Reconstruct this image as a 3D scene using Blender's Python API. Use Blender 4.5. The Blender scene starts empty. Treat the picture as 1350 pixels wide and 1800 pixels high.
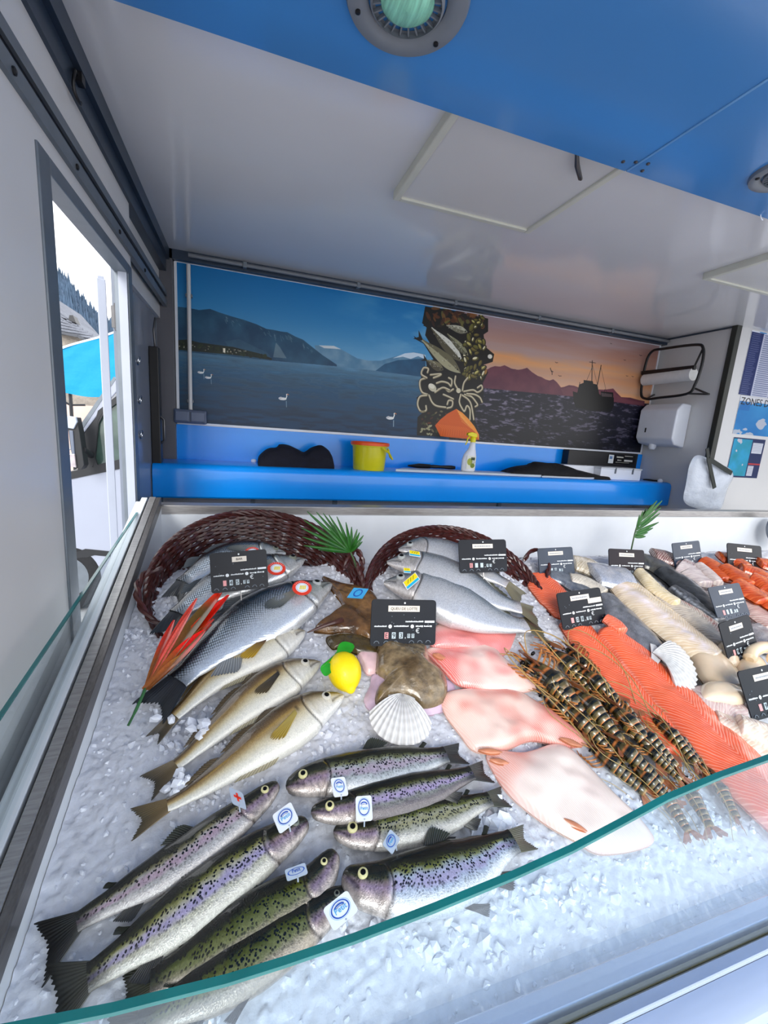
import bpy, bmesh, math, random
import numpy as np
from mathutils import Vector, Matrix

random.seed(7); RNG = np.random.default_rng(7)
SC = bpy.context.scene
COL = SC.collection

# ------------------------------------------------------------------ camera
# world: X along the truck, Y into the truck, Z up; the phone is at the origin, street at GZ
R3 = np.array([[ 0.94939849, -0.00736901, -0.31398757],
               [-0.30626083,  0.19988194, -0.93072634],
               [ 0.06961897,  0.97979228,  0.18751078]])
FPX = 750.0
cd = bpy.data.cameras.new('camera'); cam = bpy.data.objects.new('camera', cd); COL.objects.link(cam)
m4 = Matrix.Identity(4)
for i in range(3):
    for j in range(3):
        m4[i][j] = float(R3[i, j])
cam.matrix_world = m4
cd.sensor_fit = 'HORIZONTAL'; cd.sensor_width = 36.0; cd.lens = 36.0*FPX/1350.0
cd.clip_start = 0.02; cd.clip_end = 2000
SC.camera = cam

# ------------------------------------------------------------------ sky, sun, exposure
W = bpy.data.worlds.new('world'); SC.world = W; W.use_nodes = True
nt = W.node_tree; nt.nodes.clear()
wo = nt.nodes.new('ShaderNodeOutputWorld'); bg = nt.nodes.new('ShaderNodeBackground')
tc = nt.nodes.new('ShaderNodeTexCoord'); sx = nt.nodes.new('ShaderNodeSeparateXYZ')
cr = nt.nodes.new('ShaderNodeValToRGB')
cr.color_ramp.elements[0].position = 0.0; cr.color_ramp.elements[0].color = (1.0, 0.985, 0.975, 1)
cr.color_ramp.elements[1].position = 0.8; cr.color_ramp.elements[1].color = (0.90, 0.94, 1.0, 1)
nt.links.new(tc.outputs['Generated'], sx.inputs[0]); nt.links.new(sx.outputs['Z'], cr.inputs[0])
nt.links.new(cr.outputs[0], bg.inputs[0]); nt.links.new(bg.outputs[0], wo.inputs[0])
bg.inputs[1].default_value = 1.85
sd = bpy.data.lights.new('sun', 'SUN'); sun = bpy.data.objects.new('sun', sd); COL.objects.link(sun)
sd.energy = 1.7; sd.angle = math.radians(24); sd.color = (1.0, 0.97, 0.93)
sun.rotation_euler = (math.radians(64), 0, math.radians(-24))
SC.view_settings.view_transform = 'Standard'; SC.view_settings.look = 'None'
SC.view_settings.gamma = 1.0; SC.view_settings.exposure = 0.5
try: SC.view_settings.use_curve_mapping = False
except Exception: pass
SC.cycles.max_bounces = 8; SC.cycles.diffuse_bounces = 4; SC.cycles.transparent_max_bounces = 16
SC.cycles.caustics_reflective = False; SC.cycles.caustics_refractive = False
SC.cycles.use_denoising = True

# ------------------------------------------------------------------ helpers: pixel of the photograph -> point on a plane of the place
def ray(px, py): return R3 @ np.array([px-675.0, 900.0-py, -FPX])
def at(px, py, n, k):
    r = ray(px, py); n = np.array(n, float); return r*(k/np.dot(n, r))
def onX(px, py, x): return at(px, py, (1, 0, 0), x)
def onY(px, py, y): return at(px, py, (0, 1, 0), y)
def onZ(px, py, z): return at(px, py, (0, 0, 1), z)
TL = math.radians(17.0)
E1 = np.array([1.0, 0, 0]); E2 = np.array([0, math.cos(TL), math.sin(TL)]); EN = np.array([0, -math.sin(TL), math.cos(TL)])
ICEK = -1.035
def onI(px, py, w=0.0): return at(px, py, EN, ICEK+w)      # on the sloping ice bed, w above it
def I3(u, v, w=0.0): return E1*u + E2*v + EN*(ICEK+w)
def uv(px, py, w=0.0):
    p = onI(px, py, w); return np.array([p[0], np.dot(p, E2)])
GZ = -1.95; YB = 3.21; XL = -0.47; XR = 3.68; ZC = 1.0
ORG = {}

def srgb(r, g, b): 
    f = lambda c: (c/12.92 if c <= .04045 else ((c+.055)/1.055)**2.4)
    return (f(r/255.), f(g/255.), f(b/255.))

def link(name, me, mat, parent, origin):
    o = bpy.data.objects.new(name, me); COL.objects.link(o)
    if mat is not None:
        for mm in (mat if isinstance(mat, (list, tuple)) else [mat]): me.materials.append(mm)
    if parent is not None:
        o.parent = parent; ORG[o] = ORG[parent]
    else:
        o.location = Vector([float(c) for c in origin]); ORG[o] = np.array(origin, float)
    return o
def fast_mesh(name, V, F, cols=None, uvs=None, smooth=True):
    """V (n,3), F (m,4) or (m,3) arrays"""
    me = bpy.data.meshes.new(name); V = np.asarray(V, np.float32); F = np.asarray(F, np.int32)
    k = F.shape[1]; me.vertices.add(len(V)); me.vertices.foreach_set('co', V.ravel())
    me.loops.add(F.size); me.loops.foreach_set('vertex_index', F.ravel())
    me.polygons.add(len(F)); me.polygons.foreach_set('loop_start', np.arange(0, F.size, k, dtype=np.int32))
    me.update(calc_edges=True)
    me.polygons.foreach_set('use_smooth', np.full(len(F), bool(smooth)))
    if cols is not None:
        a = me.color_attributes.new('Col', 'FLOAT_COLOR', 'POINT'); a.data.foreach_set('color', np.asarray(cols, np.float32).ravel())
    if uvs is not None:
        l = me.uv_layers.new(name='UVMap'); l.data.foreach_set('uv', np.asarray(uvs, np.float32)[F.ravel()].ravel())
    me.validate(); me.update()
    return me
class MB:
    def __init__(s): s.v = []; s.f = []; s.u = {}
    def add(s, vs, fs):
        b = len(s.v); s.v += [tuple(float(c) for c in v) for v in vs]; s.f += [tuple(i+b for i in f) for f in fs]; return s
    def box(s, lo, hi):
        x0, y0, z0 = lo; x1, y1, z1 = hi
        return s.add([(x0,y0,z0),(x1,y0,z0),(x1,y1,z0),(x0,y1,z0),(x0,y0,z1),(x1,y0,z1),(x1,y1,z1),(x0,y1,z1)],
            [(0,3,2,1),(4,5,6,7),(0,1,5,4),(1,2,6,5),(2,3,7,6),(3,0,4,7)])
    def hexa(s, b4, t4):
        return s.add(list(b4)+list(t4), [(0,3,2,1),(4,5,6,7),(0,1,5,4),(1,2,6,5),(2,3,7,6),(3,0,4,7)])
    def prism(s, poly, ext):
        """poly: 3D outline, ext: extrusion vector"""
        n = len(poly); e = np.array(ext, float); P = [np.array(p, float) for p in poly]
        return s.add(P+[p+e for p in P], [tuple(range(n))[::-1], tuple(range(n, 2*n))]+[(i, (i+1) % n, n+(i+1) % n, n+i) for i in range(n)])
    def bar(s, a, b, w, h, up=(0, 0, 1)):
        a = np.array(a, float); b = np.array(b, float); d = b-a; d /= np.linalg.norm(d)
        r = np.cross(d, up); r /= np.linalg.norm(r); q = np.cross(r, d); r = r*w/2; q = q*h/2
        return s.hexa([a-r-q, a+r-q, b+r-q, b-r-q], [a-r+q, a+r+q, b+r+q, b-r+q])
    def tube(s, pts, r, n=8, cap=True, closed=False):
        P = [np.array(p, float) for p in pts]; m = len(P); rr = r if hasattr(r, '__len__') else [r]*m
        vs = []; fs = []; q = None
        for i in range(m):
            a = P[(i-1) % m] if (closed or i > 0) else P[i]; b = P[(i+1) % m] if (closed or i < m-1) else P[i]
            d = b-a; d /= (np.linalg.norm(d)+1e-12)
            if q is None:
                q = np.cross(d, (0, 0, 1) if abs(d[2]) < .9 else (1, 0, 0))
            q = q-d*np.dot(q, d); q /= (np.linalg.norm(q)+1e-12); w = np.cross(d, q)
            for k in range(n):
                t = 2*math.pi*k/n; vs.append(P[i]+rr[i]*(math.cos(t)*q+math.sin(t)*w))
        for i in range(m if closed else m-1):
            for k in range(n):
                j = (i+1) % m; fs.append((i*n+k, i*n+(k+1) % n, j*n+(k+1) % n, j*n+k))
        if cap and not closed: fs += [tuple(range(n))[::-1], tuple(range((m-1)*n, m*n))]
        return s.add(vs, fs)
    def lathe(s, prof, c, axis=(0, 0, 1), n=32, cap=True):
        """prof: list of (radius, height)"""
        ax = np.array(axis, float); ax /= np.linalg.norm(ax); q = np.cross(ax, (0, 1, 0) if abs(ax[1]) < .9 else (1, 0, 0)); q /= np.linalg.norm(q); w = np.cross(ax, q)
        c = np.array(c, float); vs = []; fs = []; m = len(prof)
        for r, h in prof:
            for k in range(n):
                t = 2*math.pi*k/n; vs.append(c+ax*h+r*(math.cos(t)*q+math.sin(t)*w))
        for i in range(m-1):
            for k in range(n): fs.append((i*n+k, i*n+(k+1) % n, (i+1)*n+(k+1) % n, (i+1)*n+k))
        if cap: fs += [tuple(range(n))[::-1], tuple(range((m-1)*n, m*n))]
        return s.add(vs, fs)
    def build(s, name, mat, parent=None, smooth=False, bevel=0, origin=None, seg=2):
        V = np.array(s.v)
        if parent is not None: o0 = ORG[parent]
        elif origin is not None: o0 = np.array(origin, float)
        else: o0 = np.array([V[:, 0].mean(), V[:, 1].mean(), V[:, 2].min()])
        me = bpy.data.meshes.new(name); me.from_pydata([tuple(v) for v in (V-o0)], [], s.f)
        bm = bmesh.new(); bm.from_mesh(me)
        bmesh.ops.recalc_face_normals(bm, faces=bm.faces)
        if bevel:
            bmesh.ops.bevel(bm, geom=list(bm.edges), offset=bevel, segments=seg, profile=0.5, affect='EDGES', clamp_overlap=True)
        bm.to_mesh(me); bm.free()
        if smooth:
            me.polygons.foreach_set('use_smooth', [True]*len(me.polygons))
            try: me.set_sharp_from_angle(angle=math.radians(40))
            except Exception: pass
        return link(name, me, mat, parent, o0)
def build_np(name, V, F, mat, parent=None, cols=None, uvs=None, smooth=True, origin=None):
    V = np.asarray(V, float)
    if parent is not None: o0 = ORG[parent]
    elif origin is not None: o0 = np.array(origin, float)
    else: o0 = np.array([V[:, 0].mean(), V[:, 1].mean(), V[:, 2].min()])
    return link(name, fast_mesh(name, V-o0, F, cols, uvs, smooth), mat, parent, o0)
def thing(name, label, cat, loc, group=None):
    o = bpy.data.objects.new(name, None); COL.objects.link(o); o.empty_display_size = 0.02
    o.location = Vector([float(c) for c in loc]); ORG[o] = np.array(loc, float)
    return tag(o, label, cat, group)
def tag(o, label, cat, group=None, kind=None):
    o['label'] = label; o['category'] = cat
    if group: o['group'] = group
    if kind: o['kind'] = kind
    return o
def struct(o): o['kind'] = 'structure'; return o
def gridF(nu, nv, closev=False):
    i = np.arange(nu-1)[:, None]; nj = nv if closev else nv-1; j = np.arange(nj)[None, :]; j2 = (j+1) % nv
    return np.stack([i*nv+j, (i+1)*nv+j, (i+1)*nv+j2, i*nv+j2], -1).reshape(-1, 4)
def lerp(x, xs, ys): return np.interp(x, xs, ys)
def mixc(a, b, t):
    t = np.asarray(t)[..., None]; return np.asarray(a)*(1-t)+np.asarray(b)*t
def sstep(a, b, x): t = np.clip((x-a)/(b-a), 0, 1); return t*t*(3-2*t)
def catmull(pts, n):
    P = np.array(pts, float); m = len(P); Q = np.vstack([2*P[0]-P[1], P, 2*P[-1]-P[-2]]); out = []
    for t in np.linspace(0, m-1-1e-9, n):
        i = int(t); f = t-i; p0, p1, p2, p3 = Q[i], Q[i+1], Q[i+2], Q[i+3]
        out.append(.5*((2*p1)+(-p0+p2)*f+(2*p0-5*p1+4*p2-p3)*f*f+(-p0+3*p1-3*p2+p3)*f**3))
    return np.array(out)
def catmull_closed(pts, n):
    P = np.array(pts, float); m = len(P); out = []
    for t in np.linspace(0, m, n, endpoint=False):
        i = int(t); f = t-i; p0, p1, p2, p3 = P[(i-1) % m], P[i % m], P[(i+1) % m], P[(i+2) % m]
        out.append(.5*((2*p1)+(-p0+p2)*f+(2*p0-5*p1+4*p2-p3)*f*f+(-p0+3*p1-3*p2+p3)*f**3))
    return np.array(out)
def vnoise(x, y, s, seed=0):
    """smooth value noise"""
    x = np.asarray(x)*s+seed*17.3; y = np.asarray(y)*s+seed*9.1
    xi = np.floor(x).astype(np.int64); yi = np.floor(y).astype(np.int64); fx = x-xi; fy = y-yi; fx = fx*fx*(3-2*fx); fy = fy*fy*(3-2*fy)
    def h(a, b):
        n = (a*374761393+b*668265263+seed*1442695) & 0x7fffffff; n = ((n ^ (n >> 13))*1274126177) & 0x7fffffff
        return ((n ^ (n >> 16)) & 0xffff)/65535.0
    return (h(xi, yi)*(1-fx)+h(xi+1, yi)*fx)*(1-fy)+(h(xi, yi+1)*(1-fx)+h(xi+1, yi+1)*fx)*fy
def fbm(x, y, s, seed=0, oc=4):
    r = 0; a = .5; t = 0
    for k in range(oc): r = r+a*vnoise(x, y, s*2**k, seed+k); t += a; a *= .5
    return r/t

# ------------------------------------------------------------------ materials
def M(name, color, rough=.5, metal=0., spec=.5, coat=0., noise=None, bump=None, attr=False, alpha=None, emit=None, trans=0., ior=1.45, stretch=None, sss=0.):
    m = bpy.data.materials.new(name); m.use_nodes = True; n = m.node_tree.nodes; L = m.node_tree.links
    b = n['Principled BSDF']; b.inputs['Roughness'].default_value = rough; b.inputs['Metallic'].default_value = metal
    b.inputs['Specular IOR Level'].default_value = spec; b.inputs['Coat Weight'].default_value = coat; b.inputs['Coat Roughness'].default_value = .08
    b.inputs['IOR'].default_value = ior; b.inputs['Transmission Weight'].default_value = trans
    c = tuple(color)[:3]+(1,); b.inputs['Base Color'].default_value = c
    if sss: b.inputs['Subsurface Weight'].default_value = sss; b.inputs['Subsurface Radius'].default_value = (.02, .01, .01); b.inputs['Subsurface Scale'].default_value = .5
    src = None
    tcn = n.new('ShaderNodeTexCoord'); vec = tcn.outputs['Object']
    if stretch:
        mp = n.new('ShaderNodeMapping'); mp.inputs['Scale'].default_value = stretch; L.new(vec, mp.inputs[0]); vec = mp.outputs[0]
    if attr:
        a = n.new('ShaderNodeVertexColor'); a.layer_name = 'Col'; src = a.outputs['Color']
    if noise:
        nz = n.new('ShaderNodeTexNoise'); nz.inputs['Scale'].default_value = noise[0]; nz.inputs['Detail'].default_value = 5; L.new(vec, nz.inputs['Vector'])
        mr = n.new('ShaderNodeMapRange'); mr.inputs[1].default_value = .3; mr.inputs[2].default_value = .7; mr.inputs[3].default_value = 1-noise[1]; mr.inputs[4].default_value = 1+noise[1]*.5
        L.new(nz.outputs['Fac'], mr.inputs[0])
        mx = n.new('ShaderNodeMix'); mx.data_type = 'RGBA'; mx.blend_type = 'MULTIPLY'; mx.inputs[0].default_value = 1
        if src is not None: L.new(src, mx.inputs[6])
        else: mx.inputs[6].default_value = c
        L.new(mr.outputs[0], mx.inputs[7]); src = mx.outputs[2]
    if src is not None: L.new(src, b.inputs['Base Color'])
    if bump:
        nb = n.new('ShaderNodeTexNoise'); nb.inputs['Scale'].default_value = bump[0]; nb.inputs['Detail'].default_value = 4; L.new(vec, nb.inputs['Vector'])
        bp = n.new('ShaderNodeBump'); bp.inputs['Strength'].default_value = bump[1]; bp.inputs['Distance'].default_value = bump[2] if len(bump) > 2 else .005
        L.new(nb.outputs['Fac'], bp.inputs['Height']); L.new(bp.outputs[0], b.inputs['Normal'])
    if emit: b.inputs['Emission Color'].default_value = tuple(emit[:3])+(1,); b.inputs['Emission Strength'].default_value = emit[3]
    return m
def glass_mat(name, tint=(.96, .985, .985), rough=.0):
    m = bpy.data.materials.new(name); m.use_nodes = True; n = m.node_tree.nodes; L = m.node_tree.links; n.clear()
    o = n.new('ShaderNodeOutputMaterial'); t = n.new('ShaderNodeBsdfTransparent'); t.inputs[0].default_value = tint+(1,)
    g = n.new('ShaderNodeBsdfGlossy'); g.inputs['Roughness'].default_value = rough; g.inputs[0].default_value = (.9, .95, 1, 1)
    f = n.new('ShaderNodeFresnel'); ge = n.new('ShaderNodeNewGeometry'); ma = n.new('ShaderNodeMath'); ma.operation = 'MULTIPLY_ADD'; ma.inputs[1].default_value = .6667-1.5; ma.inputs[2].default_value = 1.5; L.new(ge.outputs['Backfacing'], ma.inputs[0]); L.new(ma.outputs[0], f.inputs[0]); x = n.new('ShaderNodeMixShader')
    L.new(f.outputs[0], x.inputs[0]); L.new(t.outputs[0], x.inputs[1]); L.new(g.outputs[0], x.inputs[2]); L.new(x.outputs[0], o.inputs[0])
    return m
def S(*c): return srgb(*c)
mt_grp = M('glossy_white_panel', S(222, 222, 224), rough=.12, spec=.5, coat=.4, noise=(1.5, .04))
mt_wall = M('white_wall_panel', S(208, 208, 208), rough=.3, noise=(2, .05))
mt_white = M('white_paint', S(232, 236, 244), rough=.3, noise=(6, .05))
mt_shw = M('shaded_white_paint', S(172, 178, 192), rough=.35, noise=(6, .05))  # white paint with shade put into its colour, for door reveal and leaf
mt_cream = M('cream_frame', S(205, 205, 192), rough=.45, noise=(8, .05))
mt_alu = M('dull_aluminium', S(150, 155, 160), rough=.35, metal=.75, noise=(10, .12), stretch=(1, 1, 30))
mt_alud = M('grey_aluminium', S(112, 120, 128), rough=.4, metal=.4, noise=(12, .12))
mt_dark = M('dark_blue_grey_trim', S(54, 66, 82), rough=.35, metal=.3, noise=(5, .15))
mt_black = M('black_plastic', S(18, 18, 22), rough=.4, noise=(20, .2))
mt_steel = M('brushed_steel', S(168, 165, 163), rough=.3, metal=.6, noise=(18, .22), stretch=(1, 14, 14), bump=(60, .08, .002))
mt_blue = M('blue_laminate', S(0, 148, 250), rough=.22, noise=(3, .05), coat=.3)
mt_flap = M('blue_flap_paint', S(72, 134, 198), rough=.16, noise=(1.2, .08), coat=.5)
mt_glass = glass_mat('clear_glass')
mt_gedge = M('green_glass_edge', S(26, 112, 112), rough=.2, noise=(14, .2), coat=.5)
mt_screw = M('screw_metal', S(90, 90, 92), rough=.35, metal=.8, noise=(40, .1))
mt_caseW = M('white_case_liner', S(226, 230, 234), rough=.4, noise=(7, .05))
# ------------------------------------------------------------------ the truck shell
def sbox(name, lo, hi, m, bevel=0): return struct(MB().box(lo, hi).build(name, m, bevel=bevel))
FZ = -1.38                                   # truck floor
sbox('floor', (-.56, 1.40, FZ-.08), (XR+2, YB+.1, FZ), M('grey_floor', S(70, 74, 80), rough=.6, noise=(14, .2)))
wb = struct(MB().box((-.56, YB, FZ), (XR+1.6, YB+.06, 1.12)).build('wall_back', mt_wall))
cl = struct(MB().box((-.56, 1.36, ZC), (XR+1.8, YB+.08, ZC+.05)).build('ceiling', mt_grp))
# left wall in panels round the side door (door opening Y 1.42..2.20)
wl = struct(MB().box((XL-.05, -.35, -1.5), (XL, 1.355, .66)).build('wall_left', mt_wall))
MB().box((XL-.05, -.35, .752), (XL, 2.28, ZC+.05)).build('upper_panel', mt_wall, wl)
MB().box((XL-.05, 1.355, .612), (XL-.001, 2.28, .66)).build('header_panel', mt_wall, wl)
MB().box((-.545, 2.262, -1.5), (-.52, YB, ZC+.05)).build('rear_panel', M('glossy_grey_panel', S(128, 136, 150), rough=.12, noise=(3, .06)), wl)
MB().box((-.535, 2.262, .59), (-.50, YB, ZC)).build('rear_header_panel', mt_wall, wl)
# rail over the door
rl = MB().box((XL-.01, -.35, .66), (XL+.012, 3.2, .70)); rl.box((XL-.01, -.35, .722), (XL+.012, 3.2, .752))
t1 = struct(rl.build('trim_1', mt_alud)); MB().box((XL-.008, -.35, .70), (XL+.003, 3.2, .722)).build('groove', mt_black, t1)
for y in (1.0, 1.24, 1.60, 2.05, 2.5): MB().lathe([(.008, 0), (.008, .004), (.004, .006)], (XL+.012, y, .676), (1, 0, 0), 12).build('screw', mt_black, t1)
t2 = struct(MB().box((XL-.03, -.35, .868), (XL+.012, 3.2, .935)).build('trim_2', mt_dark))
MB().box((XL-.03, -.35, .935), (XL+.03, 3.2, ZC+.004)).build('beam_upper', mt_dark, t2)
# hook hanging from the dark beam
hk = tag(MB().tube([(XL+.02+.002*math.sin(a*3), 1.62+.032*math.cos(a), .885+.036*math.sin(a)) for a in np.linspace(.9, 5.6, 22)], .0045, 8).build('wall_hook', mt_black, smooth=True), 'small black ring hook fixed under the dark ceiling beam on the left', 'hook')
MB().box((XL+.010, 1.625, .905), (XL+.03, 1.655, .93)).build('hook_base', mt_black, hk)
# door frame (door_1) and its open leaf
fr = MB().box((XL-.05, 1.355, -1.5), (XL+.006, 1.425, .612)).box((XL-.05, 2.20, -1.5), (XL+.006, 2.262, .612)).box((XL-.05, 1.425, .572), (XL+.006, 2.20, .612))
dr = struct(fr.build('door_1', mt_alud, bevel=.003))
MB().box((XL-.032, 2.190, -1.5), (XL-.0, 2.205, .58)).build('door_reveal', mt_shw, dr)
MB().box((XL-.10, 1.42, -.08), (XL-.02, 1.436, .02)).build('lock_plate', mt_black, dr)
# door leaf swung right back outside, seen on its edge
dl = thing('door_leaf', 'white open side door leaf seen edge-on outside the doorway', 'door', (-.60, 2.35, -1.5))
q0 = np.array([-.592, 2.30]); qd = np.array([-.255, 1.0]); qd /= np.linalg.norm(qd); qn = np.array([qd[1], -qd[0]])
def leafbox(a, b, w0, w1, z0, z1): return MB().prism([(*(q0+qd*a+qn*w0), z0), (*(q0+qd*b+qn*w0), z0), (*(q0+qd*b+qn*w1), z0), (*(q0+qd*a+qn*w1), z0)], (0, 0, z1-z0))
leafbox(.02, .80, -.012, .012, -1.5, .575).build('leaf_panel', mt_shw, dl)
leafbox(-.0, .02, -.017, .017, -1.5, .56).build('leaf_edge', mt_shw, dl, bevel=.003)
for z in (.40, -.95):
    h = MB().tube([(-.527, 2.245, z-.055), (-.527, 2.245, z+.055)], .008, 10); h.box((-.545, 2.24, z-.045), (-.505, 2.248, z+.045)); h.build('hinge', mt_screw, dl, smooth=True)
# ring eyelets on the grey rear panel
for i, (px, py) in enumerate([(238, 634), (241, 703), (243, 764)]):
    p = onX(px+5, py, -.515); c = np.array([-.513, p[1], p[2]])
    o = tag(MB().tube([c+np.array([.004*math.sin(a), .016*math.cos(a), .02*math.sin(a)]) for a in np.linspace(0, 2*math.pi, 20, endpoint=False)], .0032, 6, closed=True).build('wall_ring', M('ring_chrome', S(200, 205, 210), rough=.15, metal=1, noise=(9, .05)), smooth=True),
        ['topmost', 'middle', 'lowest'][i]+' of the three metal rings on the grey panel behind the door', 'ring', 'rings on the grey side panel')
# black latch bar in the corner
p = onX(276, 610, -.50); q = onX(281, 812, -.50)
lb = thing('latch_bar', 'tall black vertical latch bar in the rear left corner', 'bar', (-.5, 2.86, q[2]))
MB().box((-.519, 2.865, -.34), (-.47, 2.935, .38)).build('latch_channel', mt_black, lb, bevel=.004)
MB().tube([(-.472, 2.89, -.17), (-.452, 2.89, -.15), (-.452, 2.89, -.03), (-.472, 2.89, -.01)], .007, 8).build('latch_handle', mt_screw, lb, smooth=True)
MB().tube([(-.49, 2.90, .38), (-.49, 2.87, .47), (-.485, 2.90, .54)], .006, 8).build('latch_rod', mt_screw, lb, smooth=True)
# back wall corner post and top trims
struct(MB().box((-.52, 3.15, -.36), (-.425, YB, ZC)).build('trim_3', M('grey_post', S(92, 92, 98), rough=.4, noise=(6, .1))))
struct(MB().box((-.47, YB-.06, .945), (XR, YB, ZC+.003)).build('trim_4', mt_dark))
cdt = tag(MB().tube([(-.33, YB-.085, .972), (XR-.02, YB-.085, .972)], .012, 10).build('conduit_pipe', M('grey_pipe', S(120, 124, 130), rough=.4, noise=(8, .08)), smooth=True), 'long thin grey cable pipe running above the wall mural', 'pipe')
for x in (.0, .75, 1.5, 2.25, 3.0): MB().box((x-.012, YB-.10, .955), (x+.012, YB-.058, .99)).build('pipe_clip', mt_alud, cdt, bevel=.003)
vp = tag(MB().tube([(-.335, YB-.045, .93), (-.335, YB-.045, .0)], .013, 10).build('conduit_pipe', mt_wall, smooth=True), 'short vertical grey cable pipe at the left end of the mural', 'pipe')
for z in (.75, .1): MB().box((-.355, YB-.05, z-.01), (-.315, YB-.02, z+.01)).build('pipe_clip', mt_alud, vp, bevel=.003)
# twin socket box under the pipe
sb = tag(MB().box((-.435, YB-.075, -.045), (-.235, YB-.012, .045)).build('socket_box', M('grey_box_plastic', S(84, 96, 120), rough=.4, noise=(12, .06)), bevel=.01), 'grey twin electric socket box at the lower left corner of the mural', 'socket')
for x in (-.425, -.332): MB().box((x, YB-.084, -.033), (x+.085, YB-.07, .033)).build('socket_lid', M('grey_lid_plastic', S(98, 110, 134), rough=.35, noise=(12, .06)), sb, bevel=.006)
# right partition
wr = struct(MB().box((XR, 2.57, FZ), (XR+1.6, YB, ZC)).build('wall_right', mt_wall))
t5 = struct(MB().box((XR-.02, 2.545, -.45), (XR+.035, 2.59, ZC+.002)).build('trim_5', M('dark_olive_trim', S(54, 56, 52), rough=.4, metal=.3, noise=(8, .15)), bevel=.004))
struct(MB().box((XR-.012, 2.59, ZC-.012), (XR+.004, YB-.05, ZC+.002)).build('trim_6', mt_dark))
# far right end of the truck
struct(MB().box((XR+1.55, 1.38, FZ), (XR+1.62, YB, ZC+.05)).build('wall_end', mt_wall))

# roof hatches in the white ceiling
def hatch(x0, x1, y0, y1, label, lever=None):
    t = thing('roof_hatch', label, 'hatch', ((x0+x1)/2, (y0+y1)/2, ZC-.04), 'roof hatches in the white ceiling')
    f = .028; fm = MB().box((x0, y0, ZC-.035), (x0+f, y1, ZC+.002)).box((x1-f, y0, ZC-.035), (x1, y1, ZC+.002)).box((x0+f, y0, ZC-.035), (x1-f, y0+f, ZC+.002)).box((x0+f, y1-f, ZC-.035), (x1-f, y1, ZC+.002))
    fm.build('hatch_frame', mt_cream, t, bevel=.004)
    MB().box((x0+f*.9, y0+f*.9, ZC-.026), (x1-f*.9, y1-f*.9, ZC+.001)).build('hatch_panel', M('hatch_panel_white', S(206, 205, 203), rough=.35, noise=(3, .03)), t, bevel=.003)
    if lever is not None:
        a, b_ = lever; dz = np.array([0, 0, -.012]); MB().tube([a+np.array([0, 0, .012]), a*.75+b_*.25+dz, a*.15+b_*.85+dz, b_+dz*.5], [.006, .009, .008, .005], 8).build('hatch_lever', mt_screw, t, smooth=True)
    return t
hatch(.598, 1.285, 1.36, 1.95, 'square white roof hatch with cream frame and dark lever, centre of ceiling', (onZ(1013, 274, ZC-.04), onZ(1022, 312, ZC-.04)))
hatch(2.47, 3.15, 1.36, 1.97, 'white roof hatch with cream frame, cut off at the right edge')

# blue lifted flap (two panels) and its lamps
ZF = .925
for i, (x0, x1) in enumerate([(-.60, 1.231), (1.236, XR+.3)]):
    f = tag(MB().box((x0, -.42, ZF), (x1, 1.338, ZF+.045)).build('awning_flap', mt_flap), ['left panel of the raised blue side flap, with the big round lamp', 'right panel of the raised blue side flap, beyond the thin seam'][i], 'flap', 'raised blue side flap panels')
sm = struct(MB().box((1.2295, -.42, ZF-.003), (1.2375, 1.33, ZF+.01)).build('trim_7', M('light_blue_seam', S(110, 165, 215), rough=.3, metal=.3, noise=(9, .05))))
for (dx, dy) in ((-.05, 1.30), (-.012, 1.285), (.03, 1.275), (.045, 1.31)): 
    MB().lathe([(.006, 0), (.006, -.003), (.003, -.005)], (1.233+dx, dy, ZF), (0, 0, 1), 10).build('screw', mt_screw, sm)
struct(MB().box((-.60, 1.342, ZF+.05), (XR+.3, 1.37, ZC+.05)).build('trim_8', mt_wall))
def lamp(cx, cy, R, label):
    t = thing('spot_lamp', label, 'lamp', (cx, cy, ZF-.03), 'round grey lamps in the blue flap')
    gm = M('grey_lamp_plastic', S(118, 124, 132), rough=.4, noise=(14, .07)); dn = (0, 0, -1)
    MB().lathe([(R*.64, .0), (R*.64, .004), (R*.72, .012), (R*.86, .014), (R*.97, .011), (R, .003), (R, -.002)], (cx, cy, ZF), dn, 64, cap=False).build('lamp_ring', gm, t, smooth=True)
    MB().lathe([(R*.655, .004), (R*.60, -.028), (R*.5, -.05), (R*.2, -.05)], (cx, cy, ZF), dn, 48, cap=False).build('lamp_cup', M('dark_lamp_plastic', S(62, 68, 78), rough=.4, noise=(14, .07)), t, smooth=True)
    MB().lathe([(R*.56, .016), (R*.60, .012), (R*.60, .002), (R*.54, .002)], (cx, cy, ZF), dn, 48, cap=False).build('inner_ring', gm, t, smooth=True)
    for k in range(24):
        a = 2*math.pi*(k+.5)/24; c, s = math.cos(a), math.sin(a)
        MB().bar((cx+c*R*.44, cy+s*R*.44, ZF-.002), (cx+c*R*.585, cy+s*R*.585, ZF-.004), .0035, .012).build('lamp_vane', gm, t)
    MB().lathe([(R*.44, .0), (R*.43, .008), (R*.34, .017), (R*.18, .022), (.0005, .024)], (cx, cy, ZF), dn, 48, cap=False).build('lamp_lens', M('pale_green_lens', S(150, 225, 195), rough=.12, spec=.8, noise=(9, .35), bump=(90, .4, .004), coat=.6, stretch=(12, 1, 1)), t, smooth=True)
    for k in range(3):
        a = .55+2*math.pi*k/3; MB().lathe([(.006, .012), (.006, .017), (.003, .018)], (cx+R*.82*math.cos(a), cy+R*.82*math.sin(a), ZF), dn, 12).build('screw', mt_black, t)
lc = onZ(717, -2, ZF); lb2 = onZ(715, 95, ZF); RL = .136
lamp(lc[0], lc[1], RL, 'round grey spot lamp at the top edge, with pale green lens')
l2 = onZ(1372, 300, ZF); lamp(l2[0]+.03, l2[1], .10, 'round grey spot lamp cut off at the right edge')
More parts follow.
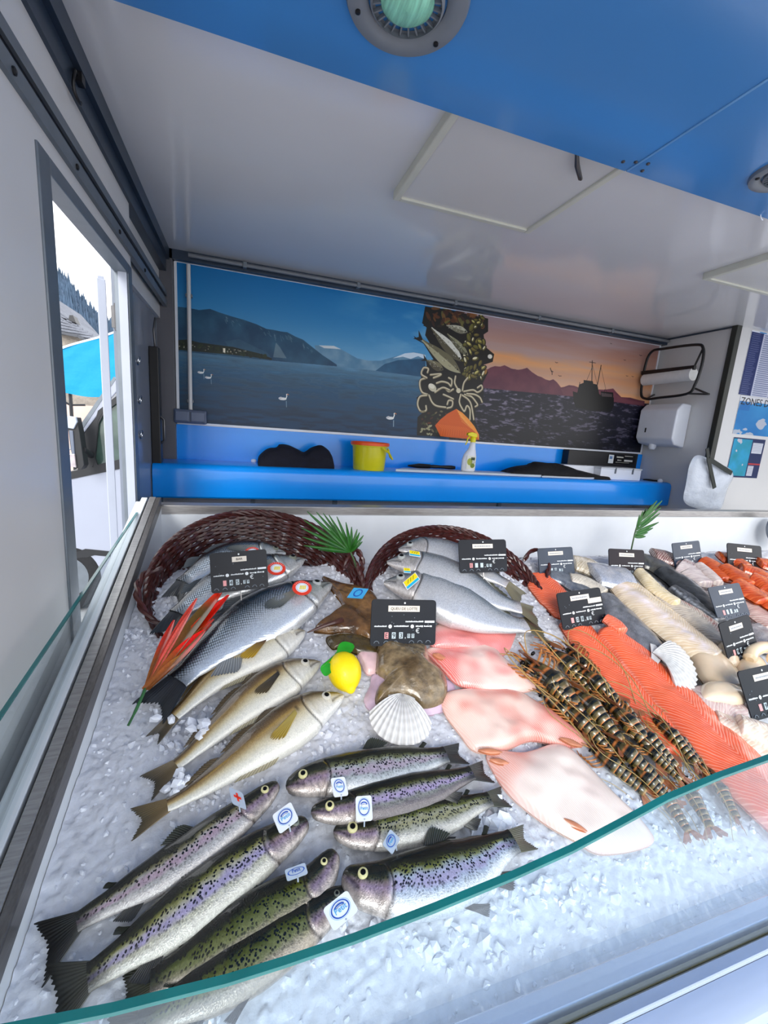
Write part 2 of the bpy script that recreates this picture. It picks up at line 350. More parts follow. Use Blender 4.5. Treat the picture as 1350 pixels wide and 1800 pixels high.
sw = MB().tube([onZ(1344, 372, ZC-.06)+np.array([.02*math.cos(a), .0, .03*math.sin(a)]) for a in np.linspace(1.6, 4.7, 12)], .0022, 6).build('wire_loop', mt_white, smooth=True)
tag(sw, 'small white wire loop hanging by the right flap lamp', 'wire')

# blue back counter
bc = thing('back_counter', 'long bright blue worktop with blue upstand under the mural', 'counter', (1.5, 3.0, FZ))
CX1 = onY(1206, 888, 2.86)[0]
prof = [(2.845, -.495), (2.835, -.485), (2.835, -.335), (2.838, -.315), (2.846, -.299), (2.860, -.289), (2.885, -.285), (YB-.002, -.285), (YB-.002, -.30), (2.87, -.305), (2.852, -.33), (2.850, -.495)]
MB().prism([(-.515, y, z) for y, z in prof], (XR-.01+.515, 0, 0)).build('worktop', mt_blue, bc, smooth=True)
MB().box((-.46, YB-.02, -.285), (XR-.01, YB-.001, -.055)).build('upstand', mt_blue, bc)
for x in (.05, .62, 2.0): MB().box((x, 3.0, FZ), (x+.03, 3.03, -.31)).build('leg', mt_alud, bc)
# ------------------------------------------------------------------ printed pictures (painted here with numpy onto flat prints)
class Pic:
    def __init__(s, w, h, c=(1, 1, 1), pxf=None):
        s.w, s.h = w, h; s.a = np.ones((h, w, 3))*np.array(c)/255.; s.pxf = pxf
        s.Y, s.X = np.mgrid[0:h, 0:w].astype(float)     # y down
    def P(s, pts):
        return np.array([s.pxf(*p) if s.pxf else p for p in pts], float)
    def mask(s, P):
        x0, y0 = np.floor(P.min(0)).astype(int)-1; x1, y1 = np.ceil(P.max(0)).astype(int)+2
        x0 = max(x0, 0); y0 = max(y0, 0); x1 = min(x1, s.w); y1 = min(y1, s.h)
        if x1 <= x0 or y1 <= y0: return None
        X = s.X[y0:y1, x0:x1]+.5; Y = s.Y[y0:y1, x0:x1]+.5; acc = np.zeros(X.shape)
        for ox, oy in ((-.25, -.25), (.25, -.25), (-.25, .25), (.25, .25)):
            ins = np.zeros(X.shape, bool); n = len(P)
            for i in range(n):
                xa, ya = P[i]; xb, yb = P[(i+1) % n]
                if ya == yb: continue
                c = ((ya > Y+oy) != (yb > Y+oy)) & (X+ox < (xb-xa)*(Y+oy-ya)/(yb-ya)+xa); ins ^= c
            acc += ins
        return (slice(y0, y1), slice(x0, x1)), acc/4
    def put(s, mk, c, al=1.):
        if mk is None: return
        sl, m = mk
        if callable(c): c = c(s.X[sl], s.Y[sl])
        c = np.array(c, float)
        c = c/255. if c.max() > 1.5 else c
        m = (m*al)[..., None]; s.a[sl] = s.a[sl]*(1-m)+c*m
    def poly(s, pts, c, al=1.): s.put(s.mask(s.P(pts)), c, al)
    def line(s, pts, wd, c, al=1.):
        P = s.P(pts); pad = wd+2; x0, y0 = np.floor(P.min(0)-pad).astype(int); x1, y1 = np.ceil(P.max(0)+pad).astype(int)
        x0 = max(x0, 0); y0 = max(y0, 0); x1 = min(x1, s.w); y1 = min(y1, s.h)
        if x1 <= x0 or y1 <= y0: return
        sl = (slice(y0, y1), slice(x0, x1)); X = s.X[sl]; Y = s.Y[sl]; d = np.full(X.shape, 1e9)
        for a, b in zip(P[:-1], P[1:]):
            v = b-a; L = max((v**2).sum(), 1e-9); t = np.clip(((X-a[0])*v[0]+(Y-a[1])*v[1])/L, 0, 1); d = np.minimum(d, np.hypot(X-a[0]-t*v[0], Y-a[1]-t*v[1]))
        s.put((sl, np.clip(wd/2+.5-d, 0, 1)), c, al)
    def ell(s, c0, rx, ry, ang, c, al=1.):
        cx, cy = s.P([c0])[0]; t = np.linspace(0, 2*math.pi, 28, endpoint=False); ca, sa = math.cos(ang), math.sin(ang)
        P = np.stack([cx+rx*np.cos(t)*ca-ry*np.sin(t)*sa, cy+rx*np.cos(t)*sa+ry*np.sin(t)*ca], -1); s.put(s.mask(P), c, al)
    def image(s, name):
        im = bpy.data.images.new(name, s.w, s.h); b = np.ones((s.h, s.w, 4), np.float32); b[..., :3] = np.clip(s.a[::-1], 0, 1)
        im.pixels.foreach_set(b.ravel()); im.update(); im.pack(); return im
def print_mat(name, pic, rough=.25, coat=0.):
    m = bpy.data.materials.new(name); m.use_nodes = True; n = m.node_tree.nodes; b = n['Principled BSDF']
    t = n.new('ShaderNodeTexImage'); t.image = pic.image(name); t.extension = 'EXTEND'
    m.node_tree.links.new(t.outputs[0], b.inputs['Base Color']); b.inputs['Roughness'].default_value = rough; b.inputs['Coat Weight'].default_value = coat; b.inputs['Specular IOR Level'].default_value = .3
    return m
def sheet(name, o, ex, ey, thick, mat, edge, parent=None, origin=None):
    """flat printed sheet with thickness: o lower-left corner, ex, ey edge vectors; the print is on the side ex x ey"""
    o = np.array(o, float); ex = np.array(ex, float); ey = np.array(ey, float); n = np.cross(ex, ey); n = n/np.linalg.norm(n)*thick
    V = [o, o+ex, o+ex+ey, o+ey, o-n, o+ex-n, o+ex+ey-n, o+ey-n]
    F = [(0, 1, 2, 3), (7, 6, 5, 4), (0, 4, 5, 1), (1, 5, 6, 2), (2, 6, 7, 3), (3, 7, 4, 0)]
    o0 = ORG[parent] if parent is not None else (np.array(origin) if origin is not None else np.array(V).mean(0))
    me = bpy.data.meshes.new(name); me.from_pydata([tuple(np.array(v)-o0) for v in V], [], F)
    l = me.uv_layers.new(name='UVMap'); uvs = [(0, 0), (1, 0), (1, 1), (0, 1)]+[(0, 0)]*20
    l.data.foreach_set('uv', np.array(uvs, np.float32).ravel())
    ob = link(name, me, [mat, edge], parent, o0)
    for p in me.polygons: p.material_index = 0 if p.index == 0 else 1
    return ob

# ---- the mural on the back wall
MX0, MX1, MZ0, MZ1 = -.405, 3.645, -.038, .942; MW, MH = 2100, 508
def mpx(px, py):
    p = onY(px, py, YB-.012); return ((p[0]-MX0)/(MX1-MX0)*MW, (MZ1-p[2])/(MZ1-MZ0)*MH)
pc = Pic(MW, MH, pxf=mpx); X, Y = pc.X, pc.Y
hzL = mpx(600, 643)[1]; split = mpx(800, 660)[0]
# left: lake by day
t = np.clip(Y/hzL, 0, 1); xx = X/split
sky = mixc(mixc((24, 104, 158), (34, 112, 168), xx), (112, 158, 186), t**1.6)
cl_ = fbm(X/900., Y/350., 6, 3); sky = mixc(sky, (158, 186, 202), np.clip((cl_-.5)*1.6, 0, .5)*sstep(.35, 1, xx))
wt = np.clip((Y-hzL)/(MH-hzL), 0, 1)
wav = fbm(X/70., Y/9., 1.0, 5, 4); water = mixc((84, 122, 146), (6, 40, 66), wt**.6)*(.80+.45*wav[..., None])
water = mixc(water, (12, 60, 92), np.clip(wt*1.2, 0, .5)*(wav > .5))
pc.a = np.where((Y < hzL)[..., None], sky, water)/255.
mc = lambda c1, c2: (lambda X, Y: mixc(c1, c2, np.clip(fbm(X/60., Y/60., 1.4, 9)*1.6-.4, 0, 1))/255.)
W0 = 1000
pc.poly([(553, 607), (587, 608), (607, 618), (628, 630), (648, 634), (669, 634), (690, 628), (716, 621), (727, 619), (748, 623), (748, 662), (560, 640)], mc((70, 112, 140), (120, 146, 162)), .9)
pc.poly([(560, 607), (587, 608), (600, 614), (588, 613), (570, 612)], (206, 206, 204), .8)
pc.poly([(690, 630), (712, 621), (727, 619.5), (740, 622), (748, 624), (748, 632), (735, 626), (722, 631), (708, 627)], (214, 222, 230), .75)
pc.poly([(676, 640), (700, 633), (748, 630), (748, 663), (660, 652)], mc((20, 62, 92), (30, 84, 116)), .85)
ridge = [(295, 536), (302.6, 538), (330, 541), (350, 545), (369, 543), (385, 549), (406.5, 556), (428, 562), (451, 570), (468, 578), (481, 580), (495, 583), (505, 584), (520, 592), (532.6, 597), (549.6, 610.6), (566.6, 624), (592, 641)]
pc.poly(ridge+[(592, 644), (478, 634), (300, 616), (295, 600)], mc((20, 58, 84), (42, 84, 108)))
for k in range(46):
    u = random.random()**.8; i = int(u*(len(ridge)-3)); x0 = ridge[i][0]+random.random()*15; y0 = lerp(x0, [r[0] for r in ridge], [r[1] for r in ridge])+3+random.random()*7
    if x0 > 395: pc.line([(x0, y0), (x0+2.5, y0+2+random.random()*9)], 1.5+random.random()*2, (150, 158, 160), .28)
pc.poly([(485, 602), (492, 610), (504, 630), (480, 628)], (160, 160, 158), .4); pc.poly([(395, 600), (420, 596), (470, 620), (480, 634), (410, 622)], (96, 120, 130), .2)
shore = [(304, 598), (330, 597), (350, 602), (380, 606), (410, 610), (430, 615), (455, 621), (478, 630), (478, 633), (440, 627), (380, 621), (304, 614)]
pc.poly(shore, mc((12, 24, 22), (30, 42, 28)))
for k in range(70):
    x0 = 312+random.random()*120; y0 = lerp(x0, [304, 440], [603, 620])+random.uniform(-3, 5); w = random.uniform(.8, 2.4)
    pc.poly([(x0, y0), (x0+w, y0+.15*w), (x0+w, y0+1.8), (x0, y0+1.6)], random.choice([(196, 186, 160), (168, 160, 140), (120, 96, 74), (210, 206, 190)]), .8)
for k in range(60):
    x0 = 306+random.random()*165; y0 = lerp(x0, [304, 478], [601, 629])+random.uniform(-2, 3); pc.ell((x0, y0), random.uniform(3, 6), random.uniform(4, 8), 0, random.choice([(14, 30, 20), (28, 42, 20), (8, 20, 16)]), .85)
pc.poly([(392, 612), (396, 612), (396, 620), (392, 619.5)], (214, 206, 188))
def swan(px, py, k=1., flip=1):
    x, y = mpx(px, py); sv = pc.pxf; pc.pxf = None
    pc.ell((x, y), 12*k, 4.5*k, -.05, (206, 206, 204)); pc.ell((x-8*flip*k, y-2*k), 6*k, 3*k, -.4*flip, (178, 178, 180)); pc.line([(x+9*flip*k, y-1), (x+12*flip*k, y-9*k), (x+11*flip*k, y-15*k), (x+14*flip*k, y-16*k)], 3*k, (222, 220, 214)); pc.line([(x+14*flip*k, y-16*k), (x+18*flip*k, y-14*k)], 2*k, (190, 110, 50))
    pc.line([(x+11*k*flip, y+6*k), (x+12*k*flip, y+24*k)], 2.5*k, (150, 165, 175), .6); pc.pxf = sv
swan(497, 701, 1.15); swan(686, 735, 1.3); swan(353, 655, .8); swan(366, 664, .8); swan(686, 735, 1.3)
# right: sea at sunset
hzR = lambda X: 0
xs0 = mpx(845, 640)[0]; RR = X >= split; t = np.clip(Y/(mpx(900, 681)[1]), 0, 1); xr = np.clip((X-split)/(MW-split), 0, 1)
fb = fbm(X/520., Y/60., 1.6, 21, 4); skr = mixc(mixc((138, 116, 122), (126, 92, 88), xr), (206, 148, 100), t**1.1)
skr = mixc(skr, (150, 140, 146), np.clip(fb*1.5-.45, 0, 1)*.75); skr = mixc(skr, (226, 146, 66), np.clip(1-abs(t-.55-.25*(fb-.5))*7, 0, 1)*.55*(1-xr*.5)); skr = mixc(skr, (224, 176, 142), sstep(.72, 1, t)*.5*(1-xr))
hr = mpx(900, 682)[1]; wt = np.clip((Y-hr)/(MH-hr), 0, 1); wv = fbm(X/46., Y/12., 1.1, 31, 4); wv2 = fbm(X/17., Y/5., 1.1, 35, 3)
sea = mixc((28, 28, 42), (8, 10, 22), wt**.7); hl = np.clip((wv*.6+wv2*.4-.52)*7, 0, 1)*(1-.35*wt)*(1-.45*xr); sea = mixc(sea, (166, 154, 172), hl*.75)
right = np.where((Y < hr)[..., None], skr, sea)/255.; pc.a[RR] = right[RR]
rd = [(838, 652), (850, 654), (862, 646), (870, 643.5), (879, 644.5), (887, 642), (899, 648), (911, 650), (918, 649), (926.6, 646.5), (935, 654), (945, 660.6), (952, 663), (959, 667), (966, 669), (972.6, 666.7), (979, 672), (986, 681), (992, 680), (1000, 677), (1009, 678), (1017, 681), (1040, 684), (1062, 685), (1078, 683), (1083, 689), (1092, 698), (1108, 699), (1122.5, 703), (1133, 705), (1133, 714), (1006.6, 697), (838, 681)]
pc.poly(rd, mc((84, 46, 60), (104, 58, 68))); pc.poly([(986, 684), (1000, 680), (1017, 684), (1078, 690), (1092, 700), (1130, 708), (1130, 712), (990, 694)], (112, 70, 74), .5)
bo = lambda pts, wd=None: pc.poly(pts, (10, 10, 12)) if wd is None else pc.line(pts, wd, (14, 12, 14))
bo([(1007, 688), (1014, 690), (1030, 694), (1052, 696), (1079, 699), (1079, 712), (1074, 724), (1040, 722), (1012, 716), (1008, 704)])
bo([(1018, 676), (1028, 672), (1050, 676), (1053, 692), (1060, 699), (1014, 694)]); bo([(1026, 668), (1042, 670), (1044, 680), (1026, 678)]); bo([(1056, 688), (1078, 690), (1078, 700), (1056, 700)])
pc.poly([(1056, 690), (1076, 693), (1076, 698), (1058, 697)], (70, 60, 62))
bo([(1041, 634), (1040, 674)], 4); bo([(1056.5, 642), (1050, 676)], 4); bo([(1036, 636), (1047, 638)], 2); bo([(1041, 645), (1028, 676)], 1.5); bo([(1041, 640), (1050, 676)], 1.2); bo([(1019, 672), (1018, 690)], 3); bo([(1056, 645), (1066, 690)], 1.2); bo([(1063, 684), (1062, 692)], 2)
def gull(px, py, k=1.):
    x, y = mpx(px, py); sv = pc.pxf; pc.pxf = None; pc.line([(x-9*k, y-3*k), (x-3*k, y-1*k), (x, y+1*k), (x+4*k, y-2*k), (x+9*k, y-1*k)], 2.2*k, (36, 26, 26)); pc.pxf = sv
for g in [(978, 637.5, .8), (984, 661, .9), (1098, 633, .7), (1126, 625, .9), (1102, 661, .7), (1112, 662, .7), (1074, 604, .6)]: gull(*g)
x, y = mpx(969, 653); sv = pc.pxf; pc.pxf = None; pc.line([(x-8, y-14), (x-1, y-3), (x+4, y+2), (x+6, y+12)], 3.5, (40, 28, 28)); pc.line([(x-2, y-4), (x+10, y)], 2.5, (40, 28, 28)); pc.pxf = sv
# centre: column of seafood
o7 = lambda x, y: (730+x*140/1050., 540+y*240/1800.)
def PP(*pts): return [o7(*p) for p in pts]
pc.poly(PP((130, -10), (470, 40), (640, 80), (960, 150), (960, 320), (900, 360), (920, 520), (1040, 620), (1020, 720), (900, 760), (960, 860), (890, 1000), (900, 1130), (890, 1260), (800, 1300), (790, 1490), (860, 1740), (20, 1690), (30, 1450), (110, 1380), (20, 1330), (20, 1190), (90, 1140), (60, 1000), (90, 860), (150, 790), (140, 700), (240, 690), (110, 480), (0, 420), (-20, 380), (110, 470), (230, 540), (130, 370), (150, 270), (90, 210)), (18, 15, 12), .97)
rr = random.Random(5)
for k in range(60):
    x = rr.uniform(150, 900); y = rr.uniform(0, 260); pc.ell(o7(x, y), rr.uniform(8, 20), rr.uniform(4, 9), rr.uniform(-1.2, 1.2), rr.choice([(84, 50, 30), (110, 70, 36), (60, 34, 24), (96, 92, 50), (40, 30, 22)]), .8)
def pfish(a, b, wd, c1, c2):
    A = np.array(mpx(*o7(*a))); B = np.array(mpx(*o7(*b))); d = B-A; L = np.hypot(*d); e = d/L; n = np.array([-e[1], e[0]]); sv = pc.pxf; pc.pxf = None
    tt = np.linspace(0, 1, 16); pr = np.array([.0, .35, .6, .8, .93, 1, 1, .97, .92, .84, .74, .62, .48, .34, .22, .16])*wd
    up = [tuple(A+d*t+n*p) for t, p in zip(tt, pr)]; dn = [tuple(A+d*t-n*p) for t, p in zip(tt, pr)]
    pc.poly(up+dn[::-1], c1); pc.poly(up+[tuple(A+d*t+n*p*.1) for t, p in zip(tt, pr)][::-1], c2, .9); pc.poly([tuple(B-n*wd*.15), tuple(B+e*wd*1.3-n*wd*.8), tuple(B+e*wd*.7), tuple(B+e*wd*1.3+n*wd*.8), tuple(B+n*wd*.15)], (22, 20, 16))
    pc.ell(tuple(A+d*.1+n*wd*.1), 3, 3, 0, (16, 16, 16))
    for k in range(26): q = A+d*rr.uniform(.15, .9)+n*wd*rr.uniform(-.5, .6); pc.ell(tuple(q), 3.5, 1.3, math.atan2(e[1], e[0]), rr.choice([(196, 196, 184), (60, 58, 50)]), .5)
    pc.pxf = sv
pfish((620, 720), (210, 270), 24, (78, 74, 58), (206, 206, 196)); pfish((600, 870), (90, 430), 25, (150, 146, 118), (90, 86, 64)); pfish((370, 830), (150, 700), 17, (72, 66, 50), (110, 104, 80)); pfish((700, 640), (420, 350), 15, (80, 78, 60), (130, 128, 100)); pfish((690, 330), (410, 240), 14, (110, 108, 92), (170, 168, 150))
for k in range(70):
    u = rr.random(); x = rr.uniform(640, 940)*1.; y = 130+u*800; x = min(x, 960-(u > .75)*60); 
    if x < 640+rr.random()*100 and y < 560: continue
    a = rr.uniform(-1.5, 1.5); w1_ = rr.uniform(10, 17); h1_ = w1_*rr.uniform(.42, .6); pc.ell(o7(x, y), w1_+2.5, h1_+2.5, a, (24, 20, 10)); pc.ell(o7(x, y), w1_, h1_, a, (84, 76, 34)); pc.ell(o7(x-6, y-8), w1_*.7, h1_*.62, a, rr.choice([(150, 140, 74), (126, 118, 60), (96, 92, 44), (178, 168, 104), (206, 200, 170), (110, 96, 50)]), .95)
pc.ell(o7(985, 650), 11, 9, 0, (200, 196, 184)); pc.ell(o7(930, 850), 6, 12, .2, (120, 80, 40)); pc.ell(o7(930, 850), 4, 9, .2, (150, 112, 60))
def tent(pts, w):
    P = catmull([mpx(*o7(*p)) for p in pts], 26); sv = pc.pxf; pc.pxf = None; pl = [tuple(p) for p in P]
    pc.line(pl, w+2.5, (40, 34, 24)); pc.line(pl, w, (140, 130, 102)); pc.line([(a-.8, b-1.5) for a, b in pl], w*.5, (200, 192, 168), .8); pc.pxf = sv
for pts in [[(150, 930), (70, 960), (60, 1040), (90, 1120), (160, 1150)], [(150, 930), (80, 880), (110, 800), (170, 810), (160, 860)], [(150, 1160), (60, 1180), (30, 1280), (70, 1370), (140, 1360), (140, 1300)], [(180, 1160), (220, 1250), (280, 1300), (400, 1320)], [(240, 930), (320, 900), (330, 880), (200, 890)], [(280, 1000), (350, 980), (430, 1000), (470, 1040), (480, 960), (440, 930)], [(300, 1080), (380, 1060), (440, 1110), (500, 1080)], [(260, 1120), (360, 1060), (450, 1090)],
            [(560, 1080), (520, 1000), (530, 910)], [(620, 1100), (640, 1000), (690, 930)], [(640, 1110), (760, 1090), (820, 1120), (880, 1080), (870, 1030), (820, 1060)], [(600, 1150), (580, 1250), (620, 1340), (650, 1370), (680, 1300), (720, 1350), (720, 1480)], [(620, 1160), (700, 1220), (740, 1300), (770, 1480)], [(650, 1150), (740, 1180), (800, 1250), (820, 1290), (790, 1310)], [(680, 1140), (780, 1150), (850, 1190), (880, 1250)], [(370, 1150), (440, 1180), (500, 1210)], [(420, 1330), (480, 1310), (490, 1240), (440, 1230), (420, 1280)]]: tent(pts, 8)
pc.ell(o7(225, 1060), 20, 14, .5, (180, 174, 150)); pc.ell(o7(215, 1040), 14, 9, .4, (206, 202, 184)); pc.ell(o7(570, 1100), 11, 10, .3, (190, 182, 156))
for k in range(40): pc.ell(o7(rr.uniform(60, 420), rr.uniform(1370, 1680)), rr.uniform(4, 10), rr.uniform(2, 5), rr.uniform(-1, 1), rr.choice([(70, 34, 20), (96, 48, 22), (40, 24, 18), (110, 100, 70), (54, 60, 30)]), .85)
for k in range(12): pc.ell(o7(rr.uniform(60, 260), rr.uniform(1560, 1690)), 6, 4, rr.uniform(-1, 1), (150, 146, 112), .9)
pc.poly(PP((260, 1560), (330, 1480), (430, 1400), (540, 1340), (620, 1390), (700, 1470), (780, 1570), (840, 1680), (840, 1750), (420, 1712), (330, 1700)), (192, 84, 22)); pc.poly(PP((540, 1340), (620, 1390), (700, 1470), (780, 1570), (840, 1680), (840, 1750), (790, 1650), (700, 1560), (600, 1450)), (226, 150, 62), .8)
for k in range(13): pc.line(PP((300+k*30, 1540+k*4), (360+k*30, 1600+k*3), (340+k*32, 1690)), 1.4, (232, 130, 60), .5)
for k in range(5): pc.line(PP((560+k*12, 1380+k*30), (620+k*30, 1430+k*42)), 2, (236, 180, 110), .5)
mu = thing('wall_mural', 'wide printed wall mural of a lake, stacked seafood and a boat at sunset', 'mural', (1.62, YB-.006, MZ0))
pc.a = np.clip(pc.a*1.18-.02, 0, 1)
mmat = print_mat('mural_print', pc, rough=.3)
sheet('printed_panel', (MX0, YB-.012, MZ0), (MX1-MX0, 0, 0), (0, 0, MZ1-MZ0), .008, mmat, mt_white, mu)
fm = MB().box((MX0-.012, YB-.02, MZ0-.016), (MX1+.008, YB-.001, MZ0)).box((MX0-.012, YB-.02, MZ1), (MX1+.008, YB-.001, MZ1+.014)).box((MX0-.016, YB-.02, MZ0), (MX0, YB-.001, MZ1)).box((MX1, YB-.02, MZ0), (MX1+.01, YB-.001, MZ1))
fm.build('white_edging', mt_white, mu)

# ---- posters on the right partition
YP = 2.57
def pposter(w, h, pxs): return None
pm = Pic(300, 620, (190, 196, 214))
for r in range(31):
    for c, (a, b) in enumerate([(0, .145), (.36, .50), (.70, .84)]):
        pm.poly([(a*300, r*20), (b*300, r*20), (b*300, r*20+20), (a*300, r*20+20)], (30, 44, 96)); pm.line([(a*300+6, r*20+7), (b*300-8-rr.random()*12, r*20+7)], 3, (120, 132, 176), .8); pm.line([(a*300+6, r*20+14), (b*300-14, r*20+14)], 2, (96, 110, 160), .7)
    for a, b in [(.16, .345), (.515, .685), (.855, 1)]:
        pm.poly([(a*300, r*20+2), (b*300, r*20+2), (b*300, r*20+10), (a*300, r*20+10)], (92, 100, 136), .85); pm.line([(a*300+3, r*20+15), (b*300-5-rr.random()*20, r*20+15)], 3, (140, 148, 178), .9)
pm.poly([(0, -2), (300, -2), (300, 12), (0, 12)], (226, 230, 240)); pm.poly([(80, -2), (300, -2), (300, 9), (80, 9)], (40, 60, 120)); pm.ell((40, 5), 14, 7, 0, (70, 140, 200))
a = onY(1319, 580, YP); b = onY(1297, 693, YP)
tp = tag(sheet('fish_chart', (b[0], YP-.004, b[2]), (1.0, 0, 0), (0, 0, a[2]-b[2]), .003, print_mat('chart_print', pm), mt_white), 'blue and white table poster with many small rows on right wall', 'poster')
pm = Pic(420, 240, (176, 180, 190)); Xn, Yn = pm.X, pm.Y
n1 = fbm(Xn/420., Yn/420., 5, 41, 4); blue = mixc((60, 150, 205), (20, 100, 170), fbm(Xn/420, Yn/420, 3, 44)); pm.a = np.where((n1 > .47)[..., None], blue/255., mixc((186, 186, 196), (150, 170, 190), n1)/255.)
pm.poly([(0, 0), (420, 0), (420, 34), (0, 34)], (206, 208, 214)); pm.poly([(0, 34), (60, 34), (60, 90), (0, 90)], (30, 100, 170), .6)
m1 = print_mat('map_print_upper', pm); a = onY(1297, 694, YP); b = onY(1287, 762, YP); c = onY(1287, 768, YP); d = onY(1274, 838, YP)
mp = thing('fishing_zone_map', 'fishing zone map poster in blue and grey, headed ZONES DE PÊCHE', 'poster', (b[0]+.4, YP-.004, d[2]))
sheet('upper_map', (b[0], YP-.004, b[2]), (.95, 0, 0), (0, 0, a[2]-b[2]), .003, m1, mt_white, mp)
pm = Pic(420, 300, (26, 40, 84)); n1 = fbm(pm.X/420., pm.Y/420., 4, 51, 4)+(.25-pm.X/1000.)*.6; bl = mixc((40, 160, 220), (30, 130, 140), fbm(pm.X/420, pm.Y/420, 5, 54)); mm_ = np.where((n1 > .46)[..., None], bl/255., np.array((184, 186, 198))/255.)
ins = (pm.X > 8) & (pm.X < 250) & (pm.Y > 8) & (pm.Y < 288); pm.a[ins] = mm_[ins]; pm.poly([(265, 30), (400, 30), (400, 110), (265, 110)], (200, 204, 214)); pm.poly([(262, 186), (420, 186), (420, 198), (262, 198)], (170, 50, 54)); pm.poly([(265, 206), (340, 206), (340, 284), (265, 284)], (190, 194, 206))
for k in range(6): pm.line([(270, 214+k*11), (332, 214+k*11)], 2, (110, 116, 140)); pm.line([(272, 40+k*11), (390, 40+k*11)], 2, (120, 126, 150))
sheet('lower_map', (d[0], YP-.004, d[2]), (.40, 0, 0), (0, 0, c[2]-d[2]), .003, print_mat('map_print_lower', pm), mt_white, mp)
def text_mesh(txt, size, o, ex, ey, mat, parent, name='lettering', thick=0.0004, align='LEFT', lift=.0006):
    """flat letters laid in the plane o + x*ex + y*ey"""
    cu = bpy.data.curves.new('t', 'FONT'); cu.body = txt; cu.size = size; cu.align_x = align; cu.resolution_u = 2; cu.extrude = thick/2
    ob = bpy.data.objects.new('t', cu); COL.objects.link(ob); dg = bpy.context.evaluated_depsgraph_get(); me = bpy.data.meshes.new_from_object(ob.evaluated_get(dg))
    bpy.data.objects.remove(ob); bpy.data.curves.remove(cu)
    ex = np.array(ex, float)/np.linalg.norm(ex); ey = np.array(ey, float)/np.linalg.norm(ey); n = np.cross(ex, ey)
    V = np.zeros(len(me.vertices)*3); me.vertices.foreach_get('co', V); V = V.reshape(-1, 3)
    Wd = np.array(o)+V[:, :1]*ex+V[:, 1:2]*ey+(V[:, 2:3]+lift)*n-ORG[parent]; me.vertices.foreach_set('co', Wd.ravel()); me.update(); me.name = name
    me.materials.clear()
    return link(name, me, mat, parent, None)
mt_ink = M('black_ink', S(26, 26, 30), rough=.6, noise=(30, .1))
p = onY(1300, 711, YP); text_mesh('ZONES DE PÊCHE DANS', .082, (p[0], YP-.0045, p[2]+.004), (1, 0, 0), (0, 0, 1), mt_ink, mp)

# ---- paper roll rack on the right partition (plane X = XR)
def onR(px, py, off=0.): return onX(px, py, XR-off)
rk = thing('paper_roll_rack', 'black wire wall rack holding a white paper roll, on right wall', 'rack', onR(1190, 700, .02))
A = onR(1150, 612, .22); 
# rack frame stands off the wall: rounded rectangle loop in the plane X = XR-.22 between Y 2.75 and 3.25
f4 = [onR(*p, .20) for p in [(1127, 690), (1135, 640), (1146, 618), (1166, 613), (1222, 606), (1236, 612), (1234, 640), (1222, 675), (1208, 692), (1160, 699), (1136, 701)]]
MB().tube(catmull_closed(f4, 60), .011, 8, closed=True).build('rack_frame', mt_black, rk, smooth=True)
b1 = onR(1129, 656, .20); b2 = onR(1222, 646, .20); MB().bar(b1, b2, .03, .035).build('cutter_bar', mt_black, rk, bevel=.004)
r1 = onR(1133, 668, .19); r2 = onR(1219, 658, .19); dx = r2-r1
MB().lathe([(.018, 0), (.05, .0), (.05, np.linalg.norm(dx)), (.018, np.linalg.norm(dx))], r1, dx, 28, cap=True).build('paper_roll', M('white_tissue', S(222, 222, 220), rough=.9, noise=(30, .05)), rk, smooth=True)
for (pa, pb) in [((1208, 692), (1246, 693)), ((1246, 693), (1222, 683)), ((1136, 701), (1150, 694)), ((1236, 612), (1218, 650))]:
    MB().tube([onR(*pa, .20), onR(*pb, .012 if pb != (1218, 650) else .2)], .008, 6).build('bracket', mt_black, rk, smooth=True)
# ---- white soap / towel dispenser
ds = thing('soap_dispenser', 'white plastic wall dispenser under the paper roll rack', 'dispenser', onR(1165, 800, .05))
pts = [onR(*p) for p in [(1134, 717), (1213, 712), (1196, 783), (1124, 772)]]
ys = sorted([p[1] for p in pts]); z1 = onR(1134, 717, .16)[2]
y0, y1 = 2.80, 3.17; zt = onR(1200, 712, .0)[2]; zb = onR(1190, 783, .0)[2]
prof = [(XR-.002, zt), (XR-.10, zt+.005), (XR-.155, zt-.05), (XR-.16, zb+.05), (XR-.12, zb+.0), (XR-.002, zb-.02)]
MB().prism([(x, y0, z) for x, z in prof], (0, y1-y0, 0)).build('dispenser_body', mt_white, ds, bevel=.012, seg=3)
MB().lathe([(.03, 0), (.032, -.03), (.02, -.05)], (XR-.09, (y0+y1)/2+.05, zb), (0, 0, 1), 16).build('dispenser_nozzle', mt_white, ds, smooth=True)
MB().box((XR-.164, y1-.10, zb+.10), (XR-.155, y1-.09, zb+.14)).build('level_slot', mt_black, ds)

# ---- things on the blue counter
CT = -.285
def lump(name, outline, h, mat, parent=None, n=48, m=10, seed=1, base=0., rough=.25, flat=False):
    """soft heap over a closed ground outline (list of xy at z=base)"""
    P = catmull_closed(outline, n); c = P.mean(0); V = []; 
    for i, r in enumerate(np.linspace(1, 0, m)):
        q = c+(P-c)*r; hz = base+h*(1-r**2.6)**.6*(1+rough*(fbm(q[:, 0], q[:, 1], 14, seed)-.5)*2) if not flat else base+h*(1-r**8)**.5*(1+rough*(fbm(q[:, 0], q[:, 1], 14, seed)-.5)); V.append(np.column_stack([q, np.full(n, base) if i == 0 else hz]))
    return np.vstack(V), gridF(m, n, True)
mt_navy = M('navy_cloth', S(10, 12, 30), rough=.85, noise=(30, .3), bump=(70, .5, .01))
mt_blk = M('black_cloth', S(8, 8, 12), rough=.8, noise=(30, .3), bump=(60, .5, .01))
gx = lambda px, py: onZ(px, py, CT)[:2]
